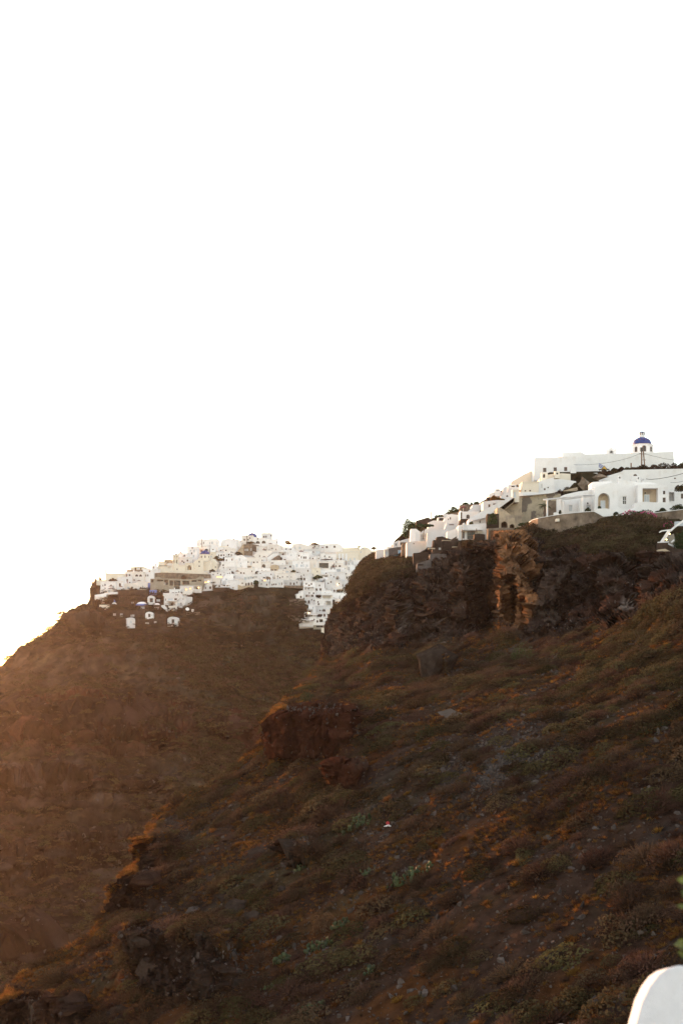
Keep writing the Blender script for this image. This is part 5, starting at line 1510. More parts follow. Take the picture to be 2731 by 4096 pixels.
def bulb(c, x, y, label, Y=None, r=0.22, near=False):
    u, v = cp(c, x, y)
    if Y is None:
        Y = min([b[4] for b in BOX_USED if b[0] - 2 < u < b[2] + 2 and b[1] - 2 < v < b[3] + 3] + [float(FARQ(u, v))]) - 0.6
    t = thing('lamp', label, 'lamp', tuple(PX(u, v, Y)), 0, 'lit lamps')
    MB().lathe([(0.02, -r), (r * .8, -r * .6), (r, 0), (r * .8, r * .6), (0.02, r)], 8, 'bulb').build('bulb', t)
    MB().box(-0.03, 0, -0.03, 0.03, 0.6 if not near else 0.1, 0.03, 'metal').build('bracket', t)
for (c, x, y, lb) in [('F7', 985, 185, 'small warm lamp under the tall arched niche house'), ('F7', 998, 540, 'warm lamp on the pavilion under the thin canopy'), ('F7', 415, 740, 'warm lamp in the lower cascade railing bay'),
                      ('F3', 955, 345, 'warm lamp under the orange restaurant deck'), ('F3', 1145, 228, 'warm lamp on the lit window house beside the palm')]:
    bulb(c, x, y, lb)

# far trees and bushes of the village
def ftree(c, x, y0, y1, w, label, **k):
    u, v = cp(c, x, y1)
    Y = float(FARQ(u, v)) - k.pop('near', 3)
    s_ = CR[c][2]
    return tree(u, v, Y, (y1 - y0) / s_, w / s_, label, **k)
ftree('F5', 1235, 295, 480, 140, 'feathery sunlit tree on the skyline right of the second dome', matn='bush_gold', n=420, leaf=0.28, seed=4, trunk_frac=0.35)
ftree('F6', 1540, 315, 470, 110, 'feathery tree beside the far mast at the near hill edge', matn='bush_gold', n=420, leaf=0.25, seed=9, trunk_frac=0.4, near=14)
ftree('F6', 385, 250, 310, 120, 'low flowering bush on the skyline between box houses', matn='bush_gold', n=300, leaf=0.25, seed=5, trunk_frac=0.1)
ftree('F6', 1250, 310, 370, 90, 'thin sparse shrub on the skyline left of the barrel church', matn='bush_gold', n=160, leaf=0.2, seed=6, trunk_frac=0.2)
ftree('F2', 1315, 505, 640, 150, 'round olive green tree right of the domed church', matn='bush_green', n=900, leaf=0.3, seed=7, trunk_frac=0.12)
ftree('F2', 1400, 560, 620, 120, 'low green hedge right of the olive tree', matn='bush_green', n=500, leaf=0.3, seed=8, trunk_frac=0.05)
ftree('F2', 1530, 540, 620, 110, 'low green hedge under the four window storey', matn='bush_green', n=500, leaf=0.3, seed=18, trunk_frac=0.05)
ftree('F5', 505, 330, 375, 140, 'row of rooftop bushes before the skyline church', matn='bush_green', n=400, leaf=0.25, seed=10, trunk_frac=0.05)
ftree('F5', 250, 530, 620, 180, 'sloping green bushes left of the dark stone house', matn='bush_green', n=700, leaf=0.3, seed=11, trunk_frac=0.05)
ftree('F5', 80, 625, 700, 190, 'dark low hedge at the left of the middle village', matn='bush_green', n=700, leaf=0.3, seed=12, trunk_frac=0.05)
ftree('F5', 1340, 880, 942, 84, 'clipped round dark bush in the middle of the village', matn='bush_dark', n=500, leaf=0.25, seed=13, trunk_frac=0.1)
ftree('F6', 440, 880, 1025, 170, 'dark bushy wedge shaped tree above the cascade', matn='bush_dark', n=1200, leaf=0.3, seed=14, trunk_frac=0.1)
ftree('F8', 805, 440, 560, 100, 'dense green tree right of the triple arches', matn='bush_dark', n=800, leaf=0.3, seed=15, trunk_frac=0.12)
ftree('F1', 560, 570, 635, 150, 'brown rounded shrub mound before the rounded corner house', matn='bush_brown', n=600, leaf=0.3, seed=16, trunk_frac=0.05)
ftree('F2', 1225, 760, 880, 100, 'green shrub at the right end of the church forecourt wall', matn='bush_green', n=500, leaf=0.3, seed=17, trunk_frac=0.1)
ftree('F4', 1120, 500, 590, 60, 'spiky green plant before the half hidden vaulted hut', matn='bush_dark', n=300, leaf=0.25, seed=19, trunk_frac=0.2)
def fpalm(c, x, y0, y1, r, label, **k):
    u, v = cp(c, x, y1)
    Y = float(FARQ(u, v)) - 4
    s_ = CR[c][2]
    palm(u, v, Y, (y1 - y0) / s_, r / s_, label, **k)
fpalm('F3', 1225, 245, 375, 62, 'left palm of the pair at the right of the orange deck', seed=2)
fpalm('F3', 1255, 240, 378, 60, 'right palm of the pair at the right of the orange deck', seed=5)
fpalm('F6', 75, 960, 1075, 85, 'big dark palm at the right end of the cliff row', seed=8)

# fillers: plain blocks wedged between the named houses wherever the photo shows more roofs
rsf = random.Random(5)
VILL = [(650, 2270), (900, 2260), (1180, 2210), (1420, 2215), (1450, 2240), (1430, 2380), (1320, 2400), (1290, 2360), (1140, 2355), (900, 2350), (860, 2330), (840, 2300), (680, 2290)]
nf = 0
side_words = {(1, 0): 'right of', (-1, 0): 'left of', (0, 1): 'below', (0, -1): 'above'}
placed = []
for _ in range(1500):
    if nf >= 46:
        break
    u = rsf.uniform(640, 1440)
    v = rsf.uniform(2225, 2400)
    if not inpoly(np.array([u]), np.array([v]), VILL)[0]:
        continue
    w, hh = rsf.uniform(14, 34), rsf.uniform(12, 20)
    a = (u - w / 2, v - hh, u + w / 2, v)
    ov = 0
    for b in BOX_USED:
        ix = min(a[2], b[2]) - max(a[0], b[0])
        iy = min(a[3], b[3]) - max(a[1], b[1])
        if ix > 0 and iy > 0:
            ov += ix * iy
    if ov > 0.30 * w * hh:
        continue
    ops = []
    for k in range(rsf.choice([0, 1, 1, 2])):
        x = a[0] + w * (0.15 + 0.4 * k)
        y = a[1] + hh * 0.35
        ops.append((rsf.choice('WWPG'), x, y, x + rsf.uniform(3.5, 5.5), y + rsf.uniform(5, 7)))
    house('T', a, ops, 'small plain white block wedged between the larger white houses of the far village', depth=5, group='small plain blocks of the far village')
    nf += 1

# ------------------------------------------------------------------ near hill-top houses (crop A)
def NH(c, shape, ops, label, Y, **k):
    k.setdefault('psi', 0.0)
    k.setdefault('depth', 6.0)
    k.setdefault('ext', 0.8)
    return house(c, shape, ops, label, Y=Y, far=False, **k)

big = NH('A', [(193, 480), (197, 355), (203, 302), (580, 290), (585, 480)], [('W', 277, 395, 308, 433), ('W', 374, 390, 404, 428), ('W', 471, 387, 500, 424)], 'large white hilltop house end with three barred brown windows in a row', 318, depth=9)
NH('A', [(458, 480), (458, 254), (630, 248), (662, 269), (880, 265), (1083, 258), (1470, 245), (1478, 250), (1483, 345), (1483, 480)], [], 'very long blank white church wall running along the hilltop', 326, depth=8, cat='wall', name='church_wall')
cw = NH('A', (1060, 262, 1300, 420), [], 'white hilltop church with an octagonal drum, a blue ribbed dome and a lantern', 334, depth=9, cat='church', name='church', extra='norim')
org, sc, zt = church_add(cw, 'A', 338, 1187, 194, 262, 104, 120, 88, n=8, m_='white', wins=[(1112, 213, 258, 20), (1186, 206, 258, 26), (1262, 211, 255, 22)])
lr = 27 * sc
MB().lathe([(lr, 0), (lr, 38 * sc), (lr * 1.1, 38 * sc), (lr * 1.1, 38 * sc + 0.1), (lr * .9, 38 * sc + .12)], 8, 'white', ph=0.5).build('lantern', cw, org + Vector((0, 0, zt + (194 - 124) * sc)))
MB().lathe([(lr * 1.12, 0), (lr * 0.8, 9 * sc), (lr * 0.35, 15 * sc), (0.04, 19 * sc)], 12, 'blue').build('lantern_cap', cw, org + Vector((0, 0, zt + (194 - 84) * sc)), True)
for dx in (-0.62, 0.0, 0.62):
    MB().box(-0.09 , -0.03, 0.25, 0.09, 0.03, 1.0, 'glass').build('lantern_opening', cw, org + Vector((dx * lr, -lr * (0.98 if dx == 0 else 0.82), zt + (194 - 124) * sc + 0.3)))
zc = zt + (194 - 62) * sc
MB().box(-0.05, -0.05, 0, 0.05, 0.05, 1.1, 'white').box(-0.35, -0.05, 0.6, -0.05, 0.05, 0.72, 'white').box(0.05, -0.05, 0.6, 0.35, 0.05, 0.72, 'white').build('cross', cw, org + Vector((0, 0, zc)))
for k in range(16):
    a = 2 * math.pi * k / 16
    MB().box(-0.06, -0.06, 0, 0.06, 0.06, 0.22, 'red_trim').build('dome_stud', cw, org + Vector((88 * sc * .86 * math.cos(a), 88 * sc * .86 * math.sin(a), zt + 74 * sc * 0.53)))
# little belfry on the wall
Yb = 328.0
t = thing('bell_arch', 'tiny white bell arch with a cross standing on the long hilltop wall', 'bell arch', tuple(PX(*cp('A', 905, 265), Yb)))
g = []
for p in [(-1.2, 0), (-1.2, 1.3), (-0.95, 1.3), (-0.8, 0.9), (-0.3, 1.35), (0.0, 1.5), (0.3, 1.35), (0.8, 0.9), (0.95, 1.3), (1.2, 1.3), (1.2, 0)]:
    g.append(p)
link('arch_wall', wall_mesh('arch_wall', g, [([(-0.5, 0.05), (-0.5, 0.5), (0, 0.85), (0.5, 0.5), (0.5, 0.05)], 0.4)], 0.45, 'white'), t)
MB().box(-0.04, 0.2, 1.5, 0.04, 0.28, 2.3, 'white').box(-0.3, 0.2, 1.95, -0.04, 0.28, 2.05, 'white').box(0.04, 0.2, 1.95, 0.3, 0.28, 2.05, 'white').build('cross', t)
MB().lathe([(0.05, 0.62), (0.12, 0.55), (0.2, 0.3), (0.26, 0.22)], 8, 'metal').build('bell', t)
# left slope of the hilltop
NH('A', [(-25, 545), (-10, 520), (40, 490), (110, 450), (190, 415), (200, 420), (200, 545)], [], 'sunlit tan wall climbing to the hilltop house', 322, m_='cream', depth=3, cat='wall')
NH('A', [(245, 545), (250, 490), (300, 460), (360, 452), (450, 445), (530, 450), (532, 545)], [], 'rounded cream terrace wall below the three barred windows', 306, m_='cream', depth=5, cat='wall')
for k, (a, b, cc, d) in enumerate([(262, 438, 320, 485), (385, 425, 430, 455)]):
    NH('A', (a, b, cc, d), [(('N', a + 15, b + 12, a + 35, d) if k == 0 else ('K', a + 14, b + 12, a + 32, d))], ['cream chimney block with an opening at the left of the rounded terrace', 'small cream chimney block at the middle of the rounded terrace'][k], 305, m_='cream', depth=1.2, cat='chimney', name='chimney_block', extra='norim')
NH('A', [(530, 545), (530, 415), (582, 412), (582, 545)], [], 'narrow white annex under the third barred window', 312, depth=4)
NH('A', [(565, 520), (570, 465), (668, 450), (775, 440), (790, 460), (600, 520)], [('P', 668, 455, 720, 480)], 'low white parapet wall running right below the long church wall', 312, depth=2, cat='wall')
NH('A', [(232, 640), (236, 520), (376, 482), (379, 570), (390, 610), (390, 640)], [('W', 318, 570, 330, 582), ('P', 262, 540, 270, 580), ('W', 285, 582, 300, 600)], 'bright white wedge shaped house below the rounded cream terrace', 298, depth=7)
NH('A', [(378, 640), (378, 500), (450, 498), (580, 518), (582, 540), (395, 640)], [], 'pale white side wall going down right of the wedge house', 300, depth=4)
NH('A', (88, 530, 236, 640), [('W', 150, 598, 166, 612), ('W', 108, 600, 122, 612)], 'plain cream block left of the bright wedge house', 297, m_='cream', depth=6)
NH('A', [(50, 655), (52, 622), (150, 617), (235, 622), (395, 600), (410, 612), (360, 628), (180, 645)], [], 'white coping parapet on top of the weathered retaining wall', 288, depth=0.8, ext=0.0, cat='parapet', name='parapet', extra='norim')
ruin = NH('A', [(45, 900), (50, 652), (180, 643), (370, 626), (440, 635), (445, 830), (300, 895), (200, 905)], [], 'tall weathered tan retaining wall with grey patches behind the palm', 289, m_='ruin', depth=3, ext=1.5, cat='wall', name='retaining_wall')
NH('A', [(325, 830), (325, 700), (445, 700), (445, 830)], [], 'grey rubble stone wall patch behind the pergola', 283, m_='stone', depth=2, cat='wall')
NH('A', [(470, 640), (470, 603), (590, 572), (598, 598), (570, 612), (480, 640)], [], 'small tan wall patch among the bushes under the rock outcrop', 291, m_='tan', depth=1.5, cat='wall')

# upper long white house with chimneys
NH('A', [(832, 620), (832, 480), (1000, 430), (1020, 414), (1568, 402), (1760, 400), (1760, 620)], [('W', 1482, 485, 1500, 497)], 'long high white house block behind the arched villa', 298, depth=8)
NH('A', ('v', 1090, 438, 1152, 530, 14), [('G', 1108, 452, 1142, 470)], 'upright white chimney slab with a rounded top, centre of the long block', 289, depth=1.4, cat='chimney', name='chimney_block')
for k, (a, b, cc, d, nm) in enumerate([(968, 462, 1000, 535, 'white pointed chimney left of the rounded slab'), (1143, 468, 1168, 530, 'white pointed chimney right of the rounded slab'), (875, 500, 907, 545, 'leftmost small white chimney above the arch'), (1190, 480, 1206, 520, 'thinnest white chimney farthest right on the villa roof')]):
    NH('A', [(a, d), (a + 1, b + 12), (a + (cc - a) * .3, b + 2), ((a + cc) / 2, b), (cc - (cc - a) * .3, b + 2), (cc - 1, b + 12), (cc, d)], [('N', a + (cc - a) * .28, b + 12, cc - (cc - a) * .28, b + 30)], nm, 283, depth=1.0, cat='chimney', name='chimney_block')

# the arched villa
villa = NH('A', [(755, 830), (755, 572), (790, 560), (905, 533), (968, 536), (970, 830)], [('A', 783, 626, 890, 790)], 'white villa block with a large round arched niche', 270, depth=8, back_m='tan')
NH('A', [(718, 600), (728, 528), (745, 524), (910, 515), (912, 560), (760, 600)], [], 'low sunlit white parapet above the arched niche', 274, depth=4, cat='parapet', name='parapet', extra='norim')
NH('A', [(443, 840), (443, 655), (480, 640), (605, 612), (760, 592), (760, 840)], [('P', 515, 738, 547, 797), ('P', 675, 735, 717, 800)], 'low white villa wing with two pale shuttered doors under the pergola', 273, depth=6)
NH('A', (465, 700, 480, 830), [], 'slim white wall pier left of the first shuttered door', 271.5, depth=1.0, cat='pier', name='wall_pier', extra='norim', ext=0.2)
NH('A', (612, 690, 640, 815), [], 'slim white wall pier between the two shuttered doors', 271.5, depth=1.0, cat='pier', name='wall_pier', extra='norim', ext=0.2)
NH('A', [(968, 830), (968, 540), (985, 515), (1020, 505), (1060, 512), (1147, 527), (1147, 830)], [('S', 1008, 655, 1045, 731)], 'white villa block with one white framed window', 271, depth=7)
NH('A', [(1147, 800), (1147, 548), (1280, 545), (1430, 556), (1435, 720), (1435, 800)], [('O', 1192, 582, 1335, 712), ('W', 1380, 606, 1402, 638), ('W', 1378, 668, 1406, 712)], 'white villa block with a deep shaded loggia and two square windows', 269, depth=7, back_m='tan')
vt = [(1105, 600), (1105, 560)]
for k in range(9):
    a = math.pi * k / 8
    vt.append((1223 - 118 * math.cos(a), 560 - 34 * math.sin(a)))
vt += [(1341, 600)]
NH('A', vt, [], 'low white vaulted roof over the shaded loggia', 272.5, depth=7, cat='roof', name='vault_roof')
NH('A', [(1433, 770), (1433, 600), (1568, 604), (1760, 610), (1760, 770)], [('O', 1437, 618, 1486, 701), ('W', 1545, 632, 1575, 678)], 'white right wing of the villa reaching the photo edge', 271, depth=6)
NH('A', [(1030, 850), (1030, 780), (1120, 765), (1120, 722), (1210, 706), (1455, 722), (1482, 775), (1482, 812), (1210, 835)], [], 'white balcony parapet block in front of the deep loggia', 265, depth=3, cat='parapet', name='parapet')
NH('A', [(918, 850), (918, 770), (960, 755), (1120, 790), (1120, 850)], [], 'sloping white stair wall below the framed window', 264, depth=1.5, cat='wall', extra='norim')
NH('A', [(742, 825), (780, 770), (860, 768), (920, 778), (945, 800), (945, 850), (820, 850)], [], 'low curved white bench wall at the foot of the arched niche', 262, depth=1.5, cat='wall', extra='norim')
NH('A', [(380, 835), (380, 806), (400, 804), (435, 825), (435, 835)], [], 'small white block beside the palm at the pergola end', 262, depth=1.0, cat='wall', extra='norim')
def wall_lamp(c, x, y, label, Y):
    u, v = cp(c, x, y)
    t = thing('wall_lamp', label, 'lamp', tuple(PX(u, v, Y)))
    MB().lathe([(0.04, -0.15), (0.14, -0.1), (0.14, 0.12), (0.02, 0.2)], 6, 'metal').build('lantern', t)
    MB().box(-0.02, 0, 0, 0.02, 0.25, 0.04, 'metal').build('bracket', t)
wall_lamp('A', 688, 722, 'dark wall lamp above the right shuttered door', 272.5)
wall_lamp('A', 1217, 628, 'dark wall lamp inside the deep loggia', 270.2)
# pergola
Yp = 262.0
pg = thing('pergola', 'long white slatted pergola on slim posts in front of the villa wing', 'pergola', tuple(PX(*cp('A', 315, 690), Yp)))
o0 = Vector(PX(*cp('A', 315, 690), Yp))
for k, (x, zt_, zb_, yy) in enumerate([(315, 692, 842, 0), (641, 655, 796, 0), (448, 690, 800, 6), (755, 652, 772, 7)]):
    a, b = Vector(PX(*cp('A', x, zt_), Yp + yy)), Vector(PX(*cp('A', x, zb_), Yp + yy))
    MB().box(-0.13, -0.13, -0.5, 0.13, 0.13, a.z - b.z, 'white').build('post', pg, b - o0)
for (x0, y0, x1, y1, yy) in [(280, 692, 645, 655, 0), (440, 690, 760, 650, 7)]:
    a, b = Vector(PX(*cp('A', x0, y0), Yp + yy)) - o0, Vector(PX(*cp('A', x1, y1), Yp + yy)) - o0
    MB().tube([a, b], 0.09, 4, 'white').build('beam', pg)
for k in range(22):
    f_ = k / 21
    a = Vector(PX(*cp('A', 278 + 367 * f_, 690 - 37 * f_), Yp - 0.4)) - o0
    b = Vector(PX(*cp('A', 438 + 322 * f_, 686 - 37 * f_), Yp + 7.4)) - o0
    MB().tube([a + Vector((0, 0, .12)), b + Vector((0, 0, .12))], 0.055, 4, 'white').build('slat', pg)

# rounded rubble retaining wall with white coping
def strip_wall(c, top, bot, ys, label, m_, thick=1.2, coping=None, copt=5):
    n = len(top)
    P0 = Vector(PX(*cp(c, *top[0]), ys[0]))
    t = thing('retaining_wall', label, 'wall', tuple(P0))
    vs, fs = [], []
    T_ = [Vector(PX(*cp(c, *top[i]), ys[i])) - P0 for i in range(n)]
    B_ = [Vector((T_[i].x * 1, T_[i].y, (PX(*cp(c, top[i][0], bot[i]), ys[i])[2] - P0.z))) for i in range(n)]
    for i in range(n):
        vs += [T_[i], B_[i], B_[i] + Vector((0, thick, 0)), T_[i] + Vector((0, thick, 0))]
    for i in range(n - 1):
        a, b = i * 4, i * 4 + 4
        fs += [(a, b, b + 1, a + 1), (a + 3, a + 2, b + 2, b + 3), (a, a + 3, b + 3, b), (a + 1, b + 1, b + 2, a + 2)]
    fs += [(0, 1, 2, 3), tuple(reversed((4 * n - 4, 4 * n - 3, 4 * n - 2, 4 * n - 1)))]
    MB().add(vs, fs, m_).build('wall', t)
    if coping:
        m = MB()
        vs, fs = [], []
        h_ = copt / CR[c][2] * ys[0] / F
        for i in range(n):
            vs += [T_[i] + Vector((0, -0.12, h_)), T_[i] + Vector((0, -0.12, 0.003)), T_[i] + Vector((0, thick + .1, 0.003)), T_[i] + Vector((0, thick + .1, h_))]
        for i in range(n - 1):
            a, b = i * 4, i * 4 + 4
            fs += [(a, b, b + 1, a + 1), (a + 3, a + 2, b + 2, b + 3), (a, a + 3, b + 3, b), (a + 1, b + 1, b + 2, a + 2)]
        fs += [(0, 1, 2, 3), tuple(reversed((4 * n - 4, 4 * n - 3, 4 * n - 2, 4 * n - 1)))]
        m.add(vs, fs, coping).build('coping', t)
    return t
strip_wall('A', [(158, 890), (175, 878), (230, 862), (330, 843), (450, 823), (560, 812), (660, 803), (745, 798), (790, 822), (830, 845), (1000, 830), (1130, 824), (1270, 815), (1400, 800), (1568, 780), (1760, 760)],
           [985, 990, 995, 1000, 1010, 1020, 1000, 980, 960, 950, 930, 930, 930, 930, 930, 920], [246, 243, 240, 238, 237, 237, 238, 239, 240, 241, 243, 245, 246, 246, 245, 244],
           'long curved rubble retaining wall with a white coping below the villa', 'stone', 1.5, 'white', 5)
NH('A', (398, 862, 428, 888), [], 'small pale plaster patch block on the curved retaining wall', 236.2, depth=1.2, cat='block', m_='cream', ext=0, extra='norim', name='plaster_block')

# ridge houses left of the villa (crop B)
NH('B', [(1120, 620), (1120, 412), (1225, 322), (1300, 302), (1312, 330), (1312, 620)], [], 'tall brown stair wall left of the weathered retaining wall', 287, m_='tan', depth=3, cat='wall', name='stair_wall')
t = NH('B', [(1010, 620), (1010, 545), (1060, 480), (1090, 455), (1090, 405), (1130, 410), (1180, 445), (1250, 497), (1258, 570), (1258, 620)], [('N', 1127, 528, 1183, 586), ('N', 1203, 552, 1246, 590)], 'tan plastered house with two dark arches under the stair wall', 276, m_='tan', depth=6, name='tan_house')
NH('B', (1228, 252, 1288, 320), [('P', 1235, 262, 1262, 315)], 'tan gateway block with a pale gate at the top of the stair wall', 285, m_='cream', depth=2, cat='gateway', name='gateway')
m = thing('garden_stairs', 'brown outdoor stairs climbing along the tan house', 'stairs', tuple(PX(*cp('B', 1120, 410), 284)))
o0 = Vector(m.location)
for k in range(14):
    f_ = k / 13
    p = Vector(PX(*cp('B', 1125 + 105 * f_, 408 - 88 * f_), 284.6)) - o0
    MB().box(-0.35, -0.5, -0.8, 0.35, 1.5, 0, 'tan').build('step', m, p)
NH('B', (1003, 460, 1108, 545), [], 'dark stone planter box full of shrubs on the tan house', 272, m_='dark_stone', depth=2, cat='planter', name='planter')
NH('B', [(1008, 705), (1010, 590), (1150, 582), (1240, 588), (1250, 705)], [], 'dry stone wall below the two dark arches', 268, m_='stone', depth=3, cat='wall')
NH('B', [(832, 560), (835, 508), (960, 430), (1085, 368), (1150, 340), (1225, 303), (1228, 322), (1120, 400), (1090, 450), (1000, 482), (1000, 560)], [('W', 932, 518, 943, 541)], 'white house whose long parapet ramps up to the stair wall', 283, depth=5, extra='norim')
NH('B', [(868, 512), (998, 484), (998, 492), (870, 520)], [], 'thin slanting white canopy on the ramped house', 281.5, depth=1.5, cat='canopy', ext=0, name='canopy', extra='norim')
NH('B', [(968, 430), (968, 350), (1085, 337), (1160, 338), (1165, 360), (1085, 372), (1000, 430)], [('W', 1012, 375, 1030, 404), ('W', 1055, 367, 1084, 386)], 'white house with two dark windows above the ramped parapet', 292, depth=5)
NH('B', (1000, 312, 1158, 352), [], 'long dark stone planter with a golden bush on the ridge', 297, m_='dark_stone', depth=2, cat='planter', name='planter')
NH('B', [(1018, 320), (1018, 282), (1045, 270), (1072, 262), (1145, 264), (1148, 320)], [], 'small white tiled pavilion on the ridge', 303, depth=4, cat='pavilion', name='pavilion')
NH('B', ('v', 1070, 234, 1120, 268, 14), [('W', 1085, 246, 1095, 256), ('W', 1100, 246, 1110, 256)], 'white dome shaped chimney on the tiled pavilion', 302, depth=2, cat='chimney', name='chimney_block')
NH('B', ('v', 1147, 220, 1172, 310, 8), [], 'slim white round topped pillar right of the pavilion', 301, depth=1.2, cat='pillar', name='pillar')
NH('B', ('v', 1190, 198, 1218, 300, 8), [], 'second slim white pillar nearer to the gateway', 301, depth=1.2, cat='pillar', name='pillar')
NH('B', [(1120, 330), (1125, 300), (1170, 275), (1225, 262), (1225, 310), (1160, 345)], [('G', 1172, 292, 1190, 308)], 'small white terrace house below the two slim pillars', 296, depth=4)
NH('B', [(1160, 280), (1165, 215), (1240, 200), (1295, 195), (1330, 190), (1400, 200), (1400, 280)], [('K', 1215, 208, 1250, 220), ('K', 1262, 200, 1300, 218), ('W', 1330, 245, 1338, 252)], 'white terraces stepping up to the hilltop with dark awnings', 310, depth=6)
for k, (a, b) in enumerate([(1236, 172), (1290, 168), (1330, 155), (1358, 140)]):
    NH('B', [(a - 20, b + 52), (a - 20, b + 30), (a, b + 20), (a + 22, b + 30), (a + 22, b + 52)], [('K', a - 12, b + 34, a + 12, b + 50)], ['lowest little terrace shelter on the steep ridge path', 'second little terrace shelter on the steep ridge path', 'third little terrace shelter on the steep ridge path', 'topmost little terrace shelter on the steep ridge path'][k], 316 + k, m_='cream', depth=2, cat='shelter', name='terrace_shelter', extra='norim')
NH('B', [(1210, 215), (1240, 178), (1290, 140), (1350, 105), (1420, 70), (1424, 215)], [], 'cream wall outline climbing the ridge to the hilltop', 326, m_='cream', depth=4, cat='wall')
NH('B', [(780, 450), (868, 400), (868, 382), (905, 378), (972, 380), (938, 440), (860, 450)], [], 'white stepped house left of the dark slanted panel', 300, depth=5)
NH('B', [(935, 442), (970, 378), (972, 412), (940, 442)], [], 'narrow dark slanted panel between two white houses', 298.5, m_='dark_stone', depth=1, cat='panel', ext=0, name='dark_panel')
NH('B', [(760, 510), (762, 430), (785, 440), (935, 438), (840, 510)], [('G', 814, 466, 846, 503), ('G', 764, 445, 778, 503)], 'white house with an arched window and pale parapet on the ridge', 295, depth=5)
NH('B', [(745, 560), (765, 505), (838, 505), (832, 560)], [], 'dark slate sloping roof terrace in the ridge cluster', 289, m_='dark_stone', depth=4, cat='roof', name='sloping_roof')
NH('B', [(620, 560), (622, 500), (650, 468), (685, 462), (750, 472), (762, 440), (778, 445), (768, 560)], [('W', 667, 490, 678, 510), ('W', 650, 502, 658, 516)], 'white vaulted house with two slit windows on the ridge', 303, depth=5)
low = NH('B', [(738, 700), (745, 562), (830, 556), (992, 545), (1003, 620), (1000, 700)], [('W', 782, 620, 800, 682), ('W', 822, 616, 896, 688)], 'white house with a large glass door on the edge above the dark cliff', 277, depth=6)
NH('B', (775, 599, 962, 607), [], 'thin white sunshade slab over the large glass door', 275.6, depth=1.3, cat='canopy', ext=0, name='canopy', extra='norim')
NH('B', [(785, 560), (785, 543), (800, 538), (830, 556), (830, 560)], [], 'small white stair head on the glass door house', 276, depth=1.5, cat='wall', name='stair_wall', extra='norim')
clear_pole('B', 778, 597, 776, 680, 'left wooden pole before the large glass door', Y=274, r=0.07)
clear_pole('B', 905, 592, 922, 742, 'long leaning wooden pole right of the large glass door', Y=273, r=0.08)
clear_pole('B', 992, 478, 994, 545, 'thin wooden pole beside the dark planter', Y=281, r=0.05)
NH('B', [(642, 670), (645, 618), (740, 588), (742, 658)], [], 'pinkish white block left of the glass door house', 280, depth=5)
NH('B', [(465, 725), (470, 625), (480, 608), (560, 600), (660, 600), (662, 665), (540, 700), (500, 725)], [], 'white block with a bare shrub before it on the ridge', 288, depth=5)
NH('B', [(283, 805), (283, 712), (360, 706), (478, 708), (480, 760), (340, 805)], [('W', 340, 722, 350, 732)], 'broad blank white block at the low end of the ridge', 292, depth=6)
rl = thing('fence', 'white slatted balcony fence on the broad blank block', 'fence', tuple(PX(*cp('B', 362, 706), 290)))
for k in range(6):
    z_ = k * 0.32
    MB().box(0, 0, z_ + .05, 2.65, 0.08, z_ + 0.2, 'white').build('slat', rl)
for x_ in (0.0, 0.9, 1.8, 2.57):
    MB().box(x_, 0.083, 0, x_ + 0.1, 0.18, 2.1, 'white').build('post', rl)
NH('B', [(312, 720), (318, 594), (368, 594), (400, 620), (400, 720)], [], 'white tower block behind the slatted fence', 297, depth=4)
NH('B', [(395, 710), (395, 640), (440, 600), (480, 590), (480, 710)], [('W', 468, 640, 482, 705)], 'white house behind the umbrella pine trunk', 298, depth=4)
NH('B', [(475, 610), (475, 538), (520, 520), (600, 522), (645, 560), (640, 605)], [], 'white stepped terrace block behind the umbrella pine', 306, depth=5)
NH('B', [(560, 560), (560, 492), (600, 488), (640, 480), (640, 560)], [('K', 570, 496, 610, 522)], 'white house with a dark porch behind the stepped terrace block', 313, depth=4)
NH('B', [(600, 620), (640, 540), (735, 545), (742, 590), (640, 620)], [('W', 660, 553, 706, 562)], 'white stair terrace between the ridge houses', 296, depth=4)
NH('B', [(608, 500), (608, 462), (650, 460), (650, 500)], [], 'small white chimney block beside the ridge trees', 318, depth=3, cat='chimney', name='chimney_block')
NH('B', [(368, 540), (368, 522), (475, 490), (522, 528), (480, 540)], [], 'reddish dark sloping stone roof on the ridge skyline', 322, m_='dark_stone', depth=4, cat='roof', name='sloping_roof')
clear_pole('B', 503, 440, 503, 500, 'thin red chimney pipe on the ridge skyline', Y=324, r=0.12, cat='chimney', name='chimney_pipe', m_='red_trim')
NH('B', [(655, 470), (655, 462), (760, 440), (762, 470)], [], 'low brown stone wall before the ridge trees', 312, m_='stone', depth=2, cat='wall')
NH('B', [(755, 430), (760, 380), (860, 372), (935, 372), (935, 395), (868, 400), (800, 430)], [], 'low brown stone terrace wall under the purple parasol', 315, m_='stone', depth=2, cat='wall')
NH('B', [(930, 380), (940, 362), (990, 345), (1000, 355), (972, 380)], [], 'small white roofs heaped left of the dark planter', 308, depth=3)
parasol('B', 788, 385, 60, 'purple parasol on the ridge terrace wall', 'maroon', Y=309)
NH('B', [(5, 835), (8, 785), (60, 778), (82, 780), (82, 835)], [], 'farthest left low white house of the near ridge', 324, depth=5)
NH('B', [(102, 790), (103, 753), (165, 750), (165, 790)], [], 'white house just above the garage door block', 324, depth=5)
NH('B', (82, 784, 124, 835), [('P', 88, 795, 120, 832)], 'small white block with a white garage door', 316, depth=3)
NH('B', [(122, 832), (122, 770), (200, 758), (248, 756), (248, 832)], [('D', 203, 783, 237, 824)], 'dark rubble stone hut with a pale blue door', 315, m_='grey_stone', depth=4, name='stone_hut', cat='hut')
NH('B', [(158, 775), (160, 718), (215, 698), (215, 775)], [('W', 180, 725, 190, 745)], 'narrow white house above the stone hut', 320, depth=4)
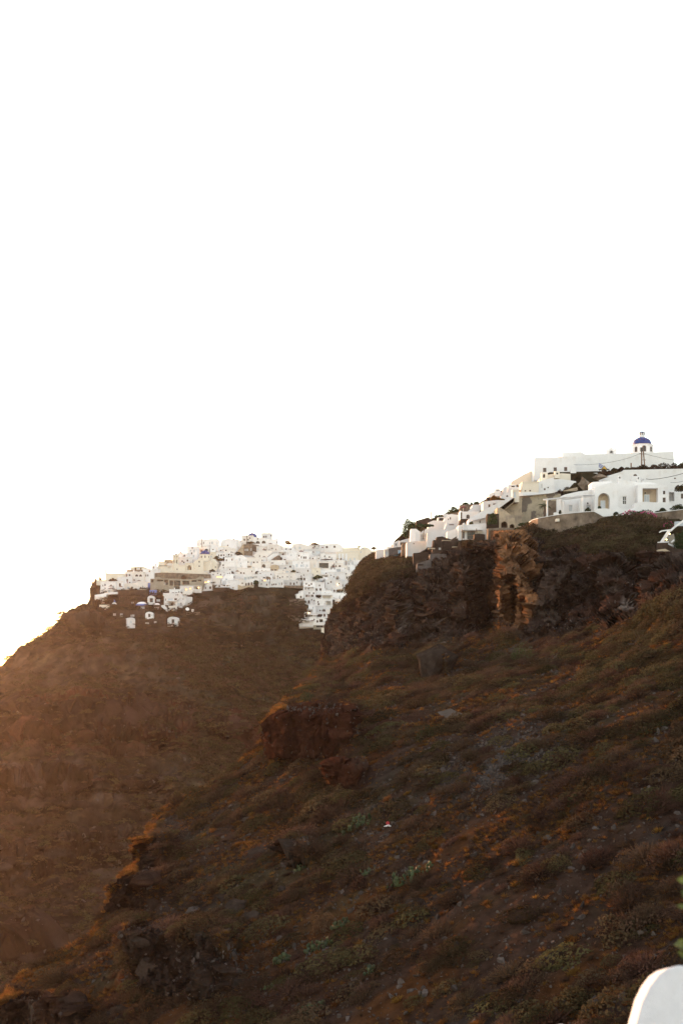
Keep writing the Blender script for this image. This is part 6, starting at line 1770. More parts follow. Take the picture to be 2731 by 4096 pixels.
NH('B', [(210, 760), (215, 705), (260, 690), (300, 680), (330, 680), (330, 760)], [('K', 225, 715, 262, 740)], 'white roofs with dark eaves above the stone hut', 317, depth=4)
NH('B', [(235, 800), (240, 725), (286, 710), (286, 800)], [], 'brown rubble wall between the stone hut and broad white block', 300, m_='stone', depth=3, cat='wall')
NH('B', [(155, 845), (170, 830), (200, 828), (235, 826), (235, 840)], [], 'turquoise tarp on the ground under the blue door', 312, m_='turq', depth=1.5, cat='tarp', ext=0, name='tarp')
# dark lava terraces under the glass door house
for (pts, lb, ops) in [([(505, 790), (520, 695), (600, 690), (600, 790)], 'leftmost dark lava retaining wall below the ridge houses', [('P', 568, 763, 588, 782)]),
                       ([(540, 800), (550, 668), (600, 662), (680, 690), (742, 680), (745, 800)], 'biggest dark lava retaining wall below the ridge houses', [('P', 690, 752, 738, 762)]),
                       ([(742, 790), (742, 700), (805, 690), (805, 790)], 'dark lava wall with a cream ledge in the middle', [('P', 765, 741, 790, 760)]),
                       ([(805, 760), (810, 692), (900, 690), (900, 760)], 'dark lava wall right under the large glass door', []),
                       ([(880, 760), (890, 640), (930, 636), (985, 645), (985, 760)], 'tall dark lava tower wall right of the glass door house', [])]:
    NH('B', pts, ops, lb, 266 + random.uniform(0, 3), m_='dark_stone', depth=3, cat='wall', ext=1.5)
for (x0, y0, x1, y1, k) in [(475, 765, 535, 775, 0), (690, 752, 742, 760, 1), (600, 695, 680, 700, 2)]:
    NH('B', (x0, y0, x1, y1), [], ['left sunlit ledge stone on the dark lava walls', 'middle sunlit ledge stone on the dark lava walls', 'upper sunlit ledge stone on the dark lava walls'][k], 265, m_='tan', depth=1, cat='ledge', ext=0, name='ledge_stone', extra='norim')
NH('B', [(488, 905), (490, 822), (560, 816), (640, 822), (642, 905)], [], 'squat grey stone ruin block on the shoulder below', 262, m_='grey_stone', depth=4, cat='ruin', ext=1.5, name='stone_ruin')
NH('B', [(340, 900), (342, 812), (470, 800), (475, 900)], [], 'low dark ruin wall left of the squat stone ruin', 272, m_='dark_stone', depth=3, cat='ruin', ext=1.5, name='stone_ruin')
NH('B', [(372, 925), (375, 905), (490, 868), (500, 880), (500, 925)], [('K', 385, 912, 430, 925)], 'collapsed stone shed under the squat stone ruin', 258, m_='grey_stone', depth=3, cat='ruin', ext=1.0, name='stone_ruin')

# pole pair, wires, shrine, flag
Yw = 312.0
up = thing('utility_pole', 'pair of leaning wooden utility poles with crossarms before the blue domed church', 'utility pole', tuple(PX(*cp('A', 1190, 368), Yw)))
o0 = Vector(up.location)
def rel(x, y, Y=Yw, c='A'):
    return Vector(PX(*cp(c, x, y), Y)) - o0
MB().tube([rel(1184, 375), rel(1184, 210)], 0.14, 7, 'wood').build('pole', up)
MB().tube([rel(1212, 375), rel(1196, 197)], 0.13, 7, 'wood').build('pole', up)
for (x0, y0, x1, y1) in [(1158, 266, 1226, 268), (1180, 322, 1222, 322), (1175, 212, 1200, 212)]:
    MB().tube([rel(x0, y0, Yw - .2), rel(x1, y1, Yw - .2)], 0.06, 5, 'wood').build('crossarm', up)
MB().box(-0.3, -0.3, -0.4, 0.3, 0.3, 0.4, 'metal').build('transformer', up, rel(1184, 225, Yw - .3))
def wire(pts, label, r=0.03):
    P_ = [Vector(PX(*cp(c, x, y), Y)) for c, x, y, Y in pts]
    o_ = P_[0].copy()
    out = []
    for i in range(len(P_) - 1):
        for k in range(8):
            f_ = k / 8
            p = P_[i].lerp(P_[i + 1], f_)
            p.z -= 4 * f_ * (1 - f_) * (P_[i + 1] - P_[i]).length * 0.03
            out.append(p - o_)
    out.append(P_[-1] - o_)
    tag(MB().tube(out, r, 4, 'metal').build('overhead_wire', None, o_), label, 'wire')
wire([('A', 1200, 255, 312), ('A', 1320, 292, 310), ('A', 1620, 320, 300)], 'overhead wire from the pole pair to the right photo edge, upper')
wire([('A', 1180, 258, 312), ('A', 960, 330, 316), ('A', 560, 366, 316)], 'thin overhead wire from the pole pair to the hilltop house')
wire([('A', 1225, 495, 268), ('A', 1290, 500, 266), ('A', 1620, 428, 262)], 'thick dark cable sagging across the long white house', 0.05)
wire([('A', 1450, 530, 268), ('A', 1620, 500, 262)], 'short thin cable above the villa right wing')
clear_pole('A', 1087, 350, 1087, 394, 'short dark post on the bushes left of the pole pair', Y=313, r=0.14)
fl = thing('flag', 'small blue and white striped flag on a thin pole before the church wall', 'flag', tuple(PX(*cp('A', 788, 400), 314)))
MB().tube([(0, 0, -0.5), (0, 0, 53 / 2.3 * 314 / F)], 0.04, 6, 'wframe').build('flagpole', fl)
fz = 50 / 2.3 * 314 / F
m = MB()
for k in range(5):
    for j in range(4):
        x0, x1 = j * 0.28, (j + 1) * 0.28
        zz = [fz - k * 0.17 - x * 0.55 for x in (x0, x1)]
        y_ = [0.08 * math.sin(x * 6) for x in (x0, x1)]
        mm_ = 'flag_blue' if (k % 2 == 0) else 'white_cloth'
        m.add([(x0, y_[0], zz[0]), (x1, y_[1], zz[1]), (x1, y_[1], zz[1] - .17), (x0, y_[0], zz[0] - .17), (x0, y_[0] + .02, zz[0]), (x1, y_[1] + .02, zz[1]), (x1, y_[1] + .02, zz[1] - .17), (x0, y_[0] + .02, zz[0] - .17)], [(0, 1, 2, 3), (7, 6, 5, 4)], mm_)
m.build('cloth', fl)
sh_ = thing('shrine', 'small roadside shrine with an ochre gable and cross before the church wall', 'shrine', tuple(PX(*cp('A', 840, 455), 311)))
o0 = Vector(sh_.location)
q = 311 / F / 2.3025
MB().box(-14 * q, 0, 0, 14 * q, 1.0, 45 * q, 'cream').build('body', sh_)
MB().add([(-24 * q, -.1, 45 * q), (24 * q, -.1, 45 * q), (0, -.1, 76 * q), (-24 * q, 1.1, 45 * q), (24 * q, 1.1, 45 * q), (0, 1.1, 76 * q)], [(0, 1, 2), (5, 4, 3), (0, 3, 4, 1), (1, 4, 5, 2), (2, 5, 3, 0)], 'yellow').build('gable', sh_)
MB().box(-45 * q, -.25, 46 * q, -24 * q, 1.0, 50 * q, 'metal').box(24 * q, -.25, 46 * q, 45 * q, 1.0, 50 * q, 'metal').build('roof_edge', sh_)
MB().tube([(-26 * q, -.2, 47 * q), (0, -.2, 79 * q), (26 * q, -.2, 47 * q)], 0.06, 4, 'metal').build('gable_trim', sh_)
MB().tube([(-44 * q, 0, 0), (-44 * q, 0, 46 * q)], 0.06, 5, 'metal').tube([(44 * q, 0, 0), (44 * q, 0, 46 * q)], 0.06, 5, 'metal').build('posts', sh_)
MB().box(-0.04, 0.4, 76 * q, 0.04, 0.48, 92 * q, 'white').box(-0.22, 0.4, 84 * q, -0.04, 0.48, 87 * q, 'white').box(0.04, 0.4, 84 * q, 0.22, 0.48, 87 * q, 'white').build('cross', sh_)

# rock outcrop between the houses
def boulder(c, x, y, wpx, hpx, Y, label, m_='rock', seed=1, fl=0.8, rz=0.3, name='boulder', lean=0.0):
    u, v = cp(c, x, y)
    s_ = Y / F / CR[c][2]
    o = link(name, None)
    bpy.data.objects.remove(o)
    me = rockmesh(seed, 1.0)
    co = np.empty(len(me.vertices) * 3)
    import bmesh
    bm = bmesh.new()
    bm.from_mesh(me)
    bmesh.ops.triangulate(bm, faces=bm.faces)
    bmesh.ops.subdivide_edges(bm, edges=bm.edges, cuts=2, use_grid_fill=True)
    vs = np.array([v_.co[:] for v_ in bm.verts])
    lo, hi = vs.min(0), vs.max(0)
    vs = (vs - (lo + hi) / 2) / (hi - lo) * 2
    dd = fbm(vs * 2.1 + seed, 4, seed)
    cid, _e, _k = worley(vs * 2.2 + seed * 3.3, seed)
    vs = vs * (1 + 0.12 * dd + 0.16 * (cid - .5))[:, None]
    vs[:, 0] += lean * vs[:, 2]
    for v_, p in zip(bm.verts, vs):
        v_.co = (p[0] * wpx / 2 * s_, p[1] * min(wpx, hpx) / 2 * s_, p[2] * hpx / 2 * s_)
    bm.to_mesh(me)
    bm.free()
    me.materials.append(M[m_])
    o = link(name, me, None, tuple(PX(u, v, Y)), (0, 0, rz))
    tag(o, label, 'rock')
    return o
boulder('A', 660, 550, 145, 125, 287, 'big brown rock outcrop between the wedge house and the villa', 'stone', 3, name='rock_outcrop')
boulder('A', 800, 478, 160, 60, 296, 'low brown rock ledge under the shrine bushes', 'stone', 5, name='rock_outcrop')

# white walled path with lamps, right edge
def band(c, pts, Y, w, label, m_='white', h=0.35):
    P_ = [Vector(PX(*cp(c, x, y), Y)) for x, y in pts]
    o_ = P_[0].copy()
    m = MB()
    for i in range(len(P_) - 1):
        a, b = P_[i] - o_, P_[i + 1] - o_
        d = (b - a).normalized()
        up_ = Vector((0, 0, 1)) if abs(d.z) < 0.85 else Vector((1, 0, 0))
        n1 = d.cross(Vector((0, 1, 0))).normalized() * w / 2
        yy = Vector((0, 0.25, 0))
        e = d * 0.04
        m.add([a - n1 - yy - e, a + n1 - yy - e, a + n1 + yy - e, a - n1 + yy - e, b - n1 - yy + e, b + n1 - yy + e, b + n1 + yy + e, b - n1 + yy + e],
              [(0, 1, 2, 3), (7, 6, 5, 4), (0, 4, 5, 1), (1, 5, 6, 2), (2, 6, 7, 3), (3, 7, 4, 0)], m_)
    tag(m.build('path_parapet', None, o_), label, 'parapet')
band('A', [(1600, 855), (1568, 882), (1485, 942), (1452, 972)], 214, 0.26, 'upper white parapet descending along the path at the right edge')
band('A', [(1436, 975), (1395, 1040), (1366, 1082)], 212, 0.42, 'steep white parapet beside the lamp lit path')
band('A', [(1350, 988), (1368, 976), (1448, 966)], 212.5, 0.16, 'short white parapet at the top landing of the path')
band('A', [(1335, 1082), (1428, 1077)], 211, 0.16, 'short white parapet at the foot of the steep parapet')
band('A', [(1424, 1096), (1465, 1112), (1500, 1140), (1568, 1130), (1620, 1126)], 210, 0.22, 'lowest white parapet curving to the right edge')
band('A', [(1458, 1080), (1480, 1060)], 212, 0.18, 'tiny white parapet piece under the dark shrub')
NH('A', [(1425, 1090), (1440, 1020), (1480, 1000), (1500, 1090)], [], 'grey paved path ramp between the white parapets', 213.5, m_='concrete', depth=2, cat='path', name='path_ramp', ext=0.3, extra='norim')
NH('A', [(1485, 930), (1488, 890), (1600, 884), (1600, 930)], [], 'pale green glass balustrade at the right edge', 216, m_='pale', depth=0.1, cat='balustrade', name='glass_balustrade', ext=0, extra='norim')
for (x, y, lb) in [(1442, 1003, 'upper small warm lamp on the white walled path'), (1413, 1055, 'lower small warm lamp on the white walled path')]:
    bulb('A', x, y, lb, Y=211.2, r=0.09, near=True)
strip_wall('A', [(1330, 1086), (1425, 1082), (1430, 1100), (1500, 1144), (1640, 1135)], [1150, 1160, 1170, 1195, 1200], [208, 207.5, 207, 206.5, 206], 'dark dry stone wall under the lowest white parapet', 'dark_stone', 1.0)
NH('A', [(1333, 1200), (1335, 1148), (1400, 1140), (1452, 1165), (1468, 1195), (1468, 1210)], [], 'small tan wall stub below the dry stone wall', 205, m_='tan', depth=1.0, cat='wall', extra='norim')
NH('A', [(1475, 1255), (1475, 1202), (1560, 1196), (1640, 1196), (1640, 1255)], [], 'tan wall block at the right edge below the dry stone wall', 204.5, m_='tan', depth=1.0, cat='wall', extra='norim')

# ------------------------------------------------------------------ trees, shrubs and flowers of the near hill-top
def shrub(c, x, y, wpx, hpx, Y, label, matn='bush_green', n=1200, seed=1, leaf=0.10, cat='shrub', name='shrub', bloom=0):
    u, v = cp(c, x, y)
    s_ = Y / F / CR[c][2]
    W, H = wpx * s_ / 2, hpx * s_
    Vv, Ff = leafball(n, 1.0, seed, 1.0, 0.4, 0.5)
    ctr = Vv.reshape(n, 4, 3).mean(1, keepdims=True)
    d = Vv.reshape(n, 4, 3) - ctr
    P_ = (ctr * np.array([W, W * 0.8, H]) + d * leaf).reshape(-1, 3)
    t = thing(name, label, cat, tuple(PX(u, v, Y)))
    link('foliage', mesh('foliage', P_, Ff, [matn]), t)
    if bloom:
        Vb, Fb = leafball(bloom, 1.0, seed + 50, 1.0, 0.5, 0.85)
        ctr = Vb.reshape(bloom, 4, 3).mean(1, keepdims=True)
        d = Vb.reshape(bloom, 4, 3) - ctr
        ctr[:, 0, 1] -= 0.1
        link('blossom', mesh('blossom', (ctr * np.array([W, W * 0.8, H * 1.05]) + d * leaf * 1.1).reshape(-1, 3), Fb, ['pink']), t)
    m = MB()
    for k in range(4):
        a = k * 1.7
        m.tube([(0, 0, -0.3), (math.cos(a) * W * .4, math.sin(a) * W * .3, H * 0.6)], [0.05, 0.02], 5, 'bark')
    m.build('stem', t)
    return t

tree(*cp('B', 432, 662), 289, 125 / 2.24, 150 / 2.24, 'umbrella pine with a crooked trunk behind the slatted fence', trunk_frac=0.5, matn='bush_dark', n=1800, seed=21, leaf=0.16, squash=0.45, name='pine_tree', lean=0.1)
for k, (x, y, w, h, Yd, lb) in enumerate([(562, 520, 110, 62, 326, 'round green tree behind the red chimney pipe'), (708, 455, 120, 62, 330, 'broad dark tree on the ridge skyline left of the purple parasol'), (808, 376, 50, 20, 330, 'low shrub on the skyline above the purple parasol'),
                                          (862, 370, 18, 14, 330, 'tiny shrub on the skyline between two larger ones'), (908, 368, 48, 26, 330, 'small clipped tree on the skyline right of the purple parasol'), (1062, 335, 60, 42, 295, 'golden green bush in the ridge planter'),
                                          (1110, 338, 90, 20, 295.5, 'low golden grass in the ridge planter'), (1052, 545, 80, 95, 270, 'dark shrub overflowing the planter on the tan house'), (860, 552, 30, 26, 280, 'small round shrub on the ramped white house'),
                                          (588, 495, 60, 30, 318, 'green bush in front of the small chimney block'), (1355, 562, 130, 40, 272, 'dark shrubs at the foot of the weathered wall'), (1275, 655, 90, 85, 262, 'round dark shrub beside the dry stone wall'),
                                          (1270, 255, 50, 14, 300, 'small flower shrub on the ridge terrace wall')]):
    shrub('B', x, y, w, h, Yd, lb, 'bush_dark' if k not in (5, 6) else 'bush_gold', n=900 if w > 70 else 400, seed=30 + k, leaf=0.14)
for k, (x, y, w, h, Yd, lb) in enumerate([(290, 655, 110, 160, 330, 'dark hillside bush thicket on the far left of the ridge'), (350, 600, 120, 80, 328, 'green bush thicket behind the umbrella pine'), (240, 690, 50, 30, 326, 'reddish low shrub left of the white tower block')]):
    shrub('B', x, y, w, h, Yd, lb, 'bush_dark' if k < 2 else 'bush_brown', n=1400, seed=50 + k, leaf=0.16)
palm(*cp('A', 290, 845), 264, 103 / 2.3, 88 / 2.3, 'small palm with a shaggy trunk at the pergola end', n=16, seed=4)
for k, (x, y, w, h, Yd, lb, mt_) in enumerate([(1362, 812, 110, 52, 258, 'clipped round dark bush on the villa terrace', 'bush_dark'), (1530, 790, 150, 90, 256, 'big dark bush at the right end of the villa terrace', 'bush_dark'), (1545, 602, 100, 70, 266, 'olive green bush at the right edge above the villa wing', 'bush_green'),
                                               (688, 790, 50, 34, 262, 'spiky dark plant before the right shuttered door', 'bush_dark'), (798, 768, 28, 32, 263, 'small potted plant inside the arched niche', 'bush_dark'), (950, 828, 50, 30, 258, 'green plant left of the bougainvillea', 'bush_dark'),
                                               (435, 820, 30, 40, 268, 'dark plant between the pergola post and the villa wing', 'bush_dark'), (840, 460, 90, 60, 309, 'dark bush under the ochre gabled shrine', 'bush_brown'), (500, 640, 120, 70, 293, 'green brown bush thicket below the rock outcrop', 'bush_green'),
                                               (430, 655, 90, 80, 292, 'dark bush left of the small tan wall patch', 'bush_brown'), (560, 575, 100, 50, 292, 'low bush row climbing to the rock outcrop', 'bush_green')]):
    shrub('A', x, y, w, h, Yd, lb, mt_, n=1300 if w > 80 else 300, seed=60 + k, leaf=0.11)
shrub('A', 1165, 850, 290, 78, 243, 'large bougainvillea with pink blossom spilling over the retaining wall', 'bush_dark', n=1500, seed=81, leaf=0.13, name='bougainvillea', bloom=420)
shrub('A', 1230, 880, 170, 60, 241.5, 'second bougainvillea clump with pink blossom, lower on the wall', 'bush_dark', n=900, seed=82, leaf=0.13, name='bougainvillea', bloom=200)
shrub('A', 1440, 935, 90, 50, 219, 'small bougainvillea with pink blossom beside the glass balustrade', 'bush_dark', n=500, seed=83, leaf=0.1, name='bougainvillea', bloom=110)
shrub('A', 1540, 1130, 130, 200, 209, 'tall dark evergreen shrub at the right edge beside the path', 'bush_dark', n=2500, seed=84, leaf=0.10)
# hilltop bush line in front of the church wall
for k, (x, y, w, h) in enumerate([(935, 425, 60, 30), (990, 415, 70, 30), (1060, 415, 80, 26), (1130, 412, 90, 30), (1200, 412, 110, 52), (1290, 412, 120, 55), (1390, 412, 130, 66), (1480, 408, 120, 66), (1560, 402, 110, 62), (880, 450, 60, 32)]):
    shrub('A', x, y, w, h, 308, ['first low bush right of the shrine', 'second low bush right of the shrine', 'third low bush right of the shrine', 'bush at the foot of the short dark post', 'bush at the foot of the pole pair', 'wide bush right of the pole pair', 'tall bush below the right end of the church wall', 'bush at the right corner of the church wall', 'bush at the right photo edge below the wires', 'low bush just right beneath the shrine'][k] , 'bush_brown' if k % 2 else 'bush_green', n=900, seed=90 + k, leaf=0.14)

# ------------------------------------------------------------------ slope vegetation and stones
rs = np.random.RandomState(11)
def cells(info, umin, umax, vmin, vmax):
    P_ = info['P']
    U, V = info['U'], info['V']
    a = np.zeros(U.shape)
    d1 = P_[1:, :-1] - P_[:-1, :-1]
    d2 = P_[:-1, 1:] - P_[:-1, :-1]
    ar = np.linalg.norm(np.cross(d1, d2), axis=2)
    a[:-1, :-1] = np.minimum(ar, 2.5)
    a *= (U > umin) & (U < umax) & (V > vmin) & (V < vmax)
    return a
def sample(info, w, n, jit=0.5):
    w = w.ravel()
    c = np.cumsum(w)
    i = np.searchsorted(c, rs.rand(n) * c[-1])
    i = np.clip(i, 0, len(w) - 1)
    P_ = info['P'].reshape(-1, 3)[i]
    r, cc = np.divmod(i, info['U'].shape[1])
    r2 = np.clip(r + 1, 0, info['U'].shape[0] - 1)
    c2 = np.clip(cc + 1, 0, info['U'].shape[1] - 1)
    Pn = info['P'].reshape(-1, 3)
    f1, f2 = rs.rand(n, 1), rs.rand(n, 1)
    P_ = P_ + (Pn[r2 * info['U'].shape[1] + cc] - P_) * f1 + (Pn[r * info['U'].shape[1] + c2] - P_) * f2
    return P_, info['N'].reshape(-1, 3)[i], info['U'].ravel()[i], info['V'].ravel()[i]

def var_obj(name, v, f, m_):
    me = mesh(name, v, f, [m_])
    return bpy.data.objects.new(name, me)

src_bush = []
for k in range(4):
    v, f = leafball(620, 0.075, 200 + k, 0.85, 0.3, 0.72)
    src_bush.append(('a_green_%d' % k, v, f, 'bush_green'))
for k in range(3):
    v, f = spikes(260, 210 + k, 0.95, 1.05, 0.012)
    v2, f2 = leafball(420, 0.05, 220 + k, 0.8, 0.3, 0.7)
    src_bush.append(('b_brown_%d' % k, np.concatenate([v, v2]), list(f) + [tuple(q + len(v)) for q in f2], 'bush_brown'))
for k in range(2):
    v, f = spikes(200, 230 + k, 0.9, 0.8, 0.02)
    src_bush.append(('c_gold_%d' % k, v, f, 'bush_gold'))
bush_var = [var_obj(*s) for s in src_bush]
src_t = []
for k in range(3):
    v, f = spikes(34, 240 + k, 1.0, 0.8, 0.035)
    src_t.append(var_obj('tuft_gold_%d' % k, v, f, 'bush_gold'))
for k in range(2):
    v, f = spikes(34, 250 + k, 1.0, 0.9, 0.03)
    src_t.append(var_obj('tuft_wood_%d' % k, v, f, 'bush_brown'))
rocks = []
for k in range(7):
    me = rockmesh(300 + k, 0.65)
    me.materials.append(M['rock' if k < 6 else 'pale_rock'])
    rocks.append(bpy.data.objects.new('stone_%d' % k, me))

slope = cells(NI, -140, 2900, 2085, 4240)
nonrock = np.clip(1 - NI['rock'] * 1.4, 0, 1)
Pn_ = NI['P'].reshape(-1, 3)
AN_ = aniso(Pn_)
cl1 = smooth(fbm(AN_ * np.array([0.07, 0.22, 0.22]), 3, 401), -0.12, 0.3).reshape(slope.shape)
cl2 = smooth(fbm(AN_ * np.array([0.06, 0.3, 0.3]) + 33, 3, 403), -0.1, 0.25).reshape(slope.shape)
calm = NI['calm']
topz = (NI['V'] < 2440) * 1.0
SIZE = []
# scrub bushes
wb = slope * nonrock * (0.25 + cl1) * np.where(calm > 0.5, 1, 0) * (1 + 9.0 * topz)
redz = np.exp(-(((NI['U'] - 1330) / 300) ** 2 + ((NI['V'] - 2880) / 180) ** 2))
wb = wb * (1 - 0.8 * redz)
NB = 12000
P_, N_, u_b, v_b = sample(NI, wb, NB)
sz = 0.38 + 1.15 * rs.rand(NB) ** 2.0
sz *= np.where(v_b < 2440, 1.55, 1.0)
idx = rs.choice(9, NB, p=[.09, .09, .08, .08, .18, .18, .16, .08, .06])
idx = np.where((v_b < 2440) & (rs.rand(NB) < 0.55), rs.randint(0, 4, NB), idx)
idx = np.where((u_b > 2350) & (v_b < 3000) & (rs.rand(NB) < 0.5), rs.choice([0, 1, 2, 3, 7], NB), idx)
rot = np.stack([rs.normal(size=NB) * 0.12, -0.38 + rs.normal(size=NB) * 0.12, 0.5 + rs.normal(size=NB) * 0.35], 1)
sz = np.where(idx >= 7, np.minimum(sz, 0.55), sz)
scl = np.stack([sz * rs.uniform(1.0, 1.6, NB), sz * rs.uniform(.9, 1.3, NB), sz * rs.uniform(.65, 1.0, NB)], 1)
P_ = P_ - N_ * 0.08 * sz[:, None]
vis = (u_b > 0) & (u_b < 2731) & (v_b < 4096)
score = np.where(vis, sz / P_[:, 1], -1)
big_i = np.argsort(-score)[:300]
rest = np.setdiff1d(np.arange(NB), big_i)
scatter('hillside_scrub', P_[rest], rot[rest], scl[rest], idx[rest], bush_var, 'low scrub covering the near rocky hillside', 'scrub')
kinds = ['low cushion of grey green scrub on the near rocky slope', 'dry brown twiggy shrub on the near rocky slope', 'clump of golden dry grass on the near rocky slope']
for i in big_i:
    k = int(idx[i])
    kk = 0 if k < 4 else (1 if k < 7 else 2)
    o = link(['scrub_cushion', 'dry_shrub', 'grass_clump'][kk], bush_var[k].data, None, tuple(P_[i]), tuple(rot[i]), tuple(scl[i]))
    zw = zone_words(u_b[i], v_b[i])
    big = 'large ' if sz[i] > 1.0 else ('mid sized ' if sz[i] > 0.7 else 'small ')
    kn = ['grey green scrub cushion', 'dry brown twiggy shrub', 'golden dry grass clump'][kk]
    tag(o, big + kn + ' in the ' + zw, ['shrub', 'shrub', 'grass clump'][kk], big + kn + 's, ' + zw)
# tufts
NT = 48000
wt = slope * nonrock * (0.1 + cl2 * 1.0) * np.where(calm > 0.5, 1, 0) * (1 - 0.6 * redz)
vtop_ = np.repeat(NI['vt'][None, :], NI['V'].shape[0], 0)
crest = (NI['V'] - vtop_ < 45) * (NI['U'] < 1290)  # extra golden tufts along the crest stand in for rim light
wt = wt * (1 + 1.6 * np.exp(-(((NI['U'] - 2450) / 420) ** 2 + ((NI['V'] - 3330) / 260) ** 2))) + slope * crest * 1.6
Pt, Nt, ut, vt_ = sample(NI, wt, NT)
st = 0.14 + 0.24 * rs.rand(NT) ** 1.5
rott = np.stack([rs.normal(size=NT) * 0.2, -0.2 + rs.normal(size=NT) * 0.2, rs.rand(NT) * 6.28], 1)
scatter('dry_grass', Pt - Nt * 0.02, rott, np.stack([st * 1.4, st * 1.4, st], 1), np.where((ut < 1290) & (vt_ - np.interp(ut, NI['us'], NI['vt']) < 50), rs.randint(0, 3, NT), rs.choice(5, NT, p=[.22, .22, .2, .18, .18])), src_t, 'dry orange grass tufts all over the near slope', 'grass')
# stones
NS = 36000
scree = np.exp(-(((NI['U'] - 1960 + (NI['V'] - 3080) * 1.1) / 170) ** 2 + ((NI['V'] - 3080) / 130) ** 2))
scree2 = np.exp(-(((NI['U'] - 1000) / 240) ** 2 + ((NI['V'] - 3850) / 160) ** 2)) + np.exp(-(((NI['U'] - 1750) / 150) ** 2 + ((NI['V'] - 2640) / 60) ** 2)) + np.exp(-(((NI['U'] - 1500) / 160) ** 2 + ((NI['V'] - 3380) / 120) ** 2))
ws = slope * (0.25 + 0.75 * nonrock) * (0.25 + (1 - cl2) * 0.6 + scree * 9 + scree2 * 2.5) * np.where(calm > 0.5, 1, 0)
Ps, Ns, us_, vs_ = sample(NI, ws, NS)
ss = 0.045 + 0.24 * rs.rand(NS) ** 4 + 0.05 * rs.rand(NS)
ids = rs.choice(7, NS, p=[.148] * 6 + [.112])
rots = rs.rand(NS, 3) * 6.28
vis = (us_ > 0) & (us_ < 2731) & (vs_ < 4096)
score = np.where(vis, ss / Ps[:, 1], -1)
big_s = np.argsort(-score)[:290]
rest = np.setdiff1d(np.arange(NS), big_s)
sc3 = np.stack([ss, ss * 0.85, ss * 0.7], 1)
scatter('loose_stones', Ps[rest], rots[rest], sc3[rest], ids[rest], rocks, 'loose lava stones and gravel on the near slope', 'stones')
for i in big_s:
    pale = ids[i] == 6
    s_ = sc3[i] * rs.uniform(1.0, 1.7)
    o = link('pale_stone' if pale else 'lava_stone', rocks[int(ids[i])].data, None, tuple(Ps[i]), tuple(rots[i]), tuple(s_))
    zw = zone_words(us_[i], vs_[i])
    kn = 'pale grey loose stone' if pale else ('large dark angular lava stone' if ss[i] > 0.2 else 'dark angular lava stone')
    tag(o, kn + ' in the ' + zw, 'stone', kn + 's, ' + zw)

# far slope scrub: one mass
wf = cells(FI, -500, 1660, 2350, 4240) ** 0.8
Pf_ = FI['P'].reshape(-1, 3)
clf = smooth(fbm(Pf_ / 18.0, 3, 411), -0.2, 0.35).reshape(wf.shape)
wf = wf * (0.15 + clf) * (0.35 + 1.6 * FI['green']) * np.clip(1 - FI['rock'] * 0.8, 0, 1) * np.where(FI['calm'] > 0.5, 1, 0)
src_f = []
for k in range(4):
    v, f = leafball(150, 0.17, 500 + k, 0.8, 0.4, 0.6)
    src_f.append(var_obj('farscrub_%d' % k, v, f, 'bush_green' if k < 3 else 'bush_brown'))
NF = 30000
Pf, Nf_, uf, vf = sample(FI, wf, NF)
sf = 0.6 + 1.7 * rs.rand(NF) ** 2.5
ex = []
while len(ex) < 900:            # bushes rooted on the cave terraces and along wall feet
    a_, b_ = rs.uniform(395, 1330), rs.uniform(2345, 2580)
    if inpoly(np.array([a_]), np.array([b_]), [(395, 2360), (430, 2545), (820, 2545), (860, 2440), (830, 2380), (600, 2350)])[0] or inpoly(np.array([a_]), np.array([b_]), [(1130, 2385), (1225, 2400), (1225, 2490), (1130, 2500)])[0]:
        y_ = float(FARQ(a_, b_)) - (2.6 if a_ < 1000 else 8.0)
        ex.append(PX(a_, b_, y_))
Pf[:900] = np.array(ex)
sf[:900] = 0.35 + 0.7 * rs.rand(900)
rotf = np.stack([rs.normal(size=NF) * 0.1, rs.normal(size=NF) * 0.1, rs.rand(NF) * 6.28], 1)
scatter('far_slope_scrub', Pf - Nf_ * 0.1, rotf, np.stack([sf * 1.2, sf * 1.2, sf * 0.8], 1), rs.choice(4, NF, p=[.28, .28, .24, .2]), src_f, 'scrub covering the far mountain slope', 'scrub')
# stone dots on the far slope
NQ = 3500
wq = cells(FI, -500, 1400, 2450, 4240) * (0.5 + FI['rock'])  * np.where(FI['calm'] > 0.5, 1, 0)
Pq, Nq, _, _ = sample(FI, wq, NQ)
sq = 0.25 + 0.9 * rs.rand(NQ) ** 4
scatter('far_slope_stones', Pq, rs.rand(NQ, 3) * 6.28, np.stack([sq, sq, sq * .8], 1), rs.randint(0, 7, NQ), rocks, 'stones lying on the far mountain slope', 'stones')

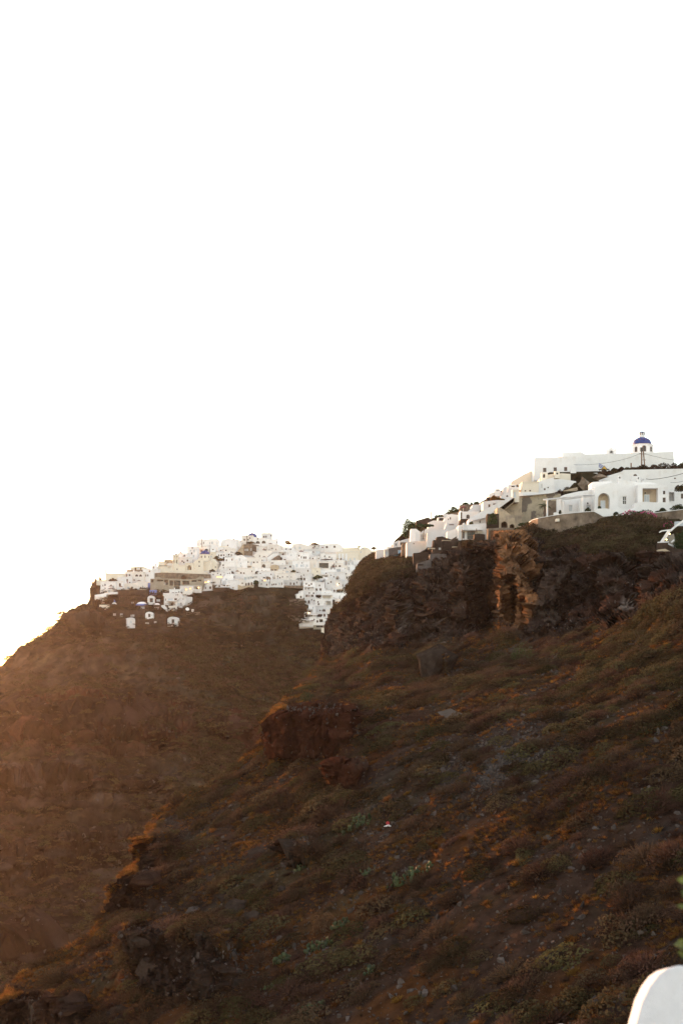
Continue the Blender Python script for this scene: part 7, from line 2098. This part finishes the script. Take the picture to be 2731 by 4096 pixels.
# named shrubs of the slope
def near_shrub(u, v, wpx, hpx, label, matn, seed, n=900, leaf=0.06, name='shrub', bury=0.1):
    g, nn = ground(NI, u, v)
    Y = g.y
    s_ = Y / F
    W, H = wpx * s_ / 2, hpx * s_
    Vv, Ff = leafball(n, 1.0, seed, 1.0, 0.4, 0.5)
    ctr = Vv.reshape(n, 4, 3).mean(1, keepdims=True)
    d = Vv.reshape(n, 4, 3) - ctr
    P2 = (ctr * np.array([W, W * 0.8, H]) + d * leaf).reshape(-1, 3)
    t = thing(name, label, 'shrub', tuple(g))
    link('foliage', mesh('foliage', P2, Ff, [matn]), t)
    m = MB()
    for k in range(4):
        a = k * 1.7
        m.tube([(0, 0, -0.3), (math.cos(a) * W * .4, math.sin(a) * W * .3, H * 0.6)], [0.04, 0.015], 5, 'bark')
    m.build('stem', t)
for k, (u, v, w, h, lb, mt_) in enumerate([(2080, 2650, 130, 95, 'large dark leafy bush at the foot of the sunlit rock pillar', 'bush_dark'), (2010, 2560, 80, 60, 'smaller green bush left of the large leafy one under the pillar', 'bush_green'), (2700, 2930, 80, 80, 'yellow green bush at the right photo edge', 'bush_green'),
                                           (1445, 3560, 70, 55, 'round golden brown bush above the boulder pair', 'bush_brown'), (2300, 3220, 60, 45, 'round dark green cushion on the right slope', 'bush_dark'), (1290, 3720, 110, 80, 'olive brown bush between cactus clumps', 'bush_green'),
                                           (1235, 2810, 70, 45, 'dark green bush above the red bluff', 'bush_dark'), (1500, 3630, 110, 60, 'grey brown bush below the round golden one', 'bush_brown'), (2160, 2680, 120, 60, 'wide grey green bush right of the pillar foot', 'bush_green'),
                                           (2560, 2560, 160, 60, 'sunlit green bush mound at the right under the cliff', 'bush_green'), (2640, 2700, 150, 60, 'long olive bush mound at the right edge slope', 'bush_green'), (2450, 2620, 130, 45, 'low pale bush mound along the cliff foot', 'bush_green'),
                                           (1780, 3060, 110, 50, 'pale olive bush mound above the scree', 'bush_green'), (1640, 3120, 120, 55, 'brown bush mound left of the scree', 'bush_brown'), (2050, 3080, 90, 45, 'brown bush at the top of the scree', 'bush_brown'), (2480, 3900, 120, 80, 'dry straw tuft bush above the white chimney', 'bush_brown')]):
    near_shrub(u, v, w, h, lb, mt_, 600 + k, n=1100, leaf=0.075)

# prickly pears
pad_v, pad_f = [], []
mbp = MB()
mbp.lathe([(0.02, 0.0), (0.35, 0.18), (0.5, 0.5), (0.42, 0.82), (0.02, 1.0)], 8, 'cactus')
pv = np.array(mbp.v) * np.array([1, 0.22, 1])
pad_me = mesh('pad', pv, mbp.f, ['cactus'], None, True)
def prickly_pear(u, v, wpx, hpx, n, label, seed):
    g, nn = ground(NI, u, v)
    s_ = g.y / F
    W, H = wpx * s_ / 2, hpx * s_
    t = thing('prickly_pear', label, 'cactus', tuple(g), 0, 'prickly pear clumps')
    r_ = random.Random(seed)
    first = None
    L_ = 0.30
    k = 0
    while k < n:
        x, y = r_.uniform(-1, 1), r_.uniform(-1, 1)
        if x * x + y * y > 1:
            continue
        base = Vector((x * W, y * W * 0.6, -x * W * -0.35 - 0.1))
        a, tl = r_.uniform(0, 6.28), r_.uniform(-0.4, 0.4)
        hgt = r_.randint(1, max(1, int(H / L_)))
        for j in range(hgt):
            o = link('pad', pad_me, t, base, (tl, r_.uniform(-.5, .5), a), L_ * r_.uniform(0.75, 1.15))
            base = base + Vector((math.sin(tl) * 0.1 + r_.uniform(-.14, .14), r_.uniform(-.12, .12), L_ * 0.8))
            a += r_.uniform(-1, 1)
            k += 1
            if k >= n:
                break
for k, (u, v, w, h, n, lb) in enumerate([(1450, 3320, 110, 80, 60, 'tall prickly pear clump beside the red and white litter'), (1380, 3350, 60, 40, 22, 'small prickly pear clump left of the tall one'), (1640, 3520, 190, 70, 110, 'widest prickly pear clump in the middle of the slope'),
                                         (1480, 3510, 50, 35, 22, 'small prickly pear tuft left of the widest clump'), (1260, 3790, 130, 60, 60, 'prickly pear clump in the lower middle slope'), (1130, 3850, 90, 50, 40, 'prickly pear clump near the dark boulder cliff'),
                                         (1240, 4040, 120, 55, 60, 'lowest prickly pear clump at the bottom of the photo'), (1480, 3880, 60, 40, 24, 'small prickly pear clump right of the lower ones'), (2100, 4075, 50, 30, 18, 'tiny prickly pear tuft left of the white chimney'),
                                         (1200, 3480, 50, 35, 20, 'small prickly pear tuft above the boulder cluster'), (1350, 3700, 90, 45, 36, 'prickly pear clump among golden bushes'), (1080, 3970, 70, 40, 26, 'prickly pear clump at the lower left of the others')]):
    prickly_pear(u, v, w, h, n, lb, 700 + k)

# named rocks
def slope_rock(u, v, w, h, label, m_='rock', seed=1, rz=0.2, out=0.0, lean=0.0):
    g, nn = ground(NI, u, v)
    boulder('T', u, v, w, h, g.y - out, label, m_, seed, rz=rz, lean=lean)
for a in [(955, 3640, 110, 80, 'largest angular boulder of the lower cluster', 'slab', 11, 0.2), (895, 3600, 70, 50, 'smaller boulder left in the lower cluster', 'slab', 12, 0.5), (1010, 3670, 90, 60, 'boulder at the right of the lower cluster', 'slab', 13, -0.3),
          (775, 3640, 70, 30, 'flat pale slab left of the boulder cluster', 'rock', 14, 0.3), (1005, 3275, 80, 26, 'upper pale slab on the left slope', 'pale_rock', 15, 0.6), (1000, 3345, 90, 24, 'lower pale slab on the left slope', 'pale_rock', 16, 0.4),
          (1200, 3355, 30, 14, 'flat round pale stone on the rocky ledge', 'pale_rock', 17, 0.1), (1800, 2865, 90, 60, 'large smooth grey slab embedded in the slope', 'pale_rock', 18, 0.1), (1850, 2800, 90, 34, 'long thin grey slab above the smooth one', 'pale_rock', 19, 0.7),
          (1655, 3040, 70, 60, 'dark bluish slab left of the golden mound', 'slab', 20, 0.2), (1735, 2645, 150, 130, 'huge leaning dark rock slab under the middle cliff', 'slab', 21, 0.3), (1765, 2580, 40, 30, 'pointed brown rock on top of the leaning slab', 'pale_rock', 22, 0.3),
          (1445, 3430, 44, 36, 'left rounded boulder of a pair', 'slab', 23, 0.1), (1482, 3430, 44, 40, 'right rounded boulder of a pair', 'slab', 24, 0.4), (2190, 3355, 44, 34, 'rounded grey boulder alone on the right slope', 'pale_rock', 25, 0.2),
          (1170, 3400, 120, 90, 'big blocky rock with a sunlit left edge', 'slab', 26, 0.2), (605, 3870, 130, 80, 'grey slab on the lower left cliff', 'slab', 27, 0.1), (560, 3770, 80, 70, 'pale rock above the lower left cliff slab', 'slab', 28, 0.2),
          (285, 3995, 120, 22, 'long flat tan ledge rock at the bottom left', 'slab', 29, 0.1), (960, 3960, 90, 120, 'tall dark rock in the bottom middle', 'slab', 30, 0.1), (690, 4000, 70, 40, 'dark rock left of the tall one at the bottom', 'slab', 31, 0.1),
          (1855, 3270, 60, 40, 'dark lava boulder near the litter', 'slab', 32, 0.2), (1345, 3185, 50, 20, 'flat tan stone right of the red bluff', 'pale_rock', 33, 0.4), (1130, 3125, 40, 24, 'small brown boulder under the red bluff', 'slab', 34, 0.4), (1090, 3240, 26, 24, 'small cubic tan rock below the red bluff', 'slab', 35, 0.4),
          (1238, 2790, 36, 18, 'dark stone on the crest above the red bluff', 'pale_rock', 36, 0.2), (2560, 3730, 34, 18, 'smooth grey stone above the dry straw tuft', 'pale_rock', 37, 0.2), (1230, 3310, 60, 40, 'dark square rock left of the ledge', 'slab', 38, .3)]:
    slope_rock(a[0], a[1], a[2], a[3], a[4], a[5], a[6], a[7])

# litter, driftwood
g, nn = ground(NI, 1560, 3322)
lt = thing('litter', 'crumpled white cloth and a red plastic lid lying beside the tall prickly pear', 'litter', tuple(g))
V_ = []
nx = 9
mm_ = MB()
vs, fs = [], []
for i in range(nx):
    for j in range(nx):
        x, y = (i / 8 - .5), (j / 8 - .5)
        z = 0.16 * (1 - 2 * abs(x)) * (0.5 + 0.5 * math.sin(i * 2.1 + j * 1.3)) + 0.05
        vs.append((x * 0.75, y * 0.5, z + x * 0.3 * 0))
for i in range(nx - 1):
    for j in range(nx - 1):
        a = i * nx + j
        fs.append((a, a + nx, a + nx + 1, a + 1))
mm_.add(vs, fs, 'white_cloth')
mm_.build('cloth', lt)
MB().lathe([(0.16, 0), (0.16, 0.03), (0.01, 0.04)], 12, 'red_plastic').build('lid', lt, (-0.05, 0.25, 0.28), rot=(R(70), 0, 0))
def stick(u0, v0, u1, v1, label):
    a, _ = ground(NI, u0, v0)
    b, _ = ground(NI, u1, v1)
    a, b = Vector(a), Vector(b)
    Y = (a.y + b.y) / 2 - 0.3
    a, b = Vector(PX(u0, v0, Y)), Vector(PX(u1, v1, Y))
    o_ = a.copy()
    mid = (a + b) / 2 + Vector((0, -.1, -.05))
    tag(MB().tube([Vector((0, 0, 0)), mid - o_, b - o_], [0.05, 0.06, 0.035], 7, 'pale_rock').build('dead_branch', None, o_), label, 'branch')
stick(2470, 3688, 2505, 3648, 'pale dead branch lying on the right slope')

# pine cones of light: nothing. Foreground: rounded white chimney cap on a roof just below the camera
fc = thing('rounded_chimney', 'big smooth white rounded chimney cap close to the camera in the lower right corner', 'chimney', tuple(PX(2640, 4300, 6.0)))
o0 = Vector(fc.location)
prof = [(2480, 4420), (2498, 4260), (2524, 4110), (2552, 4010), (2584, 3945), (2618, 3900), (2655, 3874), (2700, 3861), (2745, 3866), (2810, 3888), (2880, 3930), (2950, 4010), (3000, 4120), (3040, 4420)]
ctr_u = 2740
vs, fs = [], []
ns = 22
# an elongated vault-shaped cap: the outline is the crown line, rounded towards both ends
import itertools
for j in range(ns + 1):
    a = math.pi * j / ns - math.pi / 2
    yy = 0.125 + math.sin(a) * 0.125
    r_ = 1 - 0.11 * yy / 0.25 - (0.03 if j == 0 else 0.01 if j == 1 else 0)
    for (u, v) in prof:
        p = Vector(PX(u + 14, v, 6.0))
        c0 = Vector(PX(ctr_u, 4420, 6.0))
        q_ = c0 + (p - c0) * r_
        vs.append(q_ + Vector((0, yy, 0)) - o0)
n = len(prof)
for j in range(ns):
    for i in range(n - 1):
        fs.append((j * n + i, (j + 1) * n + i, (j + 1) * n + i + 1, j * n + i + 1))
fs.append(tuple(range(n)))
fs.append(tuple(reversed(range(ns * n, ns * n + n))))
cap_me = mesh('cap', vs, fs, ['cap'], None, True)
for pl_ in list(cap_me.polygons)[-2:]:
    pl_.use_smooth = False
link('cap', cap_me, fc)
MB().box(-0.35, -0.4, -1.2, 0.75, 0.4, -0.12, 'white').build('base', fc)
rf = MB().box(-1.6, 3.5, -3.4, 6.0, 9.0, -3.0, 'white').build('roof_terrace')
tag(rf, None, None, None, 'structure')
sm = thing('roof_finial', 'tiny white roof finial tip at the bottom edge left of the big chimney cap', 'roof knob', tuple(PX(2243, 4130, 6.5)))
MB().lathe([(0.05, -0.9), (0.05, -0.1)] + [(0.05 * math.cos(k * math.pi / 12), -0.1 + 0.055 * math.sin(k * math.pi / 12) + 0.1) for k in range(0, 6)], 14, 'white').build('knob', sm, (0, 0, -0.02), True)

# out of focus leaves at the right edge
fpz = thing('foreground_plant', 'blurred green leafy plant close to the camera at the right edge', 'plant', tuple(PX(3350, 4000, 5.0)))
o0 = Vector(fpz.location)
lm = MB()
lf = MB()
lf.add([(-0.5, 0, 0), (-0.2, 0.22, 0.04), (0.2, 0.24, 0.06), (0.55, 0.0, 0), (0.2, -0.24, 0.06), (-0.2, -0.22, 0.04)], [(0, 1, 2, 3), (0, 3, 4, 5)], 'fore_leaf')
leaf_me = mesh('leaf', lf.v, lf.f, ['fore_leaf'])
r_ = random.Random(4)
tips = [(2740, 3500), (2722, 3545), (2735, 3600), (2745, 3800), (2728, 3790), (2735, 3830), (2760, 3500), (2790, 3560), (2780, 3620), (2770, 3790), (2790, 3840), (2810, 3700)]
for (u, v) in tips:
    tip = Vector(PX(u, v, 5.0 + r_.uniform(-.2, .2))) - o0
    lm.tube([Vector((0, 0, 0)), Vector((tip.x * .6, 0, tip.z * .8)), tip], [0.006, 0.004, 0.002], 5, 'bark')
    for j in range(3):
        link('leaf', leaf_me, fpz, tip + Vector((r_.uniform(-.012, .03), r_.uniform(-.03, .03), r_.uniform(-.03, .03))), (r_.uniform(0.5, 1.6), r_.uniform(-.6, .6), r_.uniform(-1, 1)), r_.uniform(0.035, 0.06))
lm.build('stem', fpz)

# ------------------------------------------------------------------ air
hz = MB().box(-1300, -60, -420, 1300, 1300, 90, 'white')
hm = mesh('haze', hz.v, hz.f)
mh = bpy.data.materials.new('evening_haze')
mh.use_nodes = True
nt = mh.node_tree
nt.nodes.remove(nt.nodes['Principled BSDF'])
pvn = nt.nodes.new('ShaderNodeVolumePrincipled')
pvn.inputs['Color'].default_value = (1.0, 0.76, 0.62, 1)
pvn.inputs['Density'].default_value = HAZE_D
pvn.inputs['Anisotropy'].default_value = HAZE_G
nt.links.new(pvn.outputs[0], nt.nodes['Material Output'].inputs['Volume'])
hm.materials.append(mh)
ho = link('haze', hm)
tag(ho, None, None, None, 'stuff')
